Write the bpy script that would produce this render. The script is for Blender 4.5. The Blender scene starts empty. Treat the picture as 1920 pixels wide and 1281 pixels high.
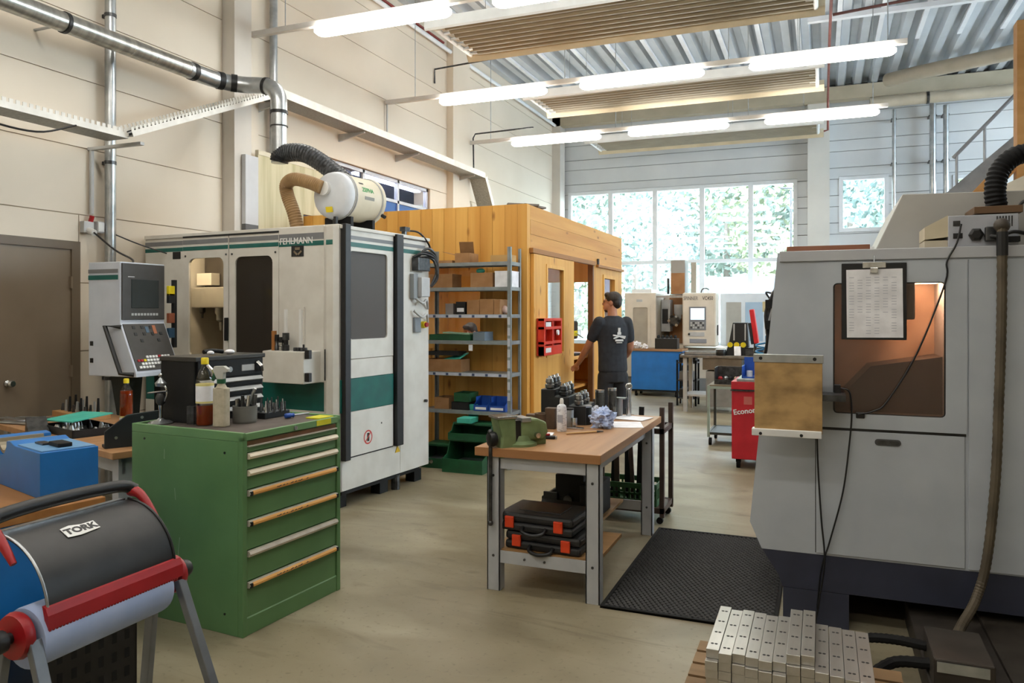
import bpy, bmesh, math, random
from mathutils import Vector, Matrix, Euler
random.seed(7)
PI = math.pi
scene = bpy.context.scene
COL = scene.collection

# ------------------------------------------------------------ camera, sky, exposure
YAW = math.atan2(580, 1437)
cam_d = bpy.data.cameras.new('camera')
cam_d.sensor_width = 36.0
cam_d.lens = 36.0 * 1437 / 1920
cam_d.shift_y = -55.5 / 1920
cam_d.clip_end = 500
cam = bpy.data.objects.new('camera', cam_d)
cam.location = (0, 0, 1.6)
cam.rotation_euler = (PI / 2, 0, YAW)
COL.objects.link(cam)
scene.camera = cam

world = bpy.data.worlds.new('sky')
scene.world = world
world.use_nodes = True
wn = world.node_tree
bg = wn.nodes['Background']
bg.inputs[0].default_value = (0.86, 0.95, 1.0, 1)
bg.inputs[1].default_value = 11.0
LAMP_STRENGTH = 15.0

scene.view_settings.view_transform = 'Standard'
scene.view_settings.look = 'None'
scene.view_settings.exposure = 0.75
scene.view_settings.gamma = 1.0
scene.view_settings.use_curve_mapping = False
try:
    scene.cycles.use_denoising = True
    scene.cycles.max_bounces = 7
    scene.cycles.adaptive_threshold = 0.03
    scene.cycles.diffuse_bounces = 4
    scene.cycles.glossy_bounces = 3
    scene.cycles.transparent_max_bounces = 16
    scene.cycles.caustics_reflective = False
    scene.cycles.caustics_refractive = False
except Exception:
    pass

# ------------------------------------------------------------ materials
def lin(c):
    if isinstance(c, str):
        c = [int(c[i:i + 2], 16) / 255 for i in (0, 2, 4)]
    return [x / 12.92 if x <= 0.04045 else ((x + 0.055) / 1.055) ** 2.4 for x in c] + [1.0]

MATS = {}
def mat(name, col, rough=0.5, metal=0.0, col2=None, scale=8.0, stretch=(1, 1, 1), bump=0.0, detail=4.0, spec=0.5, rvar=0.0, lo=0.35, hi=0.65):
    """procedural principled material: two tones mixed by noise, optional relief"""
    if name in MATS:
        return MATS[name]
    m = bpy.data.materials.new(name)
    m.use_nodes = True
    nt = m.node_tree
    b = nt.nodes['Principled BSDF']
    b.inputs['Roughness'].default_value = rough
    b.inputs['Metallic'].default_value = metal
    b.inputs['Specular IOR Level'].default_value = spec
    c1 = lin(col)
    c2 = lin(col2) if col2 else [min(1, x * 0.9) for x in c1[:3]] + [1]
    tc = nt.nodes.new('ShaderNodeTexCoord')
    mp = nt.nodes.new('ShaderNodeMapping')
    mp.inputs['Scale'].default_value = stretch
    nz = nt.nodes.new('ShaderNodeTexNoise')
    nz.inputs['Scale'].default_value = scale
    nz.inputs['Detail'].default_value = detail
    rp = nt.nodes.new('ShaderNodeValToRGB')
    rp.color_ramp.elements[0].position = lo
    rp.color_ramp.elements[1].position = hi
    rp.color_ramp.elements[0].color = c1
    rp.color_ramp.elements[1].color = c2
    L = nt.links.new
    L(tc.outputs['Object'], mp.inputs['Vector'])
    L(mp.outputs['Vector'], nz.inputs['Vector'])
    L(nz.outputs['Fac'], rp.inputs['Fac'])
    L(rp.outputs['Color'], b.inputs['Base Color'])
    if bump:
        bp = nt.nodes.new('ShaderNodeBump')
        bp.inputs['Strength'].default_value = bump
        bp.inputs['Distance'].default_value = 0.01
        L(nz.outputs['Fac'], bp.inputs['Height'])
        L(bp.outputs['Normal'], b.inputs['Normal'])
    if rvar:
        mr = nt.nodes.new('ShaderNodeMapRange')
        mr.inputs['To Min'].default_value = max(0.02, rough - rvar)
        mr.inputs['To Max'].default_value = min(1, rough + rvar)
        L(nz.outputs['Fac'], mr.inputs['Value'])
        L(mr.outputs['Result'], b.inputs['Roughness'])
    MATS[name] = m
    return m

def emit(name, col, strength):
    if name in MATS:
        return MATS[name]
    m = bpy.data.materials.new(name)
    m.use_nodes = True
    b = m.node_tree.nodes['Principled BSDF']
    b.inputs['Base Color'].default_value = lin(col)
    b.inputs['Emission Color'].default_value = lin(col)
    b.inputs['Emission Strength'].default_value = strength
    MATS[name] = m
    return m

def glass(name, tint='f4fbff', rough=0.02, refl=0.12, opac=0.0, ocol='888888'):
    """thin pane: straight-through transparency plus a facing-dependent gloss, optional even diffuse tone"""
    if name in MATS:
        return MATS[name]
    m = bpy.data.materials.new(name)
    m.use_nodes = True
    nt = m.node_tree
    nt.nodes.remove(nt.nodes['Principled BSDF'])
    out = nt.nodes['Material Output']
    tr = nt.nodes.new('ShaderNodeBsdfTransparent')
    tr.inputs[0].default_value = lin(tint)
    gl = nt.nodes.new('ShaderNodeBsdfGlossy')
    gl.inputs['Roughness'].default_value = rough
    lw = nt.nodes.new('ShaderNodeLayerWeight')      # symmetric on both faces of the pane
    pw = nt.nodes.new('ShaderNodeMath')
    pw.operation = 'POWER'
    pw.inputs[1].default_value = 5.0
    ad = nt.nodes.new('ShaderNodeMath')
    ad.operation = 'MULTIPLY_ADD'
    ad.inputs[1].default_value = 0.8
    ad.inputs[2].default_value = refl * 0.6
    ad.use_clamp = True
    mx = nt.nodes.new('ShaderNodeMixShader')
    L = nt.links.new
    L(lw.outputs['Facing'], pw.inputs[0])
    L(pw.outputs[0], ad.inputs[0])
    L(ad.outputs[0], mx.inputs[0])
    L(tr.outputs[0], mx.inputs[1])
    L(gl.outputs[0], mx.inputs[2])
    last = mx
    if opac:
        df = nt.nodes.new('ShaderNodeBsdfDiffuse')
        df.inputs[0].default_value = lin(ocol)
        m2 = nt.nodes.new('ShaderNodeMixShader')
        m2.inputs[0].default_value = opac
        L(mx.outputs[0], m2.inputs[1])
        L(df.outputs[0], m2.inputs[2])
        last = m2
    L(last.outputs[0], out.inputs['Surface'])
    MATS[name] = m
    return m

def wood(name, col, col2, axis='z', scale=6.0, rough=0.5, knots=None):
    """grained wood, grain running along the given object axis"""
    if name in MATS:
        return MATS[name]
    st = {'x': (0.12, 2.2, 2.2), 'y': (2.2, 0.12, 2.2), 'z': (2.2, 2.2, 0.12)}[axis]
    m = mat(name, col, rough, 0, col2, scale, st, 0.08, 8.0, 0.4, lo=0.3, hi=0.72)
    if knots:
        nt = m.node_tree
        b = nt.nodes['Principled BSDF']
        tc = next(n for n in nt.nodes if n.type == 'TEX_COORD')
        rp = next(n for n in nt.nodes if n.type == 'VALTORGB')
        mp = nt.nodes.new('ShaderNodeMapping')
        k = {'x': (2.2, 6, 6), 'y': (6, 2.2, 6), 'z': (6, 6, 2.2)}[axis]
        mp.inputs['Scale'].default_value = k
        vo = nt.nodes.new('ShaderNodeTexVoronoi')
        vo.inputs['Scale'].default_value = 1.0
        r2 = nt.nodes.new('ShaderNodeValToRGB')
        r2.color_ramp.elements[0].position = 0.05
        r2.color_ramp.elements[0].color = (1, 1, 1, 1)
        r2.color_ramp.elements[1].position = 0.15
        r2.color_ramp.elements[1].color = (0, 0, 0, 1)
        mx = nt.nodes.new('ShaderNodeMix')
        mx.data_type = 'RGBA'
        mx.inputs['B'].default_value = lin(knots)
        L = nt.links.new
        L(tc.outputs['Object'], mp.inputs['Vector'])
        L(mp.outputs['Vector'], vo.inputs['Vector'])
        L(vo.outputs['Distance'], r2.inputs['Fac'])
        L(r2.outputs['Color'], mx.inputs['Factor'])
        L(rp.outputs['Color'], mx.inputs['A'])
        L(mx.outputs['Result'], b.inputs['Base Color'])
    return m

# ------------------------------------------------------------ mesh builder
class MB:
    def __init__(s):
        s.v = []; s.f = []
    def add(s, vs, fs):
        o = len(s.v)
        s.v += [Vector(p) for p in vs]
        s.f += [[i + o for i in f] for f in fs]
        return s
    def box(s, x0, y0, z0, x1, y1, z1):
        if x1 < x0: x0, x1 = x1, x0
        if y1 < y0: y0, y1 = y1, y0
        if z1 < z0: z0, z1 = z1, z0
        return s.add([(x0, y0, z0), (x1, y0, z0), (x1, y1, z0), (x0, y1, z0), (x0, y0, z1), (x1, y0, z1), (x1, y1, z1), (x0, y1, z1)],
                     [(3, 2, 1, 0), (4, 5, 6, 7), (0, 1, 5, 4), (1, 2, 6, 5), (2, 3, 7, 6), (3, 0, 4, 7)])
    def obox(s, c, size, rot=(0, 0, 0)):
        b = MB().box(-size[0] / 2, -size[1] / 2, -size[2] / 2, size[0] / 2, size[1] / 2, size[2] / 2)
        M = Matrix.Translation(c) @ Euler(rot).to_matrix().to_4x4()
        return s.add([M @ p for p in b.v], b.f)
    def bar(s, p0, p1, w, h, up=(0, 0, 1)):
        p0 = Vector(p0); p1 = Vector(p1)
        d = (p1 - p0).normalized(); up = Vector(up)
        if abs(d.dot(up)) > 0.98: up = Vector((0, 1, 0))
        a = d.cross(up).normalized(); b = a.cross(d)
        q = [(-1, -1), (1, -1), (1, 1), (-1, 1)]
        vs = [p + a * (i * w / 2) + b * (j * h / 2) for p in (p0, p1) for i, j in q]
        return s.add(vs, [(3, 2, 1, 0), (4, 5, 6, 7), (0, 1, 5, 4), (1, 2, 6, 5), (2, 3, 7, 6), (3, 0, 4, 7)])
    def cyl(s, p0, p1, r0, r1=None, n=16):
        return s.loft([p0, p1], [r0, r0 if r1 is None else r1], n)
    def loft(s, pts, rs, n=8, caps=True, flat=1.0, up=None):
        """sweep a circle (flattened by flat) along pts with radii rs"""
        pts = [Vector(p) for p in pts]
        m = len(pts)
        if not isinstance(rs, (list, tuple)): rs = [rs] * m
        fl = flat if isinstance(flat, (list, tuple)) else [flat] * m
        tg = []
        for i in range(m):
            d = pts[min(i + 1, m - 1)] - pts[max(i - 1, 0)]
            tg.append(d.normalized() if d.length > 1e-9 else Vector((0, 0, 1)))
        ref = Vector(up) if up else (Vector((0, 0, 1)) if abs(tg[0].z) < 0.9 else Vector((0, 1, 0)))
        a = tg[0].cross(ref).normalized()
        vs = []
        for i in range(m):
            a = (a - tg[i] * a.dot(tg[i])).normalized()
            b = tg[i].cross(a)
            for k in range(n):
                t = 2 * PI * k / n
                vs.append(pts[i] + a * (math.cos(t) * rs[i]) + b * (math.sin(t) * rs[i] * fl[i]))
        fs = []
        for i in range(m - 1):
            for k in range(n):
                k2 = (k + 1) % n
                fs.append((i * n + k, i * n + k2, (i + 1) * n + k2, (i + 1) * n + k))
        if caps:
            fs.append(tuple(range(n - 1, -1, -1)))
            fs.append(tuple((m - 1) * n + k for k in range(n)))
        return s.add(vs, fs)
    def lathe(s, prof, n=20, c=(0, 0, 0), rot=None):
        """profile of (r, z) turned about z"""
        vs = []; fs = []
        for r, z in prof:
            for k in range(n):
                t = 2 * PI * k / n
                p = Vector((r * math.cos(t), r * math.sin(t), z))
                if rot: p = rot @ p
                vs.append(p + Vector(c))
        for i in range(len(prof) - 1):
            for k in range(n):
                k2 = (k + 1) % n
                fs.append((i * n + k, i * n + k2, (i + 1) * n + k2, (i + 1) * n + k))
        fs.append(tuple(range(n - 1, -1, -1)))
        fs.append(tuple((len(prof) - 1) * n + k for k in range(n)))
        return s.add(vs, fs)
    def prism(s, poly, axis, lo, hi):
        def P(a, b, t):
            return {'y': (a, t, b), 'x': (t, a, b), 'z': (a, b, t)}[axis]
        n = len(poly)
        vs = [P(a, b, lo) for a, b in poly] + [P(a, b, hi) for a, b in poly]
        fs = [tuple(range(n)), tuple(range(2 * n - 1, n - 1, -1))]
        fs += [(i, (i + 1) % n, n + (i + 1) % n, n + i) for i in range(n)]
        return s.add(vs, fs)
    def plate(s, outer, hole, rad, axis, lo, hi, k=5):
        """flat plate (outer rectangle a0,b0,a1,b1) with a round-cornered hole"""
        def P(a, b, t):
            return {'y': (a, t, b), 'x': (t, a, b), 'z': (a, b, t)}[axis]
        oc = [(outer[0], outer[1]), (outer[2], outer[1]), (outer[2], outer[3]), (outer[0], outer[3])]
        hl = rrect(*hole, rad, k)
        N = len(hl)
        for t, fl in ((lo, 0), (hi, 1)):
            vs = [P(a, b, t) for a, b in oc + hl]
            fs = []
            for c in range(4):
                for j in range(k - 1):
                    fs.append((c, 4 + c * k + j, 4 + c * k + j + 1))
                fs.append((c, 4 + c * k + k - 1, 4 + ((c + 1) % 4) * k, (c + 1) % 4))
            s.add(vs, fs if fl else [f[::-1] for f in fs])
        for lp in (oc, hl):
            n = len(lp)
            s.add([P(a, b, lo) for a, b in lp] + [P(a, b, hi) for a, b in lp],
                  [(i, (i + 1) % n, n + (i + 1) % n, n + i) for i in range(n)])
        return s
    def ball(s, c, r, n=10, sc=(1, 1, 1)):
        if not isinstance(r, (int, float)): sc = r; r = 1.0
        vs = []; fs = []
        m = max(4, n // 2 + 1)
        for i in range(m + 1):
            t = PI * i / m
            for k in range(n):
                p = 2 * PI * k / n
                vs.append((c[0] + r * sc[0] * math.sin(t) * math.cos(p), c[1] + r * sc[1] * math.sin(t) * math.sin(p), c[2] + r * sc[2] * math.cos(t)))
        for i in range(m):
            for k in range(n):
                fs.append((i * n + k, (i + 1) * n + k, (i + 1) * n + (k + 1) % n, i * n + (k + 1) % n))
        return s.add(vs, fs)
    def xf(s, M):
        s.v = [M @ p for p in s.v]
        return s
    def build(s, name, m, parent=None, bevel=0.0, smooth=None, kind=None, label=None, fix=True):
        me = bpy.data.meshes.new(name)
        me.from_pydata([tuple(p) for p in s.v], [], s.f)
        if fix:
            bm = bmesh.new(); bm.from_mesh(me)
            bmesh.ops.recalc_face_normals(bm, faces=bm.faces)
            bm.to_mesh(me); bm.free()
        me.materials.append(m)
        o = bpy.data.objects.new(name, me)
        COL.objects.link(o)
        if parent: o.parent = parent
        if kind: o['kind'] = kind
        if label: o['label'] = label
        if smooth is not None:
            me.polygons.foreach_set('use_smooth', [True] * len(me.polygons))
            if smooth > 0:
                try: me.set_sharp_from_angle(angle=math.radians(smooth))
                except Exception: pass
        if bevel:
            b = o.modifiers.new('bevel', 'BEVEL')
            b.width = bevel; b.segments = 2; b.limit_method = 'ANGLE'; b.angle_limit = math.radians(50)
        return o

def rrect(a0, b0, a1, b1, r, k=5):
    pts = []
    for cx, cy, s in ((a0 + r, b0 + r, PI), (a1 - r, b0 + r, 1.5 * PI), (a1 - r, b1 - r, 0), (a0 + r, b1 - r, 0.5 * PI)):
        for j in range(k):
            t = s + j * (PI / 2) / (k - 1)
            pts.append((cx + r * math.cos(t), cy + r * math.sin(t)))
    return pts

def curve(pts, n=6):
    """Catmull-Rom through points"""
    P = [Vector(p) for p in pts]
    P = [P[0] * 2 - P[1]] + P + [P[-1] * 2 - P[-2]]
    out = []
    for i in range(1, len(P) - 2):
        for j in range(n):
            t = j / n
            a, b, c, d = P[i - 1], P[i], P[i + 1], P[i + 2]
            out.append(0.5 * ((2 * b) + (c - a) * t + (2 * a - 5 * b + 4 * c - d) * t * t + (3 * b - a - 3 * c + d) * t ** 3))
    out.append(P[-2])
    return out

def thing(name, label, cat, loc=(0, 0, 0), rz=0.0, group=None):
    o = bpy.data.objects.new(name, None)
    o.empty_display_size = 0.1
    COL.objects.link(o)
    o.location = loc; o.rotation_euler = (0, 0, math.radians(rz))
    o['label'] = label; o['category'] = cat
    if group: o['group'] = group
    return o
def tag(o, label, cat, group=None):
    o['label'] = label; o['category'] = cat
    if group: o['group'] = group
    return o
def struct(o, label):
    o['kind'] = 'structure'; o['label'] = label
    return o
def sroot(name, label):
    o = bpy.data.objects.new(name, None)
    COL.objects.link(o)
    return struct(o, label)
def bx(name, m, parent, x0, y0, z0, x1, y1, z1, bevel=0.0, label=None):
    return MB().box(x0, y0, z0, x1, y1, z1).build(name, m, parent, bevel, label=label)
def dup(src, parent=None, loc=None, rot=None):
    c = src.copy(); COL.objects.link(c)
    c.parent = parent
    if loc is not None: c.location = loc
    if rot is not None: c.rotation_euler = rot
    return c
def dup_tree(root, loc, rz=None, label=None, group=None):
    r = dup(root, None, loc)
    if rz is not None: r.rotation_euler = (0, 0, math.radians(rz))
    if label: r['label'] = label
    if group: r['group'] = group
    for ch in list(root.children):
        c = dup(ch, r)
        for g in list(ch.children): dup(g, c)
    return r

def lettering(txt, size, m, parent, loc, rot, extrude=0.001, name='lettering', sx=1.0, align='LEFT', bold=0.0):
    cu = bpy.data.curves.new(name, 'FONT')
    cu.body = txt; cu.size = size; cu.extrude = extrude; cu.align_x = align; cu.resolution_u = 3
    cu.offset = bold
    t = bpy.data.objects.new(name, cu)
    COL.objects.link(t)
    bpy.context.view_layer.update()
    me = bpy.data.meshes.new_from_object(t.evaluated_get(bpy.context.evaluated_depsgraph_get()))
    bpy.data.objects.remove(t)
    me.materials.clear(); me.materials.append(m)
    o = bpy.data.objects.new(name, me)
    COL.objects.link(o)
    o.parent = parent
    o.location = loc; o.rotation_euler = rot; o.scale = (sx, 1, 1)
    return o
FRONT = (PI / 2, 0, 0)          # text facing -y
RIGHT = (PI / 2, 0, PI / 2)     # text facing +x

# shared materials
M_WHITE = mat('machine_cream_paint', 'd6d3cb', 0.38, 0, 'cbc7be', 5)
M_GREY = mat('machine_grey_paint', 'b3b9c0', 0.42, 0, 'abb1b9', 4)
M_BLACK = mat('black_plastic', '101112', 0.45, 0, '17181a', 20)
M_BLACKM = mat('black_metal', '0c0d0e', 0.55, 0.0, '141516', 12, spec=0.3)
M_STEEL = mat('galvanised_steel', 'b9bcbd', 0.32, 0.85, '9fa3a5', 10, rvar=0.08)
M_STEELD = mat('dark_steel', '5c5d5e', 0.35, 0.8, '3f4041', 25)
M_CHROME = mat('bright_steel', 'd5d6d6', 0.18, 1.0, 'b5b6b6', 30)
M_PGREY = mat('pale_grey_paint', 'b8b9b9', 0.45, 0, 'adaeae', 7)
M_TEAL = mat('teal_paint', '0f6158', 0.4, 0, '0c554e', 6)
M_CARD = mat('cardboard', 'a97f55', 0.85, 0, '9a7048', 9)
M_PAPER = mat('white_paper', 'f4f4f8', 0.8, 0, 'e1e1e5', 12)
M_RED = mat('red_plastic', 'a81620', 0.4, 0, '96121b', 9)
M_BLUE = mat('blue_paint', '1870bd', 0.4, 0, '1566ad', 5)
M_RUBBER = mat('black_rubber', '0a0a0b', 0.7, 0, '101011', 18, spec=0.25)
M_TURQ = mat('turquoise_plastic', '49b8a4', 0.5, 0, '3faa97', 7)
M_DGREEN = mat('dark_green_plastic', '1d5c38', 0.5, 0, '174c2e', 8)
M_WHITEP = mat('white_plastic', 'e4e4e2', 0.4, 0, 'dadad8', 9)
M_YELLOW = mat('yellow_plastic', 'e4cf16', 0.45, 0, 'd8c00f', 12)
M_ORANGE = mat('orange_plastic', 'e0451c', 0.45, 0, 'd23d17', 12)
M_BLUEP = mat('blue_plastic', '1d4fa8', 0.4, 0, '18469a', 10)

# ------------------------------------------------------------ the hall: floor, walls, ceiling
XW, YB, ZC = -5.9, 17.6, 6.27     # left wall, back wall, ceiling
XR, YF = 9.0, -5.0
mf = mat('concrete_floor', '958b74', 0.42, 0, '786d55', 0.9, (1, 1, 1), 0.02, 9, 0.4, rvar=0.12, lo=0.32, hi=0.7)
nt = mf.node_tree                 # dirt smears and fine speckle with their own shapes
b = nt.nodes['Principled BSDF']
rp = next(n for n in nt.nodes if n.type == 'VALTORGB')
tc = next(n for n in nt.nodes if n.type == 'TEX_COORD')
def layer(prev, scale, stretch, rotz, p0, p1, col, fac, detail=6, dist=0.0):
    mp = nt.nodes.new('ShaderNodeMapping'); mp.inputs['Scale'].default_value = stretch; mp.inputs['Rotation'].default_value = (0, 0, rotz)
    nz = nt.nodes.new('ShaderNodeTexNoise'); nz.inputs['Scale'].default_value = scale; nz.inputs['Detail'].default_value = detail
    nz.inputs['Distortion'].default_value = dist
    r = nt.nodes.new('ShaderNodeValToRGB')
    r.color_ramp.elements[0].position = p0; r.color_ramp.elements[0].color = (0, 0, 0, 1)
    r.color_ramp.elements[1].position = p1; r.color_ramp.elements[1].color = (fac, fac, fac, 1)
    mx = nt.nodes.new('ShaderNodeMix'); mx.data_type = 'RGBA'; mx.inputs['B'].default_value = lin(col)
    nt.links.new(tc.outputs['Object'], mp.inputs['Vector']); nt.links.new(mp.outputs['Vector'], nz.inputs['Vector'])
    nt.links.new(nz.outputs['Fac'], r.inputs['Fac']); nt.links.new(r.outputs['Color'], mx.inputs['Factor'])
    nt.links.new(prev, mx.inputs['A'])
    return mx.outputs['Result']
o_ = layer(rp.outputs['Color'], 0.9, (0.7, 1.3, 1), 0.5, 0.5, 0.72, '5d5440', 0.6, 12, 1.6)
o_ = layer(o_, 0.8, (0.6, 1.5, 1), -0.35, 0.5, 0.72, 'b3ab93', 0.6, 12, 1.2)
o_ = layer(o_, 1.7, (0.5, 1.6, 1), 0.75, 0.6, 0.74, '4f4736', 0.5, 14, 3.0)
o_ = layer(o_, 34, (1, 1, 1), 0, 0.6, 0.72, '574f3d', 0.45, 4)
nt.links.new(o_, b.inputs['Base Color'])
struct(MB().box(XW - 0.5, YF, -0.2, XR, YB + 0.1, 0).build('floor', mf), 'worn beige concrete floor of the workshop')

m_wall = mat('cream_wall_paint', 'ddd2c1', 0.7, 0, 'd6cab8', 0.7, detail=5)
m_joint = mat('wall_joint', 'b5a690', 0.9, 0, 'a99a84', 5)
wl = sroot('wall_left', 'tall cream wall of horizontal panels on the left')
WZ0, WZ1, WY0, WY1 = 2.435, 3.6, 7.25, 11.06           # opening of the inner window
mb = MB()
mb.box(XW - 0.3, YF, 0, XW - 0.012, WY0, ZC + 0.4).box(XW - 0.3, WY1, 0, XW - 0.012, YB + 0.2, ZC + 0.4)
mb.box(XW - 0.3, WY0, 0, XW - 0.012, WY1, WZ0).box(XW - 0.3, WY0, WZ1, XW - 0.012, WY1, ZC + 0.4)
mb.build('wall_core', m_joint, wl)
rows = [0, 0.68, 1.265, 1.85, 2.435, 3.012, 3.6, 4.14, 4.7, 5.27, 5.85, 6.6]
for i in range(len(rows) - 1):
    z0, z1 = rows[i] + 0.004, rows[i + 1] - 0.004
    for y0, y1 in ((YF, 0.9), (0.9, 6.4), (6.9, 11.66), (12.33, YB)):
        segs = [(y0, y1)]
        if 2.4 < rows[i] < 3.55 and y0 == 6.9:
            segs = [(6.9, WY0), (WY1, 11.66)]
        if rows[i] < 2.0 and y0 == 0.9:
            segs = [(0.9, 3.45), (4.7, 6.4)]           # door opening
            if rows[i] > 1.8: segs = [(0.9, 3.45), (4.7, 6.4)]
        for a, c in segs:
            bx('panel', m_wall, wl, XW - 0.012, a + 0.004, z0, XW, c - 0.004, z1)
bx('panel', m_wall, wl, XW - 0.012, 3.454, 2.2, XW, 4.696, 2.43)
m_col = mat('pale_column_paint', 'cfc9c0', 0.65, 0, 'c5beb4', 1.5)
t1 = struct(MB().box(XW - 0.01, 6.4, 0, XW + 0.16, 6.66, ZC).build('trim_1', m_col), 'pale steel column on the cream left wall behind the milling machine')
t2 = struct(MB().box(XW - 0.01, 6.66, 0, XW + 0.05, 6.9, ZC).build('trim_2', m_wall), 'cream pilaster beside the pale column on the left wall')
t3 = struct(MB().box(XW - 0.01, 11.66, 0, XW + 0.12, 12.33, ZC).build('trim_3', m_wall), 'wide cream pilaster on the left wall above the wooden cabin')
t4 = struct(MB().box(XW - 0.01, 17.15, 0, XW + 0.2, 17.5, ZC).build('trim_4', m_col), 'pale column in the far corner of the left wall')

# brown steel door in the left wall
m_door = mat('taupe_door_paint', '7d6f5d', 0.5, 0, '756755', 2)
d1 = sroot('door_1', 'taupe steel door in the left wall')
bx('door_leaf', m_door, d1, XW - 0.011, 3.55, 0.0, XW + 0.004, 4.62, 2.13)
MB().box(XW - 0.011, 3.45, 0, XW + 0.02, 3.55, 2.2).box(XW - 0.011, 4.62, 0, XW + 0.02, 4.7, 2.2).box(XW - 0.011, 3.55, 2.13, XW + 0.02, 4.62, 2.2).build('door_frame', mat('taupe_frame_paint', '6a5c4b', 0.5, 0, '615443', 2), d1)
kb = MB().lathe([(0.026, 0), (0.026, 0.012), (0.012, 0.02), (0.012, 0.035), (0.026, 0.045), (0.03, 0.06), (0.022, 0.075)], 16, (XW + 0.004, 4.07, 1.04), Euler((0, PI / 2, 0)).to_matrix()).build('door_knob', M_CHROME, d1, smooth=40)
for hz in (0.3, 1.05, 1.8):
    bx('hinge', m_door, d1, XW + 0.004, 4.605, hz, XW + 0.03, 4.62, hz + 0.1)

# inner window to the upper room
m_wf = mat('grey_window_frame', 'c6cad2', 0.4, 0, 'b9bec8', 6)
M_PANE = glass('window_glass', 'f6fbff', 0.01, 0.06)
w1 = sroot('window_1', 'inner window with blue lower panels in the left wall above the wooden cabin')
mb = MB()
for z in (WZ0, 3.24, WZ1 - 0.05): mb.box(XW - 0.1, WY0, z, XW - 0.04, WY1, z + 0.045)
for y in (WY0, 8.2, 9.15, 10.1, WY1 - 0.05): mb.box(XW - 0.1, y, WZ0, XW - 0.04, y + 0.045, WZ1)
mb.build('window_frame', m_wf, w1)
m_bpan = mat('blue_spandrel', '1c4fa0', 0.3, 0, '1a4892', 4)
for a, c in ((WY0 + .045, 8.2), (8.245, 9.15), (9.195, 10.1), (10.145, WY1 - .05)):
    bx('blue_panel', m_bpan, w1, XW - 0.08, a, WZ0 + .045, XW - 0.06, c, 3.24)
    bx('pane', glass('inner_glass', 'dfe4f2', 0.03, 0.1), w1, XW - 0.075, a, 3.285, XW - 0.069, c, WZ1 - .05)
m_lav = mat('lavender_grey_wall', 'b9bdd2', 0.7, 0, 'afb3ca', 2)
wo = sroot('wall_upper_room', 'grey walls of the upper room seen through the inner window')
MB().box(-8.0, 6.8, 2.3, -7.9, 14.6, 4.0).box(-8.0, 6.8, 2.2, XW - .3, 14.6, 2.3).box(-8.0, 6.8, 3.68, XW - .3, 14.6, 4.1).box(-8, 6.7, 2.2, XW - .3, 6.8, 4.1).box(-8, 14.6, 2.2, XW - .3, 14.7, 4.1).build('shell', m_lav, wo)

# back wall with siding
m_sid = mat('white_siding', 'd3d6d8', 0.5, 0, 'cacdd0', 1.2)
m_sidj = mat('siding_joint', '8f9396', 0.8, 0, '85898c', 3)
wb = sroot('wall_back', 'back wall of white horizontal siding around the large windows')
WIN = [(-5.64, -0.48, 0.85, 4.46), (0.345, 1.29, 3.28, 4.45), (2.45, 3.4, 2.6, 4.35)]
def rects_around(x0, x1, z0, z1, holes):
    xs = sorted({x0, x1, *[h[0] for h in holes], *[h[1] for h in holes]})
    xs = [x for x in xs if x0 <= x <= x1]
    out = []
    for a, c in zip(xs, xs[1:]):
        cut = [h for h in holes if h[0] < (a + c) / 2 < h[1]]
        zs = z0
        for h in sorted(cut, key=lambda h: h[2]):
            lo, hi = max(z0, h[2]), min(z1, h[3])
            if lo >= hi: continue
            if lo > zs: out.append((a, c, zs, lo))
            zs = max(zs, hi)
        if zs < z1: out.append((a, c, zs, z1))
    return out
mb = MB()
for a, c, z0, z1 in rects_around(XW - .3, XR, 0, ZC + .4, WIN): mb.box(a, YB + 0.012, z0, c, YB + 0.25, z1)
mb.build('wall_core', m_sidj, wb)
z = 0.0; k = 0
while z < 6.0:
    h = 0.235 if k % 2 else 0.345
    for lo, hi in ((XW, -0.27), (0.16, XR)):
        for a, c, z0, z1 in rects_around(lo, hi, z, min(z + h, 6.2), WIN):
            bx('siding_board', m_sid, wb, a, YB - 0.012, z0 + 0.007, c, YB + 0.012, z1 - 0.007)
    z += h; k += 1
struct(MB().box(-0.27, YB - 0.3, 0, 0.16, YB + 0.02, ZC).build('trim_5', mat('white_column', 'd8d6d0', 0.6, 0, 'cfcdc7', 1.5)), 'white column between the big window and the small square window')
struct(MB().box(XW, YB - 0.45, 5.97, XR, YB - 0.2, 6.25).build('trim_6', mat('beige_beam', 'b8ad97', 0.6, 0, 'aca18b', 2), bevel=0.006), 'beige roof beam along the top of the back wall')

def window_unit(n, label, x0, x1, z0, z1, vm, hm, fr=0.08):
    w = sroot(n, label)
    y0, y1 = YB - 0.03, YB + 0.06
    xs = [x0] + vm + [x1]; zs = [z0] + hm + [z1]
    mb = MB()
    for i, x in enumerate(xs):
        h = fr if i in (0, len(xs) - 1) else fr * 1.3
        c = x + fr / 2 if i == 0 else (x - fr / 2 if i == len(xs) - 1 else x)
        mb.box(c - h / 2, y0, z0, c + h / 2, y1, z1)
    for i, zz in enumerate(zs):
        c = zz + fr / 2 if i == 0 else (zz - fr / 2 if i == len(zs) - 1 else zz)
        mb.box(x0, y0 + .004, c - fr / 2, x1, y1 - .004, c + fr / 2)
    mb.build('window_frame', mat('white_window_frame', 'dfe2e6', 0.4, 0, 'd6dade', 6), w)
    for a, c in zip(xs, xs[1:]):
        for e, g in zip(zs, zs[1:]):
            bx('pane', M_PANE, w, a + .03, YB + 0.012, e + .03, c - .03, YB + 0.018, g - .03)
    return w
window_unit('window_2', 'large window wall of ten tall panes behind the far machines', *WIN[0], [-4.6, -3.55, -2.49, -1.44], [2.74])
window_unit('window_3', 'small square window right of the white column', *WIN[1], [], [])
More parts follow.
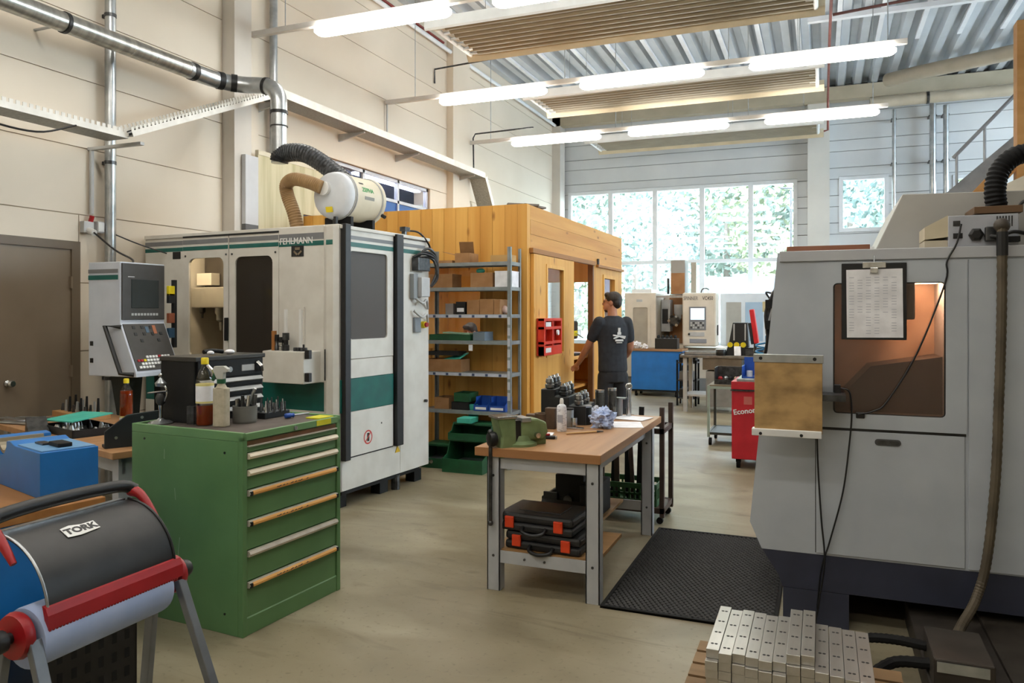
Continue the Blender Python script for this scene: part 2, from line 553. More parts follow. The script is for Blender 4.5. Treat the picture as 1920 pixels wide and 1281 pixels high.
window_unit('window_4', 'window behind the stair railing at the far right', *WIN[2], [], [])

# remaining walls close the hall behind and beside the viewpoint
mb = MB().box(XR, YF, 0, XR + .2, 8.0, ZC + .4).box(XR, 8.0, 0, XR + .2, YB + .2, 2.6).box(XR, 8.0, 5.6, XR + .2, YB + .2, ZC + .4).box(XR, 17.2, 2.6, XR + .2, YB + .2, 5.6)
struct(mb.build('wall_right', m_wall), 'cream wall with an added unseen window band on the right side of the hall')
w5 = sroot('window_5_added', 'added unseen window band high in the right wall')  # unseen window added to let daylight onto the back of the hall
mb = MB()
for k in range(8): mb.box(XR + .05, 8.0 + k * 1.3, 2.6, XR + .12, 8.07 + k * 1.3, 5.6)
mb.box(XR + .05, 8.0, 2.6, XR + .12, 17.2, 2.67).box(XR + .05, 8.0, 5.53, XR + .12, 17.2, 5.6).build('window_frame', MATS['white_window_frame'], w5)
for k in range(7): bx('pane', M_PANE, w5, XR + .08, 8.07 + k * 1.3, 2.67, XR + .086, 9.3 + k * 1.3, 5.53)
struct(bx('wall_front', m_wall, None, XW - .3, YF - .2, 0, XR + .2, YF, ZC + .4), 'plain cream wall behind the viewpoint')

# ceiling: trapezoidal steel deck, ribs run from front to back
m_deck = mat('steel_deck', 'c3c8ce', 0.45, 0.1, 'b6bcc2', 1.5)
mb = MB()
p = 0.31
x = XW - 0.3; prof = []
while x < XR + 0.3:
    prof += [(x, ZC), (x + 0.12, ZC), (x + 0.16, ZC + 0.13), (x + 0.27, ZC + 0.13)]
    x += p
n = len(prof)
mb.add([(a, YF, b) for a, b in prof] + [(a, YB, b) for a, b in prof], [(i, i + 1, n + i + 1, n + i) for i in range(n - 1)])
ce = struct(mb.build('ceiling', m_deck), 'grey trapezoidal steel roof deck')
struct(bx('trim_7', m_deck, None, XW - .3, YF, ZC + .28, XR + .2, YB + .2, ZC + .4), 'roof skin above the steel deck')
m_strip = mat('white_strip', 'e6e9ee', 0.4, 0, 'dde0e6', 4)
for i in range(20):  # white strips stand for every second deck rib catching the light
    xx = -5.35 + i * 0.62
    bx('lit_rib_strip', m_strip, ce, xx, 2.5, ZC - 0.045, xx + 0.07, 14.6, ZC)
struct(bx('trim_8', m_strip, None, -0.2, 12.9, ZC - .12, XR, 13.0, ZC - .046), 'thin white purlin under the roof deck at the right')
# ------------------------------------------------------------ overhead: lamps, heating panels, ducts, trays
M_LAMP = emit('lit_diffuser', 'fffaf0', LAMP_STRENGTH)
m_rail = mat('white_rail', 'd9d6d2', 0.45, 0, 'cfccc8', 5)
def lamp(loc, label, L=1.6):
    t = thing('ceiling_lamp', label, 'lamp', loc, 0, 'fluorescent lamps on the light rails')
    MB().prism(rrect(0.02, -0.035, L - 0.02, 0.035, 0.03, 4), 'z', 0, 0.04).build('housing', m_rail, t)
    mb = MB()
    for z0, z1, a, c in ((-0.03, 0, 0.1, 0.1), (-0.055, -0.03, 0.07, 0.1)):
        lo = rrect(0.10 - a, -a, L - 0.10 + a, a, a * 0.98, 6); hi = rrect(0.10 - c, -c, L - 0.10 + c, c, c * 0.98, 6)
        n = len(lo)
        mb.add([(x, y, z0) for x, y in lo] + [(x, y, z1) for x, y in hi], [tuple(range(n)), tuple(range(2 * n - 1, n - 1, -1))] + [(i, (i + 1) % n, n + (i + 1) % n, n + i) for i in range(n)])
    mb.build('diffuser', M_LAMP, t)
    return t
ROWS = [(6.8, 4.6, 'nearest'), (9.67, 4.58, 'middle'), (12.38, 4.54, 'farthest')]
XL = [(-5.0, 'left'), (-2.94, 'middle'), (-0.81, 'right')]
for y, z, rn in ROWS:
    r = thing('light_rail', 'white %s light rail hanging crosswise under the roof deck' % rn, 'light rail', (0, y, z))
    bx('rail', m_rail, r, XW + 0.02, -0.03, 0.04, 0.9, 0.03, 0.1, 0.004)
    for hx in (-5.4, -3.15, -1.05, 0.7):
        MB().cyl((hx, 0, 0.1), (hx, 0, ZC - z - 0.05), 0.006, n=6).build('hanger', M_STEEL, r)
    for x, xn in XL:
        lamp((x, y, z), 'lit %s fluorescent lamp on the %s light rail' % (xn, rn))
for y in (3.9, 1.1, -1.8):  # lamp rows added out of view to brighten the foreground
    r = thing('light_rail', 'added unseen white light rail %s the viewpoint' % ('high in front of' if y > 2 else ('right above' if y > 0 else 'high behind')), 'light rail', (0, y, 4.6))
    bx('rail', m_rail, r, XW + 0.02, -0.03, 0.04, 0.9, 0.03, 0.1)
    for hx in (-5.4, 0.7): MB().cyl((hx, 0, 0.1), (hx, 0, ZC - 4.65), 0.006, n=6).build('hanger', M_STEEL, r)
    for x, xn in XL:
        lamp((x, y, 4.6), 'added %s fluorescent lamp on the unseen rail %s the viewpoint' % (xn, 'in front of' if y > 2 else ('above' if y > 0 else 'behind')))['group'] = 'added lamps outside the view'

m_rad = mat('radiant_panel_enamel', '8f8672', 0.55, 0, '857c69', 3)
m_radw = mat('radiant_panel_edge', 'dfe3e4', 0.4, 0, 'd5d9da', 4)
for y0, y1, rn in ((7.95, 9.2, 'nearest'), (11.15, 12.35, 'middle'), (14.5, 15.6, 'farthest')):
    t = thing('radiant_heating_panel', '%s long ribbed radiant heating panel hanging under the roof' % rn, 'heater', (0, y0, 4.92), 0)
    W = y1 - y0; X0, X1 = -4.32, 0.04
    mb = MB(); prof = []
    n = 8
    for i in range(n):
        a = 0.1 + (W - 0.2) * i / n; d = (W - 0.2) / n
        for j in range(5):
            prof.append((a + d * j / 5, 0.06 - 0.05 * math.sin(PI * j / 5)))
    prof.append((W - 0.1, 0.05))
    m = len(prof)
    mb.add([(X0 + .2, a, b) for a, b in prof] + [(X1 - .12, a, b) for a, b in prof], [(i, i + 1, m + i + 1, m + i) for i in range(m - 1)])
    mb.build('ribbed_reflector', m_rad, t, smooth=0)
    MB().prism([(0, 0), (0.02, -0.02), (0.1, 0.05), (0.1, 0.12), (0, 0.12)], 'x', X0, X1).build('edge_rail', m_radw, t)
    MB().prism([(W, 0), (W - 0.03, -0.03), (W - 0.1, 0.05), (W - 0.1, 0.12), (W, 0.12)], 'x', X0, X1).build('edge_rail', mat('radiant_panel_rail', 'cfc3a9', 0.5, 0, 'c4b89e', 4), t)
    bx('insulation_cover', m_radw, t, X0 + .1, 0.1, 0.06, X1 - .1, W - .1, 0.12)
    for xx in (X0 + 0.06, X1 - 0.1):
        MB().cyl((xx, 0.06, 0.05), (xx, W - 0.06, 0.05), 0.03, n=10).build('header_pipe', m_radw, t, smooth=40)
        for i in range(6):
            yy = 0.16 + (W - 0.32) * i / 5
            MB().cyl((xx, yy, 0.04), (xx + (0.14 if xx < -2 else -0.1), yy, 0.04), 0.017, n=8).build('coupling', m_radw, t, smooth=40)
    for hx in (-3.6, -1.6, -0.3):
        for yy in (0.15, W - .15):
            MB().cyl((hx, yy, 0.12), (hx, yy, ZC - 4.92 - .05), 0.004, n=5).build('hanger', M_STEEL, t)

# exhaust duct on the left wall
t = thing('exhaust_duct', 'long galvanised spiral duct along the left wall with two elbows and a drop', 'duct')
D = [(-5.55, -2, 3.88), (-5.55, 2, 3.885), (-5.55, 5.55, 3.89), (-5.55, 5.8, 3.89), (-5.5, 6.02, 3.89), (-5.36, 6.14, 3.88), (-5.2, 6.19, 3.87), (-5.08, 6.2, 3.83), (-5.01, 6.2, 3.74), (-5.0, 6.2, 3.6)]
def pipe_mat(): return mat('spiral_duct_steel', 'b5b4ae', 0.3, 0.9, '96958f', 3, (0.4, 6, 0.4), rvar=0.08)
MB().loft([D[0], D[1], D[2]], 0.078, 20).build('straight_section', pipe_mat(), t, smooth=40)
MB().loft(curve(D[2:], 4), 0.08, 20).build('elbow', M_STEEL, t, smooth=40)
MB().loft([(-5.0, 6.2, 3.62), (-5.0, 6.2, 3.08)], 0.076, 20).build('drop_section', M_STEEL, t, smooth=40)
for a, c in (((-5.55, 4.28, 3.888), (-5.55, 4.31, 3.888)), ((-5.55, 5.6, 3.89), (-5.55, 5.65, 3.89)), ((-5.53, 5.93, 3.89), (-5.51, 5.98, 3.89)), ((-5.47, 6.05, 3.89), (-5.43, 6.09, 3.888)),
             ((-5.17, 6.195, 3.865), (-5.14, 6.198, 3.858)), ((-5.0, 6.2, 3.6), (-5.0, 6.2, 3.57)), ((-5.55, 2.9, 3.886), (-5.55, 2.93, 3.886)), ((-5.0, 6.2, 3.45), (-5.0, 6.2, 3.44))):
    MB().cyl(a, c, 0.086, n=20).build('clamp_ring', M_BLACK, t, smooth=40)
for yy in (2.0, 4.3):
    MB().box(XW + .004, yy - .01, 3.87, -5.6, yy + .01, 3.885).build('wall_bracket', M_STEEL, t)
# vertical pipes
for yy, z0, nm in ((4.947, 0.0, 'tall galvanised pipe on the left wall beside the taupe door'), (7.12, 3.3, 'galvanised pipe running up the left wall behind the exhaust duct')):
    t = thing('wall_pipe', nm, 'pipe', (-5.82, yy, 0))
    MB().cyl((0, 0, z0), (0, 0, ZC - .05), 0.045, n=14).build('pipe', M_STEEL, t, smooth=40)
    for z in (1.0, 2.9, 4.2, 5.4):
        if z > z0: MB().cyl((0, 0, z), (0, 0, z + .03), 0.05, n=14).box(-0.08, -.02, z, 0, .02, z + .03).build('pipe_clip', M_STEELD, t)

# cable tray, two runs joined by a diagonal run
m_tray = mat('white_cable_tray', 'e2dfd8', 0.5, 0.0, 'd3d0c8', 8)
m_trayb = mat('perforated_tray_steel', '8f8f89', 0.5, 0.5, 'a3a39d', 40)
def tray(name_t, p0, p1, w=0.24, h=0.075, teeth=True):
    p0 = Vector(p0); p1 = Vector(p1); d = (p1 - p0); L = d.length; d.normalize()
    a = d.cross(Vector((0, 0, 1))).normalized(); up = a.cross(d)
    M = Matrix((d, a, up)).transposed().to_4x4(); M.translation = p0
    MB().box(0, -w / 2, 0, L, w / 2, 0.004).xf(M).build('tray_floor', m_trayb, name_t)
    for s in (-1, 1):
        MB().box(0, s * w / 2 - .002, 0, L, s * w / 2 + .002, h * 0.62).xf(M).build('tray_side', m_tray, name_t)
    if teeth:
        mb = MB(); n = int(L / 0.05)
        for i in range(n):
            for s in (-1, 1): mb.box(i * L / n, s * w / 2 - .002, h * 0.62, (i + 0.6) * L / n, s * w / 2 + .002, h)
        mb.xf(M).build('tray_teeth', m_tray, name_t)['kind'] = 'stuff'
    for i, (k, r, m) in enumerate(((-0.05, 0.012, M_BLACK), (-0.02, 0.009, M_BLACK), (0.015, 0.012, M_PGREY), (0.045, 0.008, M_BLACK))):
        pts = [(L * j / 8, k + 0.01 * math.sin(j * 2 + i), 0.014 + 0.012 * (j % 2)) for j in range(9)]
        MB().loft(pts, r, 6).xf(M).build('cable', m, name_t, smooth=60)
t = thing('cable_tray', 'white cable tray with toothed sides along the left wall, slanting up to the duct elbow', 'cable tray')
tray(t, (-5.42, -1.5, 3.03), (-5.42, 4.68, 3.03))
tray(t, (-5.36, 4.66, 3.04), (-5.6, 6.75, 3.93))
MB().box(XW + .004, 4.78, 3.0, -5.28, 4.82, 3.025).build('wall_bracket', M_PGREY, t)
MB().cyl((XW + .03, 4.80, 3.02), (XW + .03, 4.80, 2.45), 0.018, n=8).build('conduit', M_PGREY, t)
MB().loft(curve([(-5.3, 3.2, 3.03), (-5.33, 3.5, 2.93), (-5.33, 3.9, 2.92), (-5.3, 4.2, 3.03)]), 0.008, 6).build('loose_cable', M_BLACK, t)
t = thing('cable_tray', 'long grey cable tray on brackets above the inner window, bending down to the wooden cabin', 'cable tray')
tray(t, (-5.62, 6.75, 3.95), (-5.62, 12.3, 3.95), w=0.3, h=0.15, teeth=False)
tray(t, (-5.62, 12.3, 3.95), (-5.62, 13.1, 2.8), w=0.3, h=0.15, teeth=False)
for yy in (6.9, 8.5, 9.95, 11.9):
    MB().prism([(XW + .004, 3.84), (XW + .004, 3.94), (-5.5, 3.94), (-5.5, 3.925)], 'y', yy, yy + .03).build('wall_bracket', M_PGREY, t)

# conduits along the wall and the roof
t = thing('roof_conduit', 'white conduit along the top of the left wall', 'pipe')
MB().loft([(-5.83, 2, 6.02), (-5.83, 17.3, 6.0)], 0.035, 10).build('pipe', m_strip, t, smooth=40)
MB().loft([(-5.83, 2, 6.09), (-5.83, 11.4, 6.08)], 0.02, 8).build('red_pipe', mat('red_primer_pipe', '8d3b35', 0.5, 0, '7b322d', 8), t, smooth=40)
def wire(name, label, pts, r, m, cat='pipe', n=7):
    return tag(MB().loft(pts, r, n).build(name, m, None, smooth=60), label, cat)
wire('conduit', 'thin conduit from the wall to the nearest heating panel', [(-5.88, 11.18, 5.35), (-5.88, 11.18, 5.58), (-4.3, 11.0, 5.58), (0.0, 11.0, 5.58)], 0.014, M_STEELD)
wire('conduit', 'thin white conduit dropping from the middle light rail down the left wall', [(-5.86, 9.66, 4.64), (-5.86, 9.66, 4.0)], 0.014, M_PGREY)
wire('conduit', 'thin grey conduit from the farthest light rail down the left wall', [(-4.6, 12.38, 4.78), (-5.7, 12.38, 4.76), (-5.76, 12.42, 4.7), (-5.76, 12.45, 3.9)], 0.014, M_STEELD)
wire('sprinkler_pipe', 'rust-red pipe hanging down in front of the white column', [(0.13, 10.2, 5.9), (0.12, 13.5, 5.95), (0.12, 15.9, 5.9), (0.12, 16.4, 5.82), (0.12, 16.4, 5.2), (0.02, 16.4, 5.18)], 0.022, mat('rusty_red_pipe', '8e5146', 0.55, 0.1, '7d443b', 8))
wire('heating_pipe', 'dark red heating pipe crossing under the roof at the right', [(0.15, 11.6, 5.75), (2.2, 11.2, 5.75), (4.5, 10.8, 5.75)], 0.02, mat('dark_red_pipe', '5d3531', 0.5, 0, '512d2a', 8))
for x0, z0, z1, r, nm in ((1.365, 0.2, 5.7, 0.035, 'galvanised conduit on the back wall beside the small window'), (2.06, 0.2, 5.85, 0.06, 'thick galvanised downpipe on the back wall'), (2.29, 0.2, 5.7, 0.05, 'slim galvanised post on the back wall left of the stair')):
    t = thing('wall_pipe', nm, 'pipe', (x0, 17.3, 0))
    MB().cyl((0, 0, z0), (0, 0, z1), r, n=12).build('pipe', M_STEEL, t, smooth=40)
    for z in (3.6, 4.6, 5.5): MB().box(-r - .01, -.01, z, r + .01, .25, z + .03).build('pipe_clip', M_STEELD, t)
t = thing('ventilation_pipe', 'wide beige ventilation pipe along the top of the back wall at the right', 'pipe')
MB().loft([(0.9, 16.9, 5.78), (9, 16.9, 5.78)], 0.11, 16).build('pipe', mat('beige_pipe', 'b6ab98', 0.5, 0, 'a99e8b', 3), t, smooth=40)
MB().cyl((1.9, 16.9, 5.78), (1.95, 16.9, 5.78), .12, n=16).build('joint_ring', M_STEELD, t)
t = thing('ventilation_pipe', 'thick beige duct under the roof beam at the top right', 'pipe')
MB().loft(curve([(1.2, 16.6, 6.12), (1.6, 16.2, 6.08), (2.6, 15.6, 6.05), (5, 14.4, 6.05)], 5), 0.13, 16).build('pipe', MATS['beige_pipe'], t, smooth=40)

# steel angle stair with railing at the far right
t = thing('steel_stair', 'grey steel stair with railing climbing to the right in front of the back wall', 'stair')
m_st = mat('grey_stair_steel', '8b8e92', 0.45, 0.3, '7c7f83', 6)
for yy in (11.6, 12.4):
    MB().bar((1.0, yy, 2.55), (5.0, yy, 6.15), 0.04, 0.22).build('stringer', m_st, t)
MB().loft([(1.62, 11.6, 3.64), (2.5, 11.6, 4.6), (4.2, 11.6, 6.13)], 0.024, 10).build('handrail', m_st, t, smooth=40)
for xx in (1.66, 1.98, 2.33, 2.7, 3.1):
    zb = 2.55 + (xx - 1.0) * 0.9
    zt = 3.64 + (xx - 1.62) * 1.09 if xx < 2.5 else 4.6 + (xx - 2.5) * 0.9
    MB().cyl((xx, 11.6, zb), (xx, 11.6, zt), 0.018, n=8).build('baluster', m_st, t, smooth=40)
for i in range(15):
    xx = 1.1 + i * 0.25
    bx('tread', m_st, t, xx, 11.6, 2.64 + (xx - 1.1) * 0.9, xx + .27, 12.4, 2.67 + (xx - 1.1) * 0.9)
for xx in (1.05, 4.6):
    bx('support_post', m_st, t, xx, 11.95, 0, xx + .1, 12.05, 2.5 + (xx - 1.0) * .9)
m_ply = wood('plywood', 'b98a54', 'a87843', 'x', 4)
t = thing('gallery_frame', 'wooden gallery post and brace beside the stair at the right edge', 'frame')
bx('post', m_ply, t, 2.24, 11.1, 0, 2.42, 11.3, 5.2, 0.004)
MB().bar((1.72, 11.2, 2.9), (2.45, 11.2, 3.75), 0.06, 0.2).build('brace', m_ply, t)
MB().box(2.1, 11.1, 2.6, 3.6, 11.3, 2.85).build('cross_beam', m_ply, t)
MB().bar((1.9, 11.1, 3.0), (3.0, 11.1, 3.5), 0.05, 0.16).build('handrail_board', mat('pale_board', 'cfc3ae', 0.6, 0, 'c2b6a1', 3), t)

# wall sockets and cables beside the door
t = thing('socket_box', 'pale socket box with a cable under the conduit on the left wall', 'socket', (XW, 4.76, 2.33))
bx('case', M_PGREY, t, 0, -.05, -.05, .05, .05, .05, .004)
MB().cyl((.03, .0, -.02), (.11, .0, -.05), .028, n=12).build('plug', M_WHITEP, t)
MB().cyl((.03, .03, .05), (.05, .03, .1), .02, n=10).build('red_cap', M_RED, t)
t = thing('socket_box', 'second grey socket box nearer the tall pipe on the left wall', 'socket', (XW, 4.87, 2.34))
bx('case', M_PGREY, t, 0, -.035, -.05, .06, .035, .05, .004)
bx('lid', M_WHITEP, t, .06, -.03, -.04, .066, .03, .04)
wire('power_cable', 'thin black cable drooping from the socket to the machine control', curve([(-5.79, 4.76, 2.28), (-5.5, 4.72, 2.12), (-5.2, 4.62, 2.03), (-5.05, 4.5, 1.985)]), 0.008, M_BLACK, 'cable')
wire('power_cable', 'thin grey cable drooping from the second socket to the milling machine', curve([(-5.84, 4.9, 2.32), (-5.7, 5.1, 2.22), (-5.6, 5.25, 2.16), (-5.55, 5.34, 2.13)]), 0.006, M_STEELD, 'cable')

# stained board and grey post standing on the wall behind the milling machine
t = thing('stained_board', 'yellowish water-stained board fixed to the left wall above the milling machine', 'board', (XW + .1, 6.72, 2.76))
m_stain = mat('stained_board', 'c9c0a0', 0.7, 0, '9d9468', 1.6, (0.2, 5, 0.35), 0, 6, lo=0.45, hi=0.8)
MB().box(0.06, 0.0, -.41, 0.1, .79, 0.56).box(0.06, .79, 0, 0.1, 1.35, .56).build('board', m_stain, t)
bx('top_strip', mat('board_strip', 'd3c9b2', 0.6, 0, 'c9bfa8', 5), t, 0.06, 0.0, 0.56, 0.105, 1.35, 0.61)
t = thing('wall_post', 'pale grey post with a dark foot beside the stained board', 'post', (XW + .17, 6.5, 2.3))
bx('post', mat('pale_grey_post', 'c5c6c9', 0.5, 0, 'bbbcc0', 4), t, 0, 0.0, 0.24, .05, .2, .98)
bx('foot', mat('dark_grey_foot', '5c5d5f', 0.6, 0, '525355', 6), t, 0, 0.0, 0, .05, .2, .24)
# ------------------------------------------------------------ milling machine on the left
FM = thing('milling_machine', 'cream and teal enclosed milling machine with grey windows and swivelling control pendant', 'machine', (-3.58, 5.18, 0), -4.4)
m_int = mat('machine_interior', 'b5ac9a', 0.55, 0, 'a59c8a', 6)
M_TINT = glass('tinted_window', '6d6a66', 0.06, 0.06, 0.35, '2b2a28')
M_TINT2 = glass('dark_tinted_window', '6a6660', 0.06, 0.08, 0.5, '4a443d')
m_gst = mat('grey_stripe', '77787a', 0.4, 0, '6f7072', 6)
mb = MB()        # rear, left, bottom and top sheets leave the working space open
mb.box(-2.27, 1.27, .15, 0, 1.31, 2.3).box(-2.27, .02, .15, -2.23, 1.3, 2.3).box(-2.27, .02, .15, -.02, 1.3, .2).box(-2.27, .02, 2.26, -.02, 1.3, 2.3)
mb.build('housing', M_WHITE, FM, 0.004)
bx('interior_wall', m_int, FM, -2.2, 1.0, .9, -.1, 1.02, 2.2)
bx('interior_wall', m_int, FM, -.72, .1, .9, -.68, 1.0, 2.2)
bx('machine_table', M_STEELD, FM, -1.95, .25, .95, -.8, .85, 1.05, .005)
bx('table_saddle', m_int, FM, -1.7, .3, .2, -1.0, .9, .95)
bx('added_work_lamp', emit('added_work_light', 'fff0d8', 22), FM, -2.1, .1, 2.2, -1.4, .16, 2.24)  # lamp added to brighten the interior behind the door window
bx('upper_shroud', mat('dark_shroud', '4a453f', 0.6, 0, '3f3a35', 6), FM, -2.2, .62, 1.84, -1.5, .66, 2.24)
bx('spindle_column', m_int, FM, -1.5, .75, 1.1, -1.1, 1.0, 2.2)
bx('carriage_block', M_WHITE, FM, -2.18, .5, 1.86, -1.98, .61, 1.98, .005)
bx('spindle_head', mat('head_grey', '9a978f', 0.5, 0, '8c8981', 5), FM, -2.2, .45, 1.64, -1.62, .8, 1.84, .01)
MB().lathe([(.06, 0), (.06, -.05), (.045, -.07), (.045, -.12), (.02, -.14), (.012, -.22)], 14, (-1.9, .55, 1.64)).build('spindle', M_STEEL, FM, smooth=40)
for lx in (-2.1, -1.78): MB().lathe([(.03, 0), (.03, -.04), (.012, -.06), (.01, -.1)], 10, (lx, .5, 1.64)).build('tool', M_STEELD, FM)
bx('way_cover', M_BLACKM, FM, -1.74, .45, 1.05, -1.62, .55, 1.64)
MB().cyl((-1.5, .35, 1.05), (-1.5, .35, 1.3), .035, n=12).build('coolant_hose', mat('teal_hose', '1f7c86', 0.5, 0, '1a6c75', 9), FM, smooth=40)
# front: fixed panels, two sliding doors, lower teal band and skirt
bx('front_panel', M_WHITE, FM, -2.27, -.01, 1.03, -1.765, .02, 2.27, .005)
MB().plate((-1.755, 1.03, -1.195, 2.27), (-1.68, 1.2, -1.253, 2.078), .06, 'y', -.025, .0).build('sliding_door', M_WHITE, FM)
MB().plate((-1.185, 1.03, -.62, 2.27), (-1.114, 1.2, -.688, 2.075), .06, 'y', -.025, .0).build('sliding_door', M_WHITE, FM)
bx('door_window', glass('clear_machine_window', 'ece7dd', 0.04, 0.05), FM, -1.69, -.012, 1.19, -1.243, -.008, 2.09)
bx('door_window', M_TINT2, FM, -1.124, -.012, 1.19, -.678, -.008, 2.085)
bx('front_panel', M_WHITE, FM, -.615, -.03, 1.03, -.135, .02, 2.3, .006)
MB().prism([(-.135, -.03), (-.1, -.045), (-.03, -.045), (0, -.01), (0, .03), (-.135, .03)], 'z', .15, 2.29).build('corner_post', M_WHITE, FM, .003)
bx('teal_band', M_TEAL, FM, -2.27, .0, .79, -.13, .03, 1.03)
bx('skirt', M_WHITE, FM, -2.27, -.005, .15, -.13, .03, .79, .004)
bx('roof_edge', M_WHITE, FM, -2.27, -.02, 2.27, -.0, .05, 2.305, .004)
bx('door_track', M_BLACK, FM, -1.75, -.03, 2.262, -.62, -.018, 2.278)
for a, c in ((-2.27, -1.765), (-1.755, -1.195), (-1.185, -.62)):
    yy = -.0115 if a < -2 else -.0265
    bx('grey_stripe', m_gst, FM, a + .003, yy, 2.203, c - .003, yy + .003, 2.243)
    bx('teal_stripe', M_TEAL, FM, a + .003, yy, 2.148, c - .003, yy + .003, 2.183)
bx('grey_stripe', m_gst, FM, -.612, -.032, 2.19, -.138, -.028, 2.243)
bx('teal_stripe', M_TEAL, FM, -.612, -.032, 2.14, -.138, -.028, 2.178)
bx('teal_stripe', M_TEAL, FM, -.1, -.047, 2.14, -.035, -.043, 2.178)
lettering('FEHLMANN', .074, M_WHITEP, FM, (-.6, -.033, 2.16), FRONT, .002, sx=.92, bold=.0006)
bx('maker_plate', M_BLACK, FM, -.475, -.033, 2.055, -.345, -.029, 2.145)
MB().obox((-.41, -.034, 2.12), (.05, .003, .02)).obox((-.43, -.034, 2.085), (.045, .003, .015), (0, .7, 0)).obox((-.385, -.034, 2.085), (.045, .003, .015), (0, -.7, 0)).build('emblem', mat('bronze_print', '8c7c66', 0.5, 0, '76664f', 20), FM)
bx('label_plate', M_BLACK, FM, -1.9, -.013, 2.08, -1.8, -.009, 2.145)
bx('door_handle', M_BLACKM, FM, -1.21, -.06, 1.35, -1.19, -.025, 1.55, .004)
for lx, z in ((-1.72, 2.1), (-1.22, 2.1), (-1.15, 2.1), (-.655, 2.1)):
    MB().cyl((lx, -.03, z), (lx, -.024, z), .009, n=8).build('screw', M_STEELD, FM)
# white tool bin hanging on the front with its back rack
MB().prism([(-.70, -.02), (-.60, -.23), (-.17, -.23), (-.17, -.02)], 'z', 1.03, 1.285).build('tool_bin', M_WHITE, FM, .006)
for x0 in (-.53, -.37): bx('rack_upright', M_WHITEP, FM, x0, -.06, 1.285, x0 + .025, -.03, 1.62)
bx('rack_board', M_WHITE, FM, -.56, -.045, 1.285, -.33, -.031, 1.64)
for z in (1.09, 1.27): bx('bin_latch', M_BLACK, FM, -.165, -.225, z - .04, -.12, -.19, z + .03, .004)
MB().cyl((-.1, -.06, 1.05), (-.1, -.06, 1.3), .006, n=6).build('latch_wire', M_STEELD, FM)
# right-hand side
MB().plate((0.09, 1.215, .725, 2.27), (.108 + .01, 1.374, .637, 2.1), .035, 'x', -.02, .008).build('side_door_upper', M_WHITE, FM)
bx('side_window', glass('grey_side_window', '8b8884', 0.12, 0.1, 0.7, '6f6b69'), FM, -.012, .1, 1.36, -.006, .66, 2.11)
bx('side_door_panel', M_WHITE, FM, -.02, .09, 1.055, .006, .725, 1.21, .003)
bx('teal_band', M_TEAL, FM, -.02, .0, .785, .012, .725, 1.053, .003)
bx('side_door_lower', M_WHITE, FM, -.02, .09, .415, .008, .725, .783, .003)
bx('side_skirt', M_WHITE, FM, -.02, .0, .15, .0, 1.31, .41, .003)
bx('side_rear_panel', M_WHITE, FM, -.02, .84, .15, .004, 1.31, 2.26, .004)
bx('side_front_strip', M_WHITE, FM, -.02, .0, .41, .0, .09, 2.28)
bx('door_rail', M_BLACK, FM, 0, .012, .40, .05, .082, 2.31, .006)
bx('door_rail', M_BLACK, FM, 0, .735, .41, .045, .835, 2.29, .006)
bx('door_gap', M_BLACK, FM, -.01, .09, .405, .004, .73, .415)
bx('grey_stripe', m_gst, FM, .007, .09, 2.195, .0105, .725, 2.225)
bx('teal_stripe', M_TEAL, FM, .007, .09, 2.135, .0105, .725, 2.172)
bx('teal_stripe', M_TEAL, FM, .002, .88, 2.135, .0055, 1.25, 2.172)
bx('grey_stripe', m_gst, FM, .002, .88, 2.195, .0055, 1.25, 2.225)
bx('side_roof_edge', M_WHITE, FM, -.06, .0, 2.27, .02, 1.31, 2.3, .004)
ring = MB()
for k in range(20):
    t0, t1 = 2 * PI * k / 20, 2 * PI * (k + 1) / 20
    ring.add([(.0085, .36 + r * math.cos(t), .545 + r * math.sin(t)) for t in (t0, t1) for r in (.048, .06)], [(0, 1, 3, 2)])
ring.obox((.0088, .36, .545), (.001, .01, .1), (-.78, 0, 0))
ring.build('no_extinguishing_sign', mat('sign_red', 'c0392f', 0.5), FM)
MB().obox((.0086, .362, .545), (.001, .03, .07)).build('sign_figure', M_BLACK, FM)
MB().prism([(.76, .345), (.835, .345), (.797, .405)], 'x', .002, .006).build('warning_triangle', mat('warning_yellow', 'd9b012', 0.5, 0, 'cda50f', 20), FM)
MB().cyl((0, .55, .64), (.01, .55, .64), .008, n=8).build('lock', M_STEELD, FM)
MB().cyl((0, 1.24, .76), (.03, 1.24, .76), .014, n=10).build('side_latch', M_STEELD, FM)
bx('junction_box', M_PGREY, FM, .004, 1.06, 1.74, .09, 1.2, 1.92, .006)
bx('junction_box', mat('mid_grey_box', '8f9497', 0.5, 0, '84898c', 6), FM, .004, .99, 1.72, .05, 1.06, 1.95, .005)
bx('valve_block', M_STEELD, FM, .004, 1.02, 1.98, .08, 1.22, 2.1, .006)
bx('switch_plate', mat('switch_grey', '7f868c', 0.5, 0, '757c82', 6), FM, .004, 1.04, 1.41, .03, 1.14, 1.55, .004)
MB().cyl((.0, 1.2, 1.48), (.04, 1.2, 1.48), .032, n=14).build('main_switch', M_YELLOW, FM)
MB().cyl((.04, 1.2, 1.48), (.06, 1.2, 1.48), .022, n=12).build('switch_knob', M_RED, FM)
for i, (dy, dz) in enumerate(((0, 0), (.03, .03), (-.04, -.02), (.06, -.05))):
    MB().loft(curve([(.02, 1.06 + dy, 2.1), (.07, 1.14 + dy, 2.16 + dz), (.1, 1.26, 2.12 + dz), (.09, 1.33, 1.98 + dz), (.05, 1.28, 1.84)]), .013, 7).build('hose', M_BLACK if i % 2 == 0 else M_STEELD, FM, smooth=60)
for dz in (1.55, 1.68): MB().loft(curve([(.03, 1.02, dz + .06), (.07, 1.1, dz), (.05, 1.2, dz + .03), (.02, 1.27, dz - .05)]), .012, 7).build('hose', M_PGREY, FM, smooth=60)
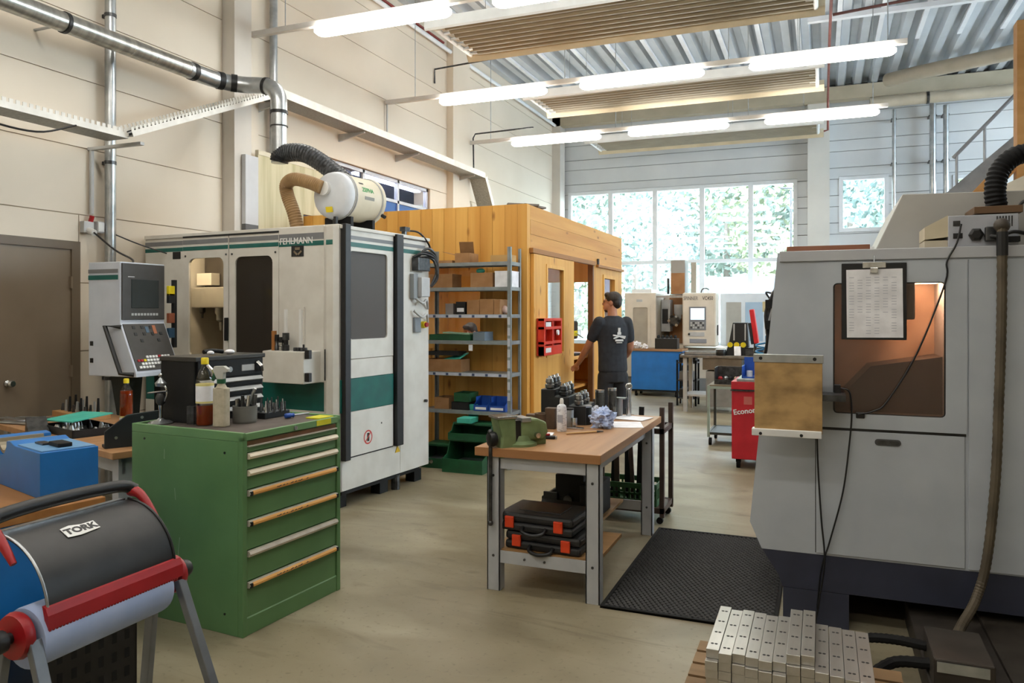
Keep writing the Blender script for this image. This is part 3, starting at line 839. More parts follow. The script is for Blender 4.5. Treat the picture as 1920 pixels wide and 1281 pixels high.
MB().cyl((-.05, .98, 2.3), (-.05, .98, 2.36), .025, n=10).box(-.08, .95, 2.34, -.02, 1.03, 2.38).build('beacon', M_STEELD, FM)
MB().loft(curve([(-.04, 1.0, 2.35), (.0, 1.15, 2.34), (.03, 1.27, 2.24), (.05, 1.3, 2.12)]), .009, 6).build('cable', M_BLACK, FM, smooth=60)
bx('base_plate', M_BLACKM, FM, -2.2, .06, .11, -.03, 1.2, .15)
for lx in (-2.1, -.16):
    for ly in (.04, .62, 1.16):
        MB().box(lx, ly, 0, lx + .1, ly + .12, .11).build('foot', M_BLACKM, FM, .003)
MB().cyl((-.05, .84, .0), (-.05, .84, .13), .04, n=12).build('levelling_screw', M_STEELD, FM)

# control pendant (its own body turns parallel to the hall)
a4 = math.radians(4.4)
dx, dy = -4.9 + 3.58, 4.25 - 5.18
PB = MB().prism([(0, .87), (0, .405), (.165, .03), (.165, 0), (-.33, 0), (-.33, .87)], 'y', 0, .42).build('control_pendant', mat('pendant_paint', 'c4c9d3', 0.4, 0, 'bac0cb', 5), FM, .005)
PB.location = (dx * math.cos(a4) - dy * math.sin(a4), dx * math.sin(a4) + dy * math.cos(a4), 1.11)
PB.rotation_euler = (0, 0, a4)
m_panel = mat('charcoal_panel', '3f3c39', 0.5, 0, '37342f', 9)
bx('screen_bezel', m_panel, PB, .0, .01, .43, .012, .41, .86, .003)
bx('screen', mat('dark_screen', '2b3436', 0.15, 0, '252d2f', 5), PB, .012, .09, .52, .016, .35, .74, .003)
bx('maker_strip', M_PGREY, PB, .012, .06, .755, .0135, .12, .762)
for i in range(9): bx('soft_key', M_PGREY, PB, .012, .09 + i * .029, .462, .0155, .09 + i * .029 + .02, .48)
ang = math.atan2(.165, .375)
def slant(y, u):          # point on the sloping keyboard
    return (u * math.sin(ang) + .003, y, .405 - u * math.cos(ang))
kp = MB().obox(slant(.21, .2), (.008, .39, .38), (0, -ang, 0)).build('keyboard_plate', m_panel, PB)
KC = [M_WHITEP, M_WHITEP, M_RED, M_YELLOW, M_DGREEN]
for r in range(4):
    for c in range(11):
        y = .05 + c * .029
        if (r, c) in ((0, 0), (0, 1), (0, 2), (2, 0), (3, 5), (3, 6), (3, 7)): continue
        m = M_WHITEP if (r + c * 3) % 7 else KC[(r + c) % 5]
        if r == 1 and c < 2: m = M_RED
        MB().obox(slant(y, .285 + r * .027), (.02, .02, .018), (0, -ang, 0)).build('key', m, PB)
for r, c in ((0, 1), (0, 3), (0, 5), (1, 1), (1, 3), (1, 5), (1, 7), (2, 2), (2, 6)):
    MB().obox(slant(.06 + c * .04, .04 + r * .055), (.016, .024, .024), (0, -ang, 0)).build('knob', M_BLACK, PB)
MB().obox(slant(.29, .06), (.014, .03, .07), (0, -ang, 0)).build('orange_key_strip', mat('faded_orange', 'a5623f', 0.6), PB)
MB().obox(slant(.22, .06), (.014, .03, .05), (0, -ang, 0)).build('blue_key_strip', mat('faded_blue', '4b6378', 0.6), PB)
bx('grey_stripe', m_gst, PB, -.33, -.003, .785, -.02, 0, .815)
bx('teal_stripe', M_TEAL, PB, -.33, -.003, .735, -.02, 0, .77)
for z in (.1, .23): bx('side_clip', M_BLACK, PB, -.31, -.004, z, -.28, 0, z + .035)
MB().loft([(.01, .0, .375), (-.1, -.05, .385), (.06, -.05, .03), (.14, .0, .02)], .017, 8).build('handle_bar', M_BLACK, PB)
MB().prism([(-.28, 0), (-.1, 0), (-.14, -.35), (-.2, -.35)], 'y', .15, .3).build('pendant_arm', mat('dark_green_metal', '27302d', 0.5, 0, '1f2725', 8), PB)
bx('pendant_leg', M_BLACKM, PB, .02, .3, -1.11, .16, .4, 0)
for z, m in ((.62, M_YELLOW), (.56, M_BLACK), (.4, mat('rust_orange', '8a4a2c', 0.6)), (.28, mat('deep_blue', '23445c', 0.6))):
    bx('hanging_tag', m, PB, .0, .44, z, .03, .5, z + .08, .004)
bx('tag_board', M_BLACK, PB, -.01, .5, .2, .02, .53, .75)

# oil-mist separator drum on the machine
t = thing('mist_separator', 'cream drum-shaped oil mist separator on top of the milling machine', 'filter', (-4.08, 5.76, 2.65), -4.4)
rotY = Euler((-PI / 2, 0, 0)).to_matrix()
MB().lathe([(.0, -.02), (.1, -.018), (.17, -.005), (.205, .02), (.215, .06), (.215, .08)], 28, (0, 0, 0), rotY).build('end_dome', mat('pale_dome', 'cfd2d6', 0.4, 0, 'c4c8cd', 5), t, smooth=50)
MB().lathe([(.213, .08), (.208, .1), (.208, .48), (.213, .5)], 28, (0, 0, 0), rotY).build('drum_body', mat('cream_drum', 'd5cdb8', 0.45, 0, 'c9c0aa', 4), t, smooth=50)
MB().lathe([(.222, .5), (.226, .52), (.222, .54), (.1, .56)], 28, (0, 0, 0), rotY).build('rear_cover', MATS['cream_drum'], t, smooth=50)
for yy in (.085, .11, .49): MB().lathe([(.217, yy), (.221, yy + .006), (.217, yy + .012)], 28, (0, 0, 0), rotY).build('clamp_band', M_PGREY, t, smooth=50)
MB().cyl((-.04, -.055, .055), (-.04, 0, .055), .062, n=18).build('inlet_collar', M_WHITEP, t, smooth=40)
MB().obox((.005, -.022, -.135), (.075, .004, .05), (.25, 0, 0)).build('yellow_label', mat('label_yellow', 'e0c61c', 0.5), t)
def on_drum(phi, y, w, h, m, nm):
    c = (.2095 * math.sin(phi), y, .2095 * math.cos(phi))
    return MB().obox(c, (w, h, .002), (0, phi, 0)).build(nm, m, t)
o = lettering('ZEPHA', .055, mat('label_green', '3f9d58', 0.5), t, (.2085 * math.sin(1.22), .2, .2085 * math.cos(1.22)), (0, 0, 0), .0008, sx=.8, bold=.001)
o.matrix_local = Matrix.Translation((.2098 * math.sin(1.35), .2, .2098 * math.cos(1.35))) @ Matrix(((0, math.sin(.0) - math.cos(1.35), math.sin(1.35), 0), (1, 0, 0, 0), (0, math.sin(1.35), math.cos(1.35), 0), (0, 0, 0, 1)))
on_drum(1.62, .3, .03, .14, mat('label_print', '8c8c86', 0.6), 'printed_lines')
on_drum(.95, .22, .015, .06, M_STEELD, 'small_print')
for yy in (.12, .44):
    MB().box(-.15, yy - .02, -.335, .15, yy + .02, -.19).build('cradle', M_BLACKM, t, .004)
MB().cyl((.06, .0, -.33), (.06, .0, -.2), .02, n=10).cyl((.0, .06, -.33), (.0, .06, -.19), .018, n=10).build('drain', M_BLACK, t)
MB().cyl((.2, .5, -.14), (.235, .5, -.16), .018, n=10).build('knob', M_BLACK, t)
t = thing('suction_hose', 'brown ribbed suction hose bending from the drum down into the milling machine', 'hose')
P = curve([(-4.13, 5.7, 2.71), (-4.25, 5.68, 2.76), (-4.42, 5.69, 2.8), (-4.53, 5.72, 2.76), (-4.53, 5.74, 2.66), (-4.47, 5.75, 2.5), (-4.42, 5.76, 2.3)], 16)
MB().loft(P, [.058 + .004 * (i % 2) for i in range(len(P))], 14).build('hose', mat('brown_hose', '9a7a50', 0.55, 0, '876943', 9), t, smooth=30)
MB().cyl((-4.42, 5.76, 2.3), (-4.42, 5.76, 2.33), .075, n=16).build('flange', M_STEELD, t)
t = thing('flexible_hose', 'black corrugated hose arching from the duct drop to the mist separator', 'hose')
P = curve([(-5.0, 6.2, 3.09), (-4.98, 6.2, 3.15), (-4.88, 6.22, 3.18), (-4.72, 6.25, 3.16), (-4.56, 6.28, 3.07), (-4.4, 6.3, 2.95), (-4.25, 6.32, 2.83)], 12)
MB().loft(P, [.085 + .007 * (i % 2) for i in range(len(P))], 14).build('hose', mat('black_foil_hose', '2b2c2e', 0.4, 0.4, '55575a', 30), t, smooth=30)
# lamp of the upper room
t = thing('ceiling_lamp', 'bright strip lamp seen through the inner window above the wooden cabin', 'lamp', (-6.07, 9.12, 3.565))
bx('housing', m_rail, t, -.06, 0, 0, .06, 1.85, .03)
bx('diffuser', M_LAMP, t, -.05, .02, -.03, .05, 1.83, 0)

# ------------------------------------------------------------ green drawer cabinet
GC = thing('drawer_cabinet', 'green steel drawer cabinet with cream and orange handle strips', 'cabinet', (-2.626, 2.985, 0), -4.2)
m_gr = mat('green_cabinet_paint', '5f8757', 0.42, 0, '567d4f', 3, rvar=0.06)
m_gr2 = mat('green_cabinet_edge', '6b9361', 0.42, 0, '618959', 4)
CD = .8
mb = MB().box(-CD, 0, .0, -.03, .745, .96).box(-.03, 0, 0, 0, .03, .985).box(-.03, .715, 0, 0, .745, .985).box(-.03, .03, 0, -.004, .715, .085)
mb.build('body', m_gr, GC, .003)
MB().prism([(-.03, .085), (-.004, .085), (-.028, .105), (-.03, .105)], 'y', .03, .715).build('toe_ledge', m_gr2, GC)
mb = MB().box(-CD, 0, .96, 0, .02, 1.005).box(-CD, .725, .96, 0, .745, 1.005).box(-CD, .02, .96, -CD + .02, .725, 1.005).box(-.02, .02, .965, 0, .725, 1.0)
mb.build('top_rim', m_gr2, GC, .003)
bx('top_mat', mat('worn_rubber_top', '5d534c', 0.7, 0, '4a413b', 9), GC, -CD + .02, .02, .96, -.02, .725, .995)
cream = mat('cream_handle', 'ece1cd', 0.4, 0, 'e0d4bf', 8)
ali = mat('aluminium_handle', 'cfc7bb', 0.35, 0.2, 'beb6aa', 15)
orng = mat('orange_label_strip', 'dfa75c', 0.6, 0, 'cf9448', 5, (1, .3, 1))
rust = mat('rusty_groove', '6d4526', 0.7, 0, '59401f', 12)
dr = [(.905, .962, 'n'), (.822, .9, 'c'), (.722, .817, 'c'), (.572, .717, 'o'), (.422, .567, 'o'), (.268, .417, 'a'), (.09, .263, 'o')]
for z0, z1, kd in dr:
    d = bx('drawer', m_gr, GC, -.03, .034, z0, -.008, .711, z1, .002)
    if kd == 'n':
        bx('handle', ali, d, -.008, .036, z1 - .03, .006, .709, z1 - .024)
        bx('handle_groove', rust, d, -.0085, .036, z1 - .024, -.006, .709, z1 - .002)
    else:
        h = .03
        MB().prism([(-.008, z1 - h), (.008, z1 - h + .002), (.016, z1 - h * .5), (.008, z1 - .002), (-.008, z1)], 'y', .036, .709).build('handle', cream if kd == 'c' else ali, d)
        if kd == 'o':
            MB().prism([(.0095, z1 - h + .003), (.0185, z1 - h * .5 - .006), (.0185, z1 - h * .5 + .003), (.0095, z1 - .003)], 'y', .055, .69).build('label_strip', orng, d)
            for e in (.037, .695): bx('end_cap', M_BLACK, d, .002, e, z1 - h + .004, .0185, e + .014, z1 - .005)
            st = MB(); y = .22 if kd == 'o' else .2
            for k in range(9):
                w = .008 + .006 * ((k * 5) % 3)
                st.obox((.018, y, z1 - h * .5 + .001), (.003, w, .004), (.2, 0, 0)); y += w + .009 + (.02 if k % 4 == 3 else 0)
            st.build('handwriting', M_STEELD, d)
MB().cyl((-.001, .37, .982), (.008, .37, .982), .011, n=12).build('lock', M_STEEL, GC)
bx('yellow_sticker', mat('sticker_yellow', 'd3cf20', 0.5), GC, -.0005, .54, .968, .002, .66, .998)
bx('yellow_sticker', MATS['sticker_yellow'], GC, -.13, .6, .9955, -.03, .72, 1.002)
for lx, z in ((-.12, .9), (-.7, .93), (-.12, .1)):
    MB().cyl((lx, -.003, z), (lx, .001, z), .006, n=8).build('rivet', M_BLACK, GC)
for x0, z0, l, r in ((-.55, .86, .05, .03), (-.47, .66, .06, -.1), (-.45, .33, .22, .12), (-.44, .22, .1, .25)):
    MB().obox((x0, -.0005, z0), (.004, .001, l), (0, r, 0)).build('scratch', mat('scratched_paint', '8aa385', 0.6), GC)

a42 = math.radians(-4.2)
def cab(lx, ly, z=.995): return (-2.626 + lx * math.cos(a42) - ly * math.sin(a42), 2.985 + lx * math.sin(a42) + ly * math.cos(a42), z)
# black tool chest
t = thing('tool_chest', 'black steel tool chest with pale drawer pulls on the green cabinet', 'tool chest', cab(0, 0), -4.2)
bx('body', M_BLACKM, t, -.78, .165, 0, -.52, .67, .34, .004)
bx('lid', mat('dark_bronze_lid', '3c3a36', 0.35, 0.3, '33312e', 10), t, -.785, .16, .335, -.505, .675, .36, .004)
for z0, z1 in ((.02, .07), (.075, .125), (.13, .18), (.185, .235)):
    d = bx('drawer', M_BLACKM, t, -.52, .18, z0, -.51, .655, z1, .002)
    MB().prism([(-.51, z1 - .03), (-.49, z1 - .022), (-.51, z1 - .004)], 'y', .19, .645).build('pull', M_PGREY, d)
bx('front_flap', M_BLACKM, t, -.52, .18, .24, -.508, .655, .335, .002)
bx('name_plate', M_PGREY, t, -.508, .49, .265, -.504, .585, .3)
MB().cyl((-.508, .40, .28), (-.5, .40, .28), .016, n=12).build('lock', M_STEEL, t)
MB().loft([(-.505, .61, .31), (-.48, .615, .29), (-.49, .63, .26)], .012, 8).build('latch', M_CHROME, t)
MB().loft([(-.505, .24, .31), (-.48, .245, .29), (-.49, .26, .26)], .012, 8).build('latch', M_CHROME, t)
tag(MB().loft(curve([(cab(-.6, .3, 1.375)), cab(-.6, .36, 1.38), cab(-.58, .42, 1.373)]), .012, 8).build('wrench', M_BLACKM, None, smooth=60), 'small black wrench lying on the black tool chest', 'wrench')
tag(MB().ball(cab(-.58, .33, 1.37), (.02, .02, .012)).build('cloth_scrap', M_PAPER, None, smooth=0), 'small white scrap lying on the black tool chest left of the wrench', 'scrap')
tag(MB().ball(cab(-.58, .47, 1.37), (.03, .025, .014)).build('cloth_scrap', M_PAPER, None, smooth=0), 'larger white scrap lying on the black tool chest right of the wrench', 'scrap')

def bottle(loc, label, s=1.0, fill=.1, labelz=(.105, .19)):
    t = thing('oil_bottle', label, 'bottle', loc, 20)
    R = .043 * s
    gl = glass('clear_bottle_plastic', 'eeeae4', 0.05, 0.08)
    oil = mat('amber_oil', '7a2a0c', 0.15, 0, '8f3a12', 6)
    prof = [(R * .9, 0), (R, .01), (R, .2 * s), (R * .97, .225 * s), (R * .75, .262 * s), (R * .38, .29 * s), (R * .36, .305 * s)]
    MB().lathe(prof, 20).build('bottle_shell', gl, t, smooth=50)
    MB().lathe([(R * .86, .004), (R * .94, .014), (R * .94, fill * s)], 20).build('oil', oil, t, smooth=50)
    MB().lathe([(R * 1.01, labelz[0] * s), (R * 1.01, labelz[1] * s)], 20).build('label', M_PAPER, t, smooth=50)
    for z in labelz: MB().lathe([(R * 1.015, z * s - .004), (R * 1.015, z * s + .006)], 20).build('label_edge', mat('label_cream_yellow', 'd9cf86', 0.5), t, smooth=50)
    MB().lathe([(R * .42, .302 * s), (R * .42, .33 * s), (R * .36, .334 * s)], 16).build('cap', M_YELLOW, t, smooth=40)
    return t
bottle(cab(-.44, .165), 'clear bottle of amber oil with yellow cap and white label on the green cabinet', 1.08, .1, (.115, .2))
t = thing('spray_bottle', 'dusty white spray bottle with green collar on the green cabinet', 'bottle', cab(-.325, .17), 10)
MB().prism(rrect(-.04, -.028, .04, .028, .018, 4), 'z', 0, .205).build('body', mat('dusty_white_plastic', 'bdb49f', 0.7, 0, 'aca38d', 30), t, .006)
MB().lathe([(.03, .205), (.02, .222), (.02, .23)], 16).build('shoulder', MATS['dusty_white_plastic'], t, smooth=40)
MB().lathe([(.023, .228), (.023, .25)], 14).build('collar', M_DGREEN, t, smooth=40)
MB().prism([(-.02, .25), (.018, .25), (.02, .285), (.045, .29), (.045, .305), (.02, .32), (-.035, .318), (-.045, .3)], 'y', -.014, .014).build('trigger_head', mat('pale_grey_head', 'b9bab3', 0.5), t, .003)
MB().prism([(-.035, .3), (-.025, .295), (-.045, .24), (-.055, .245)], 'y', -.008, .008).build('trigger', M_DGREEN, t)
# ribbed pot with steel bits
t = thing('collet_pot', 'grey ribbed round pot full of steel collets on the green cabinet', 'pot', cab(-.33, .34))
MB().lathe([(.062, 0)] + [(.064 + .0015 * (i % 2), .006 + i * .006) for i in range(14)] + [(.066, .092), (.06, .092), (.06, .07)], 24).build('pot', mat('grey_pot', '7d7d78', 0.5, 0.2, '70706b', 8), t, smooth=30)
for i in range(9):
    a = i * 2.4; r = .015 + .004 * i
    MB().cyl((r * math.cos(a), r * math.sin(a), .06), (r * 1.2 * math.cos(a + .2), r * 1.2 * math.sin(a + .2), .11 + .02 * (i % 3)), .012, .009, n=8).build('collet', M_CHROME if i % 2 else M_STEELD, t, smooth=40)
MB().loft([(.02, .02, .1), (.03, .03, .16), (.045, .03, .185)], .009, 8).build('steel_rod', M_STEEL, t, smooth=40)
t = thing('drill_stand', 'black block with a row of upright drills and taps on the green cabinet', 'drill stand', cab(-.36, .47), -4)
bx('block', M_BLACK, t, -.06, 0, 0, .05, .2, .035, .004)
for i in range(16):
    x, y = -.04 + .03 * (i % 4) + .004, .02 + .045 * (i // 4) + .006 * (i % 3)
    MB().cyl((x, y, .03), (x, y, .075 + .012 * ((i * 7) % 4)), .006 + .0015 * (i % 3), .004, n=7).build('drill', M_STEELD if i % 2 else M_CHROME, t)
t = thing('screwdriver', 'blue-handled screwdriver lying on the green cabinet beside the drill stand', 'screwdriver', cab(-.22, .53, 1.012), 72)
MB().lathe([(.008, 0), (.014, .005), (.015, .035), (.01, .045), (.014, .055), (.01, .06)], 12, (0, 0, 0), Euler((0, PI / 2, 0)).to_matrix()).build('handle', M_BLUEP, t, smooth=40)
MB().cyl((.055, 0, 0), (.16, 0, 0), .006, .005, n=8).build('shaft', M_STEEL, t)
# dial-gauge stand
t = thing('gauge_stand', 'chrome dial gauge stand with round foot on the green cabinet', 'gauge', cab(-.7, .1), 15)
MB().lathe([(.062, 0), (.065, .006), (.05, .014), (.02, .022), (.012, .03)], 24).build('foot', M_STEEL, t, smooth=40)
MB().lathe([(.009, .02), (.008, .07), (.011, .08), (.012, .1)], 12).build('stem', M_CHROME, t, smooth=40)
MB().lathe([(.012, .1), (.024, .115), (.026, .14), (.018, .165)], 12).build('gauge_body', M_STEELD, t, smooth=40)
MB().obox((-.015, 0, .172), (.11, .03, .008), (0, -.12, 0)).build('anvil_arm', M_CHROME, t, .003)
MB().loft(curve([(.02, 0, .12), (.036, 0, .16), (.028, 0, .2), (.0, 0, .205)]), .006, 8).build('yoke', M_CHROME, t, smooth=60)
MB().lathe([(.0, .2), (.026, .203), (.03, .22), (.016, .235), (.006, .25)], 14, (.0, 0, 0)).build('dome', M_STEEL, t, smooth=40)
MB().ball((.0, 0, .262), .012, 10).build('ball_knob', M_CHROME, t, smooth=0)
tag(bx('steel_block', M_STEELD, None, 0, 0, 0, .05, .05, .1, .003), 'small grey steel block behind the oil bottle on the green cabinet', 'block').location = cab(-.55, .14)
# things on the white tool bin
a44 = math.radians(-4.4)
def fm(lx, ly, z): return (-3.58 + lx * math.cos(a44) - ly * math.sin(a44), 5.18 + lx * math.sin(a44) + ly * math.cos(a44), z)
tag(bx('wooden_block', wood('small_pine', 'a8713c', '8f5a2b'), None, 0, 0, 0, .03, .03, .16, .002), 'narrow upright wooden block on the white tool bin', 'block').location = fm(-.59, -.14, 1.285)
for lx, h, r, m, nm in ((-.53, .13, .018, M_STEELD, 'slim dark tool holder beside the wooden block'), (-.48, .11, .024, M_CHROME, 'bright steel tool holder in the middle of the white tool bin'), (-.435, .145, .028, M_BLACK, 'thick black tool holder on the white tool bin')):
    t = thing('tool_holder', nm, 'tool holder', fm(lx, -.14, 1.285))
    MB().lathe([(r, 0), (r, h * .3), (r * .7, h * .35), (r * .7, h * .6)], 12).build('taper', m, t, smooth=40)
    MB().lathe([(r, h * .6), (r, h)], 12).build('collar', M_BLACK if m != M_BLACK else M_STEELD, t, smooth=40)
for lx, nm in ((-.31, 'left of two small steel rings on the white tool bin'), (-.24, 'right of two small steel rings with a pin on the white tool bin')):
    t = thing('clamping_ring', nm, 'ring', fm(lx, -.15, 1.285))
    for k in (-.015, .015): MB().lathe([(.016, 0), (.018, .012), (.016, .03)], 12, (k, 0, 0)).build('ring', M_STEELD, t, smooth=40)
    if lx > -.3: MB().cyl((0, 0, .03), (0, 0, .055), .008, n=8).build('pin', M_BLACK, t)
# ------------------------------------------------------------ wooden office cabin
OC = thing('office_cabin', 'honey-coloured pine office cabin with sliding door and windows', 'cabin', (-2.9, 7.57, 0))
PINE = [wood('pine_board_a', 'e0ab58', 'cf9440', 'z', 5, .5, '8f5a22'), wood('pine_board_b', 'd9a350', 'c58a3a', 'z', 5, .5, '8a5520'), wood('pine_board_c', 'e5b25e', 'd49b48', 'z', 5, .5, '94602a')]
PINY = [wood('pine_plank_a', 'd29b50', 'bf853b', 'y', 5, .5, '8f5a22'), wood('pine_plank_b', 'cd954a', 'b97d34', 'y', 5, .5, '8a5520')]
WX0, WX1, WZa, WZb = -2.0, -.46, 1.25, 2.11
x = -2.98; i = 0
while x < -.1:
    w = min(.145, -.08 - x)
    m = PINE[(i * 7 + i // 3) % 3]
    def brd(z0, z1): MB().box(x + .0015, -.03 - .002 * (i % 2), z0, x + w - .0015, .03, z1).build('board', m, OC)
    if WX0 < x + w / 2 < WX1:
        brd(0, WZa); brd(WZb, 2.74)
    else:
        brd(0, 2.74)
    x += w; i += 1
bx('corner_post', PINE[1], OC, -.08, -.035, 0, .03, .06, 2.74, .003)
MB().plate((WX0 - .05, WZa - .05, WX1 + .02, WZb + .03), (WX0, WZa, WX1 - .01, WZb - .01), .004, 'y', -.042, .04, 2).build('window_frame', PINE[2], OC)
bx('pane', M_PANE, OC, WX0, -.004, WZa, WX1, .002, WZb)
# right-hand wall: header planks, sliding door on its track, doorway, window wall
for k in range(3):
    bx('plank', PINY[k % 2], OC, -.03, .06, 2.275 + k * .155, .03 + .002 * (k % 2), 4.08, 2.275 + (k + 1) * .155 - .003)
bx('door_track', wood('dark_pine_rail', 'a8733a', '93602c', 'y'), OC, .03, .03, 2.225, .075, 2.46, 2.28, .003)
bx('door_track', MATS['dark_pine_rail'], OC, .03, 2.62, 2.215, .07, 4.08, 2.25, .003)
MB().cyl((.05, 2.66, 2.25), (.05, 2.66, 2.33), .018, n=8).build('track_stop', M_STEELD, OC)
SD = MB().plate((.06, .02, 1.48, 2.22), (.49, 1.13, 1.05, 2.09), .01, 'x', .032, .072, 2).build('sliding_door', PINE[0], OC, .002)
bx('pane', M_PANE, SD, .05, .48, 1.12, .055, 1.06, 2.1)
MB().plate((.45, 1.09, 1.09, 2.13), (.49, 1.13, 1.05, 2.09), .004, 'x', .072, .08, 2).build('glazing_bead', PINE[2], SD)
bx('door_jamb', PINE[1], OC, -.03, 1.44, 0, .03, 1.52, 2.275)
bx('door_jamb', wood('brown_jamb', '7d5230', '6b4425', 'z'), OC, -.03, 2.43, 0, .04, 2.49, 2.275)
bx('side_board', PINE[2], OC, -.03, .06, 0, .0, .46, 2.275)
MB().plate((2.49, 0, 4.08, 2.275), (3.03, 1.2, 3.62, 2.08), .01, 'x', -.03, .03, 2).build('side_wall_panel', PINE[1], OC)
bx('pane', M_PANE, OC, -.003, 3.02, 1.19, .003, 3.63, 2.09)
MB().plate((2.98, 1.15, 3.67, 2.13), (3.03, 1.2, 3.62, 2.08), .004, 'x', .03, .042, 2).build('window_frame', PINE[0], OC)
# rear and left walls, roof
MB().plate((-2.98, 0, -.03, 2.74), (-1.9, 1.1, -.25, 2.07), .01, 'y', 4.02, 4.08, 2).build('rear_wall', PINE[0], OC)
bx('pane', M_PANE, OC, -1.91, 4.047, 1.09, -.24, 4.053, 2.08)
bx('left_wall', PINE[1], OC, -2.98, .03, 0, -2.93, 4.02, 2.74)
bx('roof', PINY[0], OC, -2.98, -.0, 2.66, .0, 4.05, 2.72)
for yy in (.0, .7):
    tag(MB().obox((-3.0 + yy * .05, 7.75 + yy * .3, 2.76 + .012 * yy), (.34, .1, .02), (0, .03, .5 + yy)).build('offcut', mat('grey_offcut', '77706a', 0.7, 0, '69625c', 8)), ('near' if not yy else 'far') + ' grey offcut lying on the roof corner of the wooden cabin', 'offcut')
t = thing('cabin_lamp', 'strip lamp under the roof inside the wooden cabin', 'lamp', (-4.4, 9.3, 2.6))
bx('housing', m_rail, t, -.6, -.05, 0, .6, .05, .05)
bx('diffuser', emit('cabin_diffuser', 'fff1dc', 35), t, -.58, -.045, -.03, .58, .045, 0)
t = thing('office_desk', 'pale desk inside the wooden cabin behind the front window', 'desk', (-4.6, 8.4, 0))
bx('desktop', PINY[1], t, -.9, -.4, .93, 1.0, .4, .97, .003)
for x0 in (-.85, .9):
    for y0 in (-.36, .3): bx('leg', M_PGREY, t, x0, y0, 0, x0 + .06, y0 + .06, .93)
t = thing('side_bench', 'wooden bench with open shelf in the doorway of the wooden cabin', 'bench', (-3.35, 9.5, 0))
bx('worktop', PINY[0], t, -.42, -.3, .98, .4, 1.2, 1.02, .003)
bx('shelf', PINY[1], t, -.4, -.25, .6, .38, 1.15, .63)
bx('side_panel', PINE[0], t, -.4, -.28, 0, .38, -.24, .98)
bx('side_panel', PINE[0], t, -.4, 1.1, 0, .38, 1.14, .98)
t = thing('small_drill_press', 'black bench drill with yellow label in the doorway of the wooden cabin', 'drill press', (-3.1, 9.76, 1.02))
bx('base', M_BLACKM, t, -.1, -.12, 0, .1, .12, .03, .004)
MB().cyl((0, .08, .03), (0, .08, .72), .025, n=12).build('column', M_BLACKM, t, smooth=40)
bx('head', M_BLACK, t, -.07, -.1, .22, .07, .12, .46, .02)
bx('label', M_YELLOW, t, .071, -.07, .26, .075, .07, .33)
MB().cyl((0, -.06, .08), (0, -.06, .22), .022, n=12).build('chuck', M_STEEL, t, smooth=40)
MB().cyl((.07, 0, .3), (.19, -.05, .24), .008, n=8).build('lever', M_STEEL, t)

# red wall box on the sliding door
t = thing('red_wall_box', 'red metal wall box with slots on the sliding door of the wooden cabin', 'wall box', (-2.826, 7.7, 1.13))
bx('back_plate', mat('box_red', 'b52a1c', 0.4, 0, 'a52518', 8), t, 0, 0, 0, .02, .6, .4, .003)
for y0 in (0, .27, .57): bx('upright', mat('bright_red', 'd83a22', 0.4, 0, 'c9331e', 8), t, .02, y0, 0, .09, y0 + .03, .4, .002)
for z0 in (0, .12, .28, .37): bx('cross_bar', MATS['bright_red'], t, .02, .0, z0, .088, .6, z0 + (.03 if z0 else .1), .002)
for z0 in (.03, .31): bx('white_label', M_WHITEP, t, .0885, .05, z0, .0905, .22, z0 + .05)
MB().cyl((.09, .42, .24), (.11, .42, .24), .03, n=12).build('knob', M_WHITEP, t)

# ------------------------------------------------------------ steel shelf in front of the cabin
SH = thing('shelf_unit', 'galvanised steel shelf unit in front of the wooden cabin', 'shelf', (-3.91, 7.17, 0))
SZ = [2.11, 1.853, 1.573, 1.30, .97, .577, .06]
m_shelf = mat('shelf_steel', '9aa1a2', 0.4, 0.5, '868d8e', 8)
for px_, py_ in ((0, 0), (1.0, 0), (0, .3), (1.0, .3)):
    sx = -1 if px_ else 1; sy = 1 if py_ == 0 else -1
    MB().box(px_, py_, 0, px_ + sx * .035, py_ + sy * .003, 2.26).box(px_, py_, 0, px_ + sx * .003, py_ + sy * .035, 2.26).build('post', m_shelf, SH)
for k, z in enumerate(SZ):
    s = MB().box(.004, .004, z - .002, .996, .296, z + .002).box(.004, .003, z - .035, .996, .006, z + .002).box(.004, .294, z - .035, .996, .297, z + .002).box(.003, .004, z - .035, .006, .296, z).box(.994, .004, z - .035, .997, .296, z).build('shelf_board', m_shelf, SH)
    if k in (2, 4):
        bx('label_rail', mat('label_rail_white', 'c3c9d6', 0.5, 0, 'b3b9c6', 14), s, .03, -.0015, z - .033, .96, .0025, z - .003)
        for j in range(6): bx('label_mark', mat('label_dark', '3b4a6b', 0.6), s, .12 + j * .15, -.002, z - .03, .15 + j * .15, -.0012, z - .006)
for j in range(8): bx('post_sticker', mat('sticker_grey', 'c4c8cf', 0.6), SH, .966, -.0012, .7 + j * .11, .996, -.0004, .78 + j * .11)

def carton(name, label, x0, x1, z, h, d=.22, y=.03, m=None, lid=False, group=None, cat='box'):
    t = thing(name, label, cat, (-3.91 + x0, 7.17 + y, z + .003), 0, group)
    w = x1 - x0; m = m or M_CARD
    MB().box(0, 0, 0, w, .004, h).box(0, d - .004, 0, w, d, h).box(0, .004, 0, .004, d - .004, h).box(w - .004, .004, 0, w, d - .004, h).box(.004, .004, 0, w - .004, d - .004, .004).build('walls', m, t)
    if lid: bx('lid', m, t, -.002, -.002, h, w + .002, d + .002, h + .012)
    else: bx('contents', M_STEELD, t, .006, .006, .004, w - .006, d - .006, h * .7)
    return t
t = carton('open_carton', 'open cardboard box with raised flap on the top shelf of the steel unit', .36, .53, SZ[0], .1)
MB().obox((.09, .1, .155), (.15, .004, .15), (.5, 0, .25)).build('flap', M_CARD, t)
MB().obox((-.08, .1, .1), (.16, .15, .004), (0, .25, 0)).build('flap', M_CARD, t)
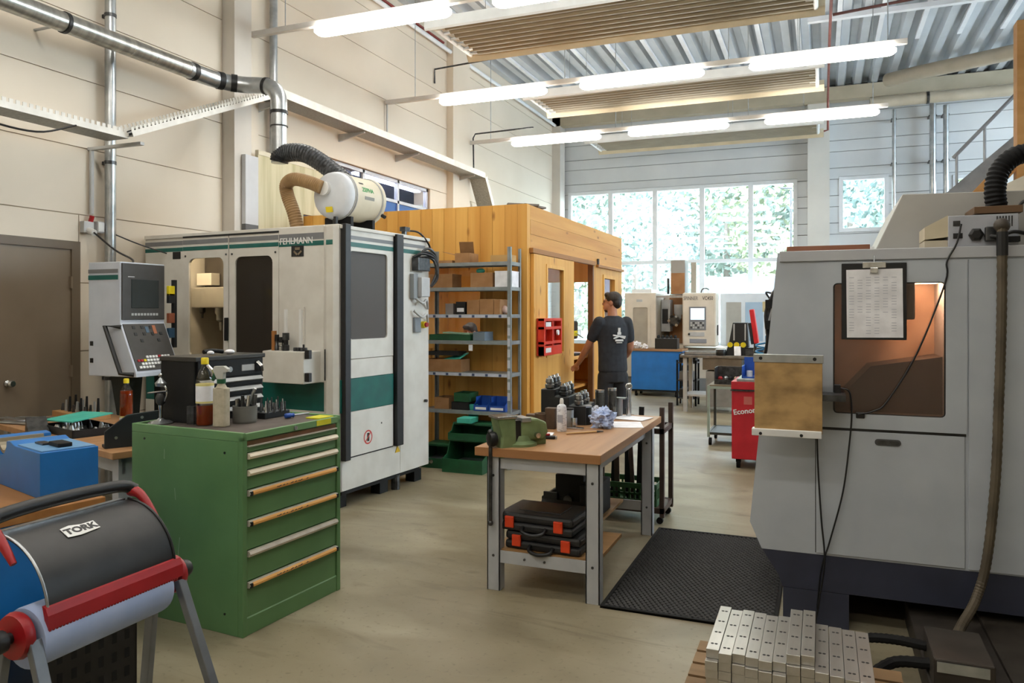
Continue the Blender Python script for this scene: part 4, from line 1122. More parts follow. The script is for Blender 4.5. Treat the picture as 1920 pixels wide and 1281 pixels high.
tag(bx('flat_cardboard', M_CARD, None, -3.74, 7.2, SZ[0] + .004, -3.58, 7.4, SZ[0] + .03), 'flat piece of cardboard at the left end of the top shelf', 'cardboard')
tag(bx('pale_plank', wood('pale_plank', 'c9a66f', 'b98f55', 'x'), None, -3.17, 7.26, SZ[0] + .004, -2.94, 7.4, SZ[0] + .075), 'pale wooden plank at the right end of the top shelf', 'plank')
carton('carton', 'brown cardboard box at the left of the second shelf', .06, .33, SZ[1], .13, lid=True)
carton('carton', 'brown cardboard box under the turquoise scrap on the second shelf', .54, .79, SZ[1], .135, lid=True)
tag(MB().ball((-3.3, 7.3, SZ[1] + .175), (.05, .04, .028)).build('turquoise_scrap', M_TURQ, None, smooth=0), 'crumpled turquoise scrap lying on a cardboard box on the second shelf', 'scrap')
carton('white_carton', 'white lidded box at the right end of the second shelf', .815, .99, SZ[1], .15, lid=True, m=M_PAPER)
carton('carton', 'small grey box beside the black case on the third shelf', .25, .34, SZ[2], .1, m=mat('grey_board', '8e8682', 0.8), lid=True)
t = thing('black_case', 'small black case with white label on the third shelf', 'case', (-3.91 + .37, 7.2, SZ[2] + .003))
bx('body', M_BLACK, t, 0, 0, 0, .11, .18, .13, .004); bx('label', M_PAPER, t, .015, -.001, .025, .095, .0, .065)
carton('carton', 'left of three brown cardboard boxes in a row on the third shelf', .5, .64, SZ[2], .135, lid=True)
carton('carton', 'middle of three brown cardboard boxes in a row on the third shelf', .645, .8, SZ[2], .145, lid=True)
carton('carton', 'right of three brown cardboard boxes in a row on the third shelf', .805, .87, SZ[2], .14, lid=True)
tag(MB().ball((-3.03, 7.3, SZ[2] + .05), (.035, .05, .045)).build('crumpled_bag', mat('pinkish_bag', 'b58f80', 0.5, 0, 'c7a798', 12), None, smooth=0), 'crumpled pale bag beside the three boxes on the third shelf', 'bag')
carton('shallow_tray', 'long dark green tray on the fourth shelf', .06, .54, SZ[3], .06, m=M_DGREEN, cat='tray')
tag(MB().obox((-3.55, 7.3, SZ[3] + .075), (.3, .18, .014), (0, .05, .1)).build('pale_green_cloth', mat('pale_green_cloth', '8fb596', 0.8, 0, '83a98a', 12)), 'pale green cloth lying on the dark green tray of the fourth shelf', 'cloth')
carton('shallow_tray', 'grey-blue box beside the dark green tray on the fourth shelf', .57, .7, SZ[3], .09, m=mat('grey_blue_board', '76848f', 0.6), cat='box')
carton('parts_tray', 'wide cardboard tray of parts on the fifth shelf', .03, .43, SZ[4], .13, cat='tray')
t = thing('turquoise_bag', 'turquoise plastic bag lying in the cardboard tray on the fifth shelf', 'bag', (-3.6, 7.3, SZ[4] + .13))
MB().add([(-.1, -.09, 0), (.1, -.08, .02), (.13, .07, .07), (-.06, .09, .03), (-.1, -.09, -.012), (.1, -.08, .008), (.13, .07, .058), (-.06, .09, .018)], [(0, 1, 2, 3), (7, 6, 5, 4), (0, 4, 5, 1), (1, 5, 6, 2), (2, 6, 7, 3), (3, 7, 4, 0)]).build('bag', M_TURQ, t)
carton('shallow_tray', 'dark tray hanging low at the left of the fifth shelf', .03, .4, SZ[4] + .17, .04, m=M_BLACK, d=.2, cat='tray')
tag(bx('price_card', M_PAPER, None, -3.37, 7.155, 1.2, -3.33, 7.168, 1.26), 'small white card hanging below the fourth shelf', 'card')
carton('open_carton', 'open cardboard box at the left of the sixth shelf', .12, .29, SZ[5], .12)
carton('parts_tray', 'dark green crate behind the cardboard box on the sixth shelf', .32, .52, SZ[5], .08, m=M_BLACK, cat='crate')
carton('parts_tray', 'green crate stacked on the dark crate of the sixth shelf', .35, .53, SZ[5] + .085, .09, m=M_DGREEN, cat='crate')
for x0, x1, nm in ((.58, .74, 'left'), (.75, .93, 'right')):
    t = thing('stacking_bin', '%s blue stacking bin on the sixth shelf of the steel unit' % nm, 'bin', (-3.91 + x0, 7.19, SZ[5] + .003))
    w = x1 - x0
    MB().prism([(0, 0), (.2, 0), (.2, .14), (.06, .14), (.06, .09), (0, .06)], 'x', 0, .005).prism([(0, 0), (.2, 0), (.2, .14), (.06, .14), (.06, .09), (0, .06)], 'x', w - .005, w).box(.005, 0, 0, w - .005, .005, .06).box(.005, .195, 0, w - .005, .2, .14).box(.005, .005, 0, w - .005, .195, .005).build('bin', M_BLUEP, t)
    bx('label', M_PAPER, t, .02, -.0015, .015, w - .02, 0, .04)
def gbin(label, x0, y0, z0, w, d, h):
    t = thing('green_bin', label, 'bin', (x0, y0, z0))
    a = .35 * d
    side = [(0, 0), (d, 0), (d, h), (a, h), (a * .6, h * .55), (0, h * .45)]
    MB().prism(side, 'x', 0, .008).prism(side, 'x', w - .008, w).box(.008, 0, 0, w - .008, .008, h * .45).box(.008, d - .008, 0, w - .008, d, h).box(.008, .008, 0, w - .008, d - .008, .008).build('bin', M_DGREEN, t)
    bx('rim', M_DGREEN, t, -.006, a, h - .02, w + .006, d + .006, h)
    return t
gbin('big dark green storage bin on the floor under the steel shelf', -3.52, 6.85, 0, .44, .5, .3)
gb2 = gbin('smaller dark green storage bin on the floor left of the big one', -3.86, 6.98, 0, .3, .4, .22)
t = gbin('dark green storage bin stacked on the big bin under the shelf', -3.52, 6.98, .3, .44, .36, .16)
tag(bx('turquoise_box', M_TURQ, None, -3.44, 7.02, .47, -3.28, 7.2, .52, .004), 'turquoise folded bag lying in the upper green bin', 'bag')
tag(MB().obox((-3.36, 7.25, .56), (.1, .02, .16), (.2, 0, .2)).build('turquoise_bag', M_TURQ), 'upright turquoise bag sticking out of the upper green bin', 'bag')
for k in range(3):
    MB().lathe([(.018, 0), (.02, .01), (.02, .02), (.008, .022)], 12, (.07 + k * .045, -.002, .07), Euler((PI / 2, 0, 0)).to_matrix()).build('round_fitting', M_CHROME, gb2, smooth=40)

# ------------------------------------------------------------ people
def fuse(mb, name, m, parent, vox=.008, sm=6):
    o = mb.build(name, m, parent, smooth=0)
    r = o.modifiers.new('remesh', 'REMESH'); r.mode = 'VOXEL'; r.voxel_size = vox; r.use_smooth_shade = True
    s = o.modifiers.new('smooth', 'SMOOTH'); s.iterations = sm; s.factor = 0.5
    return o
def limb(mb, pts, rs, n=12, flat=1.0):
    mb.loft(pts, rs, n, flat=flat)
    mb.ball(pts[0], rs[0], 12); mb.ball(pts[-1], rs[-1], 12)
def hand(mb, w, d, side, curl=.5, up=(0, 0, 1)):
    """palm and five fingers starting at wrist w, pointing along d"""
    w = Vector(w); d = Vector(d).normalized(); up = Vector(up)
    s = d.cross(up).normalized() * side; n = d.cross(s).normalized()
    if n.z > 0: n = -n                       # fingers curl towards n
    mb.loft([w, w + d * .045, w + d * .09], [.026, .036, .038], 10, flat=.45, up=tuple(n))
    for k, (o, L) in enumerate(((-.028, .065), (-.0095, .076), (.0095, .072), (.027, .056))):
        p0 = w + d * .082 + s * o; p1 = p0 + (d * math.cos(curl * .5) + n * math.sin(curl * .5)) * L * .5
        p2 = p1 + (d * math.cos(curl * 1.4) + n * math.sin(curl * 1.4)) * L * .5
        mb.loft([p0, p1, p2], [.0095, .0088, .0075], 8)
        mb.ball(p2, .0075, 8)
    p0 = w + d * .03 - s * .028; p1 = p0 + (d * .7 - s * .7) * .035; p2 = p1 + (d * .9 + n * .4) * .032
    mb.loft([p0, p1, p2], [.013, .0105, .009], 8); mb.ball(p2, .009, 8)
M_SKIN = mat('skin', 'b98265', 0.55, 0, 'ab7458', 14)
M_HAIR = mat('dark_brown_hair', '201813', 0.6, 0, '2f241c', 60, (1, 1, .3), .3)
def head(mb, hc, yaw, pitch=0):
    """skull, jaw, nose, ears, brow around centre hc; face towards +y turned by yaw"""
    M = Matrix.Translation(hc) @ Matrix.Rotation(yaw, 4, 'Z') @ Matrix.Rotation(pitch, 4, 'X')
    h = MB()
    h.ball((0, -.015, .03), (.077, .097, .095), 16)
    h.ball((0, .03, -.03), (.06, .068, .085), 14)
    h.ball((0, .055, -.075), (.04, .04, .03), 12)
    h.loft([(0, .088, .025), (0, .108, -.012), (0, .1, -.025)], [.009, .014, .012], 8)
    for s in (-1, 1):
        h.ball((s * .03, .083, .03), (.024, .014, .01), 8)
        h.ball((s * .078, -.012, -.002), (.012, .022, .033), 10)
    h.ball((0, .09, -.052), (.024, .012, .007), 8); h.ball((0, .089, -.063), (.022, .012, .007), 8)
    h.xf(M); mb.add(h.v, h.f)
    return M
def face_bits(root, M):
    for s in (-1, 1):
        e = MB().ball((s * .03, .089, .014), (.011, .007, .006), 8).xf(M).build('eye', mat('eye_dark', '2a2622', 0.3), root, smooth=0)
    MB().loft([(-.022, .101, -.058), (0, .104, -.057), (.022, .101, -.058)], .0028, 6).xf(M).build('mouth', mat('lips', '8f5647', 0.5), root)
def hair(root, M, beard=False):
    h = MB()
    h.ball((0, -.025, .048), (.086, .1, .09), 18); h.ball((0, -.06, .005), (.078, .062, .075), 14); h.ball((0, .045, .095), (.06, .045, .035), 12)
    cut = MB()
    h.xf(M)
    o = fuse(h, 'hair', M_HAIR, root, .007, 3)
    if beard:
        b = MB().ball((0, .05, -.088), (.043, .045, .024), 12).xf(M)
        fuse(b, 'beard', M_HAIR, root, .007, 3)

# standing man
PM = thing('person', 'man in dark T-shirt and dark trousers reaching into the cabin doorway', 'person', (-2.27, 8.79, 0), 40)
B = MB()
B.loft([(0, 0, .84), (0, 0, 1.0), (0, .01, 1.2), (0, .01, 1.38), (0, 0, 1.5), (0, .0, 1.55)], [.15, .155, .15, .165, .13, .06], 16, flat=[.72, .68, .66, .66, .6, .8], up=(0, 1, 0))
limb(B, [(0, 0, 1.5), (0, .012, 1.6), (0, .02, 1.68)], [.062, .057, .058])
HM = head(B, (0, .03, 1.705), .85)
LS, LE, LW = (-.185, .0, 1.47), (-.27, .1, 1.2), (-.31, .3, .985)
RS, RE, RW = (.185, .0, 1.47), (.235, .02, 1.17), (.2, .2, 1.0)
limb(B, [LS, (-.235, .05, 1.33), LE], [.055, .05, .043]); limb(B, [LE, (-.29, .19, 1.1), LW], [.043, .042, .028])
limb(B, [RS, (.22, .0, 1.32), RE], [.055, .05, .043]); limb(B, [RE, (.225, .1, 1.09), RW], [.043, .042, .028])
hand(B, LW, (-.1, .8, -.55), -1, .5, (1, 0, .2)); hand(B, RW, (-.2, .8, -.5), 1, .6, (1, 0, .2))
for s in (-1, 1): limb(B, [(s * .085, 0, .88), (s * .095, .01, .5), (s * .1, -.01, .1)], [.08, .056, .04])
fuse(B, 'body', M_SKIN, PM, .0065, 4)
face_bits(PM, HM); hair(PM, HM, True)
T = MB()
T.loft([(0, .0, .9), (0, .0, .94), (0, .005, 1.03), (0, .01, 1.2), (0, .01, 1.36), (0, .005, 1.45), (0, .0, 1.52), (0, .0, 1.555)], [.178, .18, .176, .178, .19, .188, .14, .075], 20, flat=[.72, .72, .7, .68, .66, .6, .58, .8], up=(0, 1, 0))
for S_, E_, k in ((LS, LE, .62), (RS, RE, .62)):
    e = Vector(S_).lerp(Vector(E_), k); limb(T, [Vector(S_) + Vector((-S_[0] * .06, 0, .004)), Vector(S_).lerp(e, .5), e], [.075, .072, .066])
fuse(T, 'tshirt', mat('dark_navy_cotton', '23262c', 0.85, 0, '2b2f36', 20, bump=.1), PM, .009, 5)
Tr = MB()
Tr.loft([(0, 0, .78), (0, 0, .88), (0, 0, .98)], [.17, .172, .16], 16, flat=[.74, .74, .7], up=(0, 1, 0))
for s in (-1, 1): limb(Tr, [(s * .09, 0, .84), (s * .1, .01, .66), (s * .105, .015, .48), (s * .108, -.01, .25), (s * .11, -.015, .07)], [.1, .09, .075, .07, .068])
fuse(Tr, 'trousers', mat('charcoal_trousers', '1e1f23', 0.85, 0, '26272c', 16, bump=.1), PM, .009, 5)
for s in (-1, 1):
    S = MB(); S.ball((s * .11, -.03, .05), (.045, .06, .05), 12); S.ball((s * .112, .08, .035), (.048, .1, .035), 12); S.box(s * .112 - .042, -.08, 0, s * .112 + .042, .17, .02)
    fuse(S, 'shoe', mat('black_work_shoe', '1a1917', 0.6, 0, '242220', 12), PM, .008, 3)
def print_back(c, size, rot=0):   # white emblem on the back of the shirt
    return MB().obox(c, size, (0, rot, 0))
L = MB()
for c, sz, r in (((.02, -.128, 1.39), (.028, .006, .05), 0), ((.02, -.128, 1.35), (.045, .006, .03), 0), ((.02, -.128, 1.32), (.16, .006, .018), .12), ((.055, -.128, 1.305), (.08, .006, .016), .35), ((-.015, -.128, 1.305), (.08, .006, .016), -.35), ((.02, -.128, 1.27), (.1, .006, .022), 0), ((.02, -.128, 1.243), (.07, .006, .01), 0)):
    L.obox(c, (sz[0], .012, sz[2]), (0, r, 0))
L.build('shirt_print', M_WHITEP, PM)

# seated man inside the cabin
PS = thing('person', 'seated man with dark hair in a grey-blue shirt behind the cabin window', 'person', (-4.28, 9.35, 0), 152)
B = MB()
B.loft([(0, -.02, .64), (0, -.02, .8), (0, 0, 1.0), (0, .03, 1.12), (0, .05, 1.2)], [.16, .15, .15, .15, .07], 14, flat=[.75, .7, .68, .66, .8], up=(0, 1, 0))
limb(B, [(0, .05, 1.15), (0, .07, 1.22), (0, .09, 1.29)], [.06, .056, .057])
HS = head(B, (0, .12, 1.32), .2, -.25)
for s in (-1, 1):
    limb(B, [(s * .18, .04, 1.1), (s * .22, .15, .9)], [.05, .042]); limb(B, [(s * .22, .15, .9), (s * .15, .38, .98)], [.042, .028])
    hand(B, (s * .15, .38, .985), (-s * .3, .9, -.1), s, .4)
    limb(B, [(s * .1, 0, .66), (s * .12, .42, .62)], [.085, .06]); limb(B, [(s * .12, .42, .62), (s * .12, .4, .12)], [.055, .04])
fuse(B, 'body', M_SKIN, PS, .008, 4)
face_bits(PS, HS); hair(PS, HS)
T = MB()
T.loft([(0, -.02, .62), (0, -.02, .8), (0, 0, 1.0), (0, .03, 1.1), (0, .05, 1.18)], [.18, .175, .178, .17, .08], 16, flat=[.75, .72, .68, .64, .8], up=(0, 1, 0))
for s in (-1, 1): limb(T, [(s * .16, .03, 1.1), (s * .19, .09, .99), (s * .22, .15, .9), (s * .18, .28, .94)], [.072, .066, .058, .05])
fuse(T, 'shirt', mat('grey_blue_shirt', '73808c', 0.85, 0, '67747f', 14), PS, .01, 5)
Tr = MB()
for s in (-1, 1): limb(Tr, [(s * .1, 0, .66), (s * .12, .42, .63)], [.1, .075]); limb(Tr, [(s * .12, .42, .62), (s * .12, .4, .08)], [.072, .062])
fuse(Tr, 'trousers', MATS['charcoal_trousers'], PS, .01, 5)
for s in (-1, 1):
    S = MB(); S.ball((s * .12, .38, .05), (.045, .06, .05), 12); S.ball((s * .12, .49, .035), (.046, .1, .035), 12); S.box(s * .12 - .04, .33, 0, s * .12 + .04, .58, .02)
    fuse(S, 'shoe', MATS['black_work_shoe'], PS, .008, 3)
t = thing('work_stool', 'round stool under the seated man inside the cabin', 'stool', (-4.28, 9.35, 0))
MB().lathe([(.18, .53), (.19, .56), (.17, .575)], 20).build('seat', M_BLACK, t, smooth=40)
MB().cyl((0, 0, .05), (0, 0, .53), .03, n=12).build('column', M_STEEL, t, smooth=40)
for k in range(5): MB().bar((0, 0, .07), (.26 * math.cos(k * 1.257 + .3), .26 * math.sin(k * 1.257 + .3), .025), .04, .05).build('foot', M_BLACKM, t)
# ------------------------------------------------------------ workbench in the middle
WB = thing('workbench', 'grey steel workbench with thick oak top in the middle of the floor', 'workbench', (-1.86, 4.03, 0))
m_oak = wood('oak_worktop', 'b3885f', '98704c', 'y', 7, .4)
m_oake = wood('oak_edge', 'a97a50', '966840', 'x', 7, .45)
bx('worktop', m_oak, WB, 0, .012, .772, .75, 1.7, .82, .003)
bx('front_edge', m_oake, WB, 0, 0, .77, .75, .012, .82, .002)
m_leg = mat('workbench_grey', 'b4b6b9', 0.45, 0, 'a8aaae', 6)
for x0, y0 in ((.07, .02), (.66, .02), (.07, 1.42), (.66, 1.42)):
    MB().box(x0, y0, 0, x0 + .08, y0 + .008, .77).box(x0 if x0 > .3 else x0, y0, 0, x0 + .008, y0 + .07, .77).box(x0 + .072, y0, 0, x0 + .08, y0 + .07, .77).build('leg', m_leg, WB, .001)
    for z in (.66, .2): MB().cyl((x0 + .04, y0 - .004, z), (x0 + .04, y0, z), .008, n=8).build('bolt', M_STEELD, WB)
bx('apron', m_leg, WB, .08, .03, .70, .73, .04, .77, .001)
bx('apron', m_leg, WB, .68, .06, .70, .69, 1.45, .77, .001)
bx('apron', m_leg, WB, .08, 1.46, .70, .73, 1.47, .77, .001)
bx('stretcher', m_leg, WB, .1, .025, .16, .72, .035, .23, .001)
bx('stretcher', m_leg, WB, .1, 1.47, .16, .72, 1.48, .23, .001)
bx('lower_shelf', wood('shelf_ply', 'a98152', '957046', 'x'), WB, .09, .04, .215, .72, .6, .235)
bx('lower_shelf', MATS['shelf_ply'], WB, .09, .86, .215, .52, 1.46, .235)
for x0 in (.3, .42): MB().cyl((x0, .018, .195), (x0, .025, .195), .007, n=8).build('bolt', M_STEELD, WB)

# black cases with orange latches on the lower shelf
for k, (x0, z0, y0) in enumerate(((-1.7, .236, 4.1), (-1.74, .342, 4.09))):
    t = thing('tool_case', ('lower', 'upper')[k] + ' black plastic tool case with orange latches under the workbench', 'tool case', (x0, y0, z0), -3)
    m_case = mat('black_case_plastic', '1a1a1b', 0.5, 0, '242425', 14, bump=.15)
    bx('shell', m_case, t, 0, 0, 0, .46, .34, .048, .015)
    bx('lid', m_case, t, 0, .004, .05, .46, .336, .102, .018)
    for lx in (.05, .35):
        l = bx('latch', M_ORANGE, t, lx, -.014, .02, lx + .055, .002, .085, .004)
        MB().box(lx + .008, -.018, .06, lx + .047, -.013, .078).build('latch_rib', M_ORANGE, l)
    MB().loft(curve([(.16, .0, .03), (.17, -.035, .01), (.23, -.05, .0), (.29, -.035, .01), (.3, 0, .03)]), .011, 8).build('handle', M_BLACK, t, smooth=60)
    if k:
        bx('recess', M_BLACK, t, .1, .08, .102, .36, .26, .106, .003)
tag(MB().obox((-1.45, 4.53, .33), (.4, .2, .012), (.95, 0, -.05)).build('manual_folder', M_BLACK), 'black folder leaning behind the tool cases under the workbench', 'folder')
tag(MB().obox((-1.45, 4.505, .345), (.14, .06, .004), (.95, 0, -.05)).build('paper_label', M_PAPER), 'white slip lying on the black folder under the workbench', 'paper')
# black jig on the rear of the lower shelf
t = thing('black_jig', 'black steel clamping jig on the rear of the lower shelf', 'jig', (-1.78, 4.95, .236))
MB().prism([(0, 0), (.42, 0), (.42, .22), (.3, .22), (.3, .26), (.1, .26), (.1, .16), (0, .1)], 'y', 0, .25).build('body', M_BLACKM, t, .006)
bx('jaw', M_BLACK, t, .02, -.02, .04, .12, .0, .14, .004); bx('jaw', M_BLACK, t, .28, -.02, .05, .38, .0, .2, .004)
MB().cyl((.2, -.04, .1), (.2, .0, .1), .03, n=12).build('clamp_screw', M_STEELD, t)

# green bench vise
t = thing('bench_vise', 'green cast bench vise bolted to the corner of the workbench', 'vise', (-1.64, 4.19, .82), 48)
m_vg = mat('vise_green', '778a5f', 0.5, 0, '5f7048', 9)
MB().lathe([(.1, 0), (.1, .015), (.07, .03), (.06, .06)], 20).build('swivel_base', m_vg, t, smooth=40)
MB().prism([(-.02, .03), (.13, .03), (.16, .07), (.15, .13), (.09, .155), (-.02, .16)], 'y', -.055, .055).build('fixed_jaw', m_vg, t, .012)
MB().prism([(-.16, -.06), (-.06, -.06), (-.05, .02), (-.055, .175), (-.17, .175), (-.145, .06)], 'y', -.06, .06).build('sliding_jaw', m_vg, t, .012)
bx('jaw_plate', M_CHROME, t, -.175, -.065, .165, -.05, .065, .18, .003)
bx('jaw_plate', M_STEEL, t, -.02, -.065, .14, .04, .065, .165, .003)
MB().cyl((-.1, 0, .02), (.15, 0, .02), .042, n=16).build('guide_bar', m_vg, t, smooth=40)
bx('jaw_gap', M_BLACK, t, -.055, -.05, .0, -.02, .05, .15)
MB().lathe([(.022, 0), (.04, .01), (.046, .03), (.04, .05), (.02, .055)], 18, (-.16, -.02, .05), Euler((0, -PI / 2, .0)).to_matrix()).build('spindle_boss', M_BLACK, t, smooth=40)
MB().cyl((-.2, -.02, .08), (-.2, -.02, -.42), .011, n=10).build('tommy_bar', M_STEELD, t, smooth=40)
for z in (.09, -.43): MB().ball((-.2, -.02, z), .017, 10).build('bar_knob', M_STEELD, t, smooth=0)
MB().cyl((.08, -.08, .06), (.08, -.055, .06), .016, n=10).build('swivel_bolt', M_CHROME, t)

# tool-holder stand
t = thing('tool_holder_rack', 'black stepped rack full of steel chucks on the workbench', 'tool rack', (-1.82, 5.05, .82), 4)
MB().prism([(0, 0), (.32, 0), (.32, .13), (.2, .13), (.2, .19), (.1, .19), (.1, .24), (0, .24)], 'y', 0, .3).build('rack', M_BLACK, t, .004)
for i, (x, z) in enumerate(((.05, .24), (.15, .19), (.26, .13))):
    for j in range(3):
        y = .05 + j * .1
        c = MB().lathe([(.018, 0), (.032, .008), (.034, .03), (.022, .038), (.03, .045), (.026, .07), (.012, .075)], 14, (x, y, z)).build('chuck', M_STEELD if (i + j) % 2 else mat('burnished_steel', '8b8a86', 0.3, 0.8, '6e6d69', 20), t, smooth=40)
        MB().lathe([(.014, .073), (.011, .09)], 10, (x, y, z)).build('collet_nut', M_CHROME, c, smooth=40)
def can(label, loc, r, h, m, name='jar', cat='jar', lid=None):
    t = thing(name, label, cat, loc)
    MB().lathe([(r * .95, 0), (r, .005), (r, h * .92), (r * .92, h)], 18).build('body', m, t, smooth=40)
    if lid: MB().lathe([(r * 1.03, h * .93), (r * 1.03, h * 1.02), (r * .4, h * 1.03)], 18).build('lid', lid, t, smooth=40)
    return t
m_smoke = mat('smoked_steel', '4a4a47', 0.2, 0.7, '6a6a66', 16)
can('dark steel cup behind the tool rack on the workbench', (-1.52, 5.5, .82), .035, .2, m_smoke, 'steel_cup', 'cup', M_CHROME)
can('second dark steel cup at the right of the tool rack', (-1.44, 5.56, .82), .032, .21, m_smoke, 'steel_cup', 'cup', M_CHROME)
t = thing('spray_can', 'white spray can with grey print in front of the tool rack', 'can', (-1.575, 4.77, .82))
MB().lathe([(.031, 0), (.033, .006), (.033, .15), (.028, .168), (.014, .178)], 20).build('can', mat('printed_white_can', 'dcdde2', 0.4, 0, 'a8a9b3', 45, (1, 1, 3), lo=.55, hi=.62), t, smooth=40)
MB().lathe([(.013, .178), (.013, .2), (.009, .215)], 12).build('nozzle', M_WHITEP, t, smooth=40)
bx('label_band', mat('grey_print', '9b9ca6', 0.6), t, -.018, -.0345, .06, .018, -.03, .11)
t = thing('steel_bush', 'brown cylindrical steel bush with jaws behind the spray can', 'bush', (-1.74, 4.85, .82))
m_brn = mat('brown_oxide_steel', '5d4b3c', 0.45, 0.4, '4b3c30', 12)
MB().lathe([(.05, 0), (.05, .1), (.03, .1), (.03, .02)], 20).build('ring', m_brn, t, smooth=40)
bx('jaw', m_brn, t, .03, -.03, .0, .1, .03, .14, .004)
bx('jaw', m_brn, t, -.11, -.02, .0, -.04, .05, .09, .004)
can('bright steel jar with black lid beside the spray can', (-1.6, 5.0, .82), .035, .12, M_STEEL, lid=M_BLACK)
can('small bright steel sleeve in front of the black-lidded jar', (-1.54, 4.93, .82), .022, .07, M_CHROME, 'steel_sleeve', 'sleeve')
can('dark round canister right of the tool rack', (-1.52, 5.12, .82), .045, .13, M_BLACKM, 'canister', 'canister', M_STEEL)
tag(bx('steel_bar', M_STEELD, None, -1.62, 5.2, .82, -1.36, 5.26, .86, .003), 'ribbed dark steel bar lying behind the rag on the workbench', 'bar')
tag(bx('steel_plate', M_CHROME, None, -1.62, 4.86, .82, -1.46, 4.9, .832, .002), 'thin bright steel plate lying beside the spray can', 'plate')
from mathutils import noise
def rag(label, c, r, m, seed):
    """crumpled paper: a ball creased by folded noise and flattened where it rests"""
    mb = MB().ball((0, 0, 0), 1.0, 44)
    out = []
    for p in mb.v:
        q = p * 1.7 + Vector((seed * 3.1, seed * 1.7, seed))
        n1 = abs(noise.noise(q)); n2 = abs(noise.noise(q * 2.6)); n3 = abs(noise.noise(q * 5.5))
        k = 0.72 + 0.75 * n1 - 0.5 * n2 + 0.22 * n3
        out.append(Vector((c[0] + p.x * k * r, c[1] + p.y * k * r * .85, max(c[2], c[2] + r * .55 + p.z * k * r * .75))))
    mb.v = out
    return tag(mb.build('cleaning_rag', m, None, smooth=25), label, 'rag')
m_rag = mat('blue_white_paper', '9fb2da', 0.85, 0, 'c3cde6', 18, bump=.4)
rag('crumpled light blue paper rag on the workbench', (-1.37, 5.02, .82), .1, m_rag, 3)
rag('crumpled white paper rag behind the blue one', (-1.52, 5.3, .82), .09, mat('white_rag_paper', 'd4d6df', 0.85, 0, 'c5c8d4', 18, bump=.4), 5)
tag(MB().obox((-1.24, 5.2, .822), (.2, .28, .003), (0, 0, .3)).build('paper_sheet', M_PAPER), 'white paper sheet near the right edge of the workbench', 'paper')
tag(MB().obox((-1.28, 5.52, .8245), (.24, .2, .003), (0, 0, -.2)).build('paper_sheet', M_PAPER), 'white paper sheet at the far end of the workbench', 'paper')
tag(MB().obox((-1.66, 4.6, .822), (.16, .12, .003), (0, 0, .2)).build('paper_sheet', M_PAPER), 'white paper scrap beside the vise on the workbench', 'paper')
t = thing('brush', 'thin wooden brush lying on the front of the workbench', 'brush', (-1.5, 4.63, .828), 45)
MB().cyl((0, 0, 0), (.22, 0, 0), .006, .007, n=8).build('handle', wood('brush_wood', 'c9a370', 'b68f5b', 'x'), t, smooth=40)
MB().cyl((.22, 0, 0), (.27, 0, 0), .007, .004, n=8).build('bristles', M_STEELD, t)
t = thing('glass_cutter', 'small black clip with red inset lying near the vise', 'clip', (-1.56, 4.45, .82), 10)
bx('body', M_BLACK, t, -.05, -.02, 0, .05, .02, .02, .006); bx('inset', M_RED, t, -.025, -.012, .02, .015, .012, .032, .004); MB().cyl((.045, .0, .0), (.045, .0, .018), .014, n=10).build('wheel', M_STEEL, t)
t = thing('height_gauge', 'upright polished steel post with ring top at the far end of the workbench', 'gauge', (-1.33, 5.62, .82))
MB().lathe([(.022, 0), (.02, .14), (.02, .2)], 14).build('post', M_CHROME, t, smooth=40)
ri = MB(); pr = [(0.02 + .007 * math.cos(a * PI / 4), .007 * math.sin(a * PI / 4)) for a in range(9)]
MB().lathe(pr, 16, (0, 0, .225), Euler((PI / 2, 0, .3)).to_matrix()).build('ring', M_CHROME, t, smooth=40)
bx('plate', M_STEEL, t, -.12, -.03, .13, -.02, .03, .14); bx('plate_post', M_STEEL, t, -.09, -.02, 0, -.05, .02, .13, .003)

# bar rack with green crate behind the workbench
t = thing('bar_rack', 'brown steel rack holding upright bars behind the workbench', 'rack', (-1.75, 5.76, 0))
m_rk = mat('brown_rack_steel', '4a3b33', 0.5, 0.2, '3d302a', 10)
for x0, y0 in ((0, 0), (.62, 0), (0, .36), (.62, .36)): bx('post', m_rk, t, x0, y0, .05, x0 + .035, y0 + .035, .88, .002)
for z in (.08, .68):
    for y0 in (0, .36): bx('long_rail', m_rk, t, .0, y0, z, .655, y0 + .03, z + .04)
    for x0 in (0, .62): bx('cross_rail', m_rk, t, x0, .03, z, x0 + .03, .36, z + .04)
bx('base_tray', m_rk, t, .02, .02, .1, .63, .37, .115)
for x0 in (.01, .6):
    for y0 in (.02, .34): MB().cyl((x0 + .02, y0 - .01, .025), (x0 + .02, y0 + .02, .025), .025, n=12).build('caster', M_RUBBER, t)
t = thing('plastic_crate', 'green perforated plastic crate standing in the bar rack', 'crate', (-1.7, 5.8, .116))
mb = MB()
for y0 in (0, .28):
    mb.box(0, y0, 0, .54, y0 + .012, .05).box(0, y0, .13, .54, y0 + .012, .17)
    for k in range(14): mb.box(k * .0405, y0, .05, k * .0405 + .014, y0 + .012, .13)
    mb.box(0, y0, .083, .54, y0 + .012, .097)
for x0 in (0, .53):
    mb.box(x0, .012, 0, x0 + .012, .28, .05).box(x0, .012, .13, x0 + .012, .28, .17)
    for k in range(7): mb.box(x0, .012 + k * .04, .05, x0 + .012, .026 + k * .04, .13)
mb.box(.012, .012, 0, .53, .28, .008).build('crate', mat('crate_green', '27562c', 0.5, 0, '1f4824', 8), t)
sticks = [(-1.6, 5.88, .0), (-1.54, 5.95, .02), (-1.48, 5.87, -.02), (-1.42, 5.98, .03), (-1.36, 5.9, -.04), (-1.31, 5.86, .02), (-1.25, 5.95, -.03), (-1.45, 6.05, 0)]
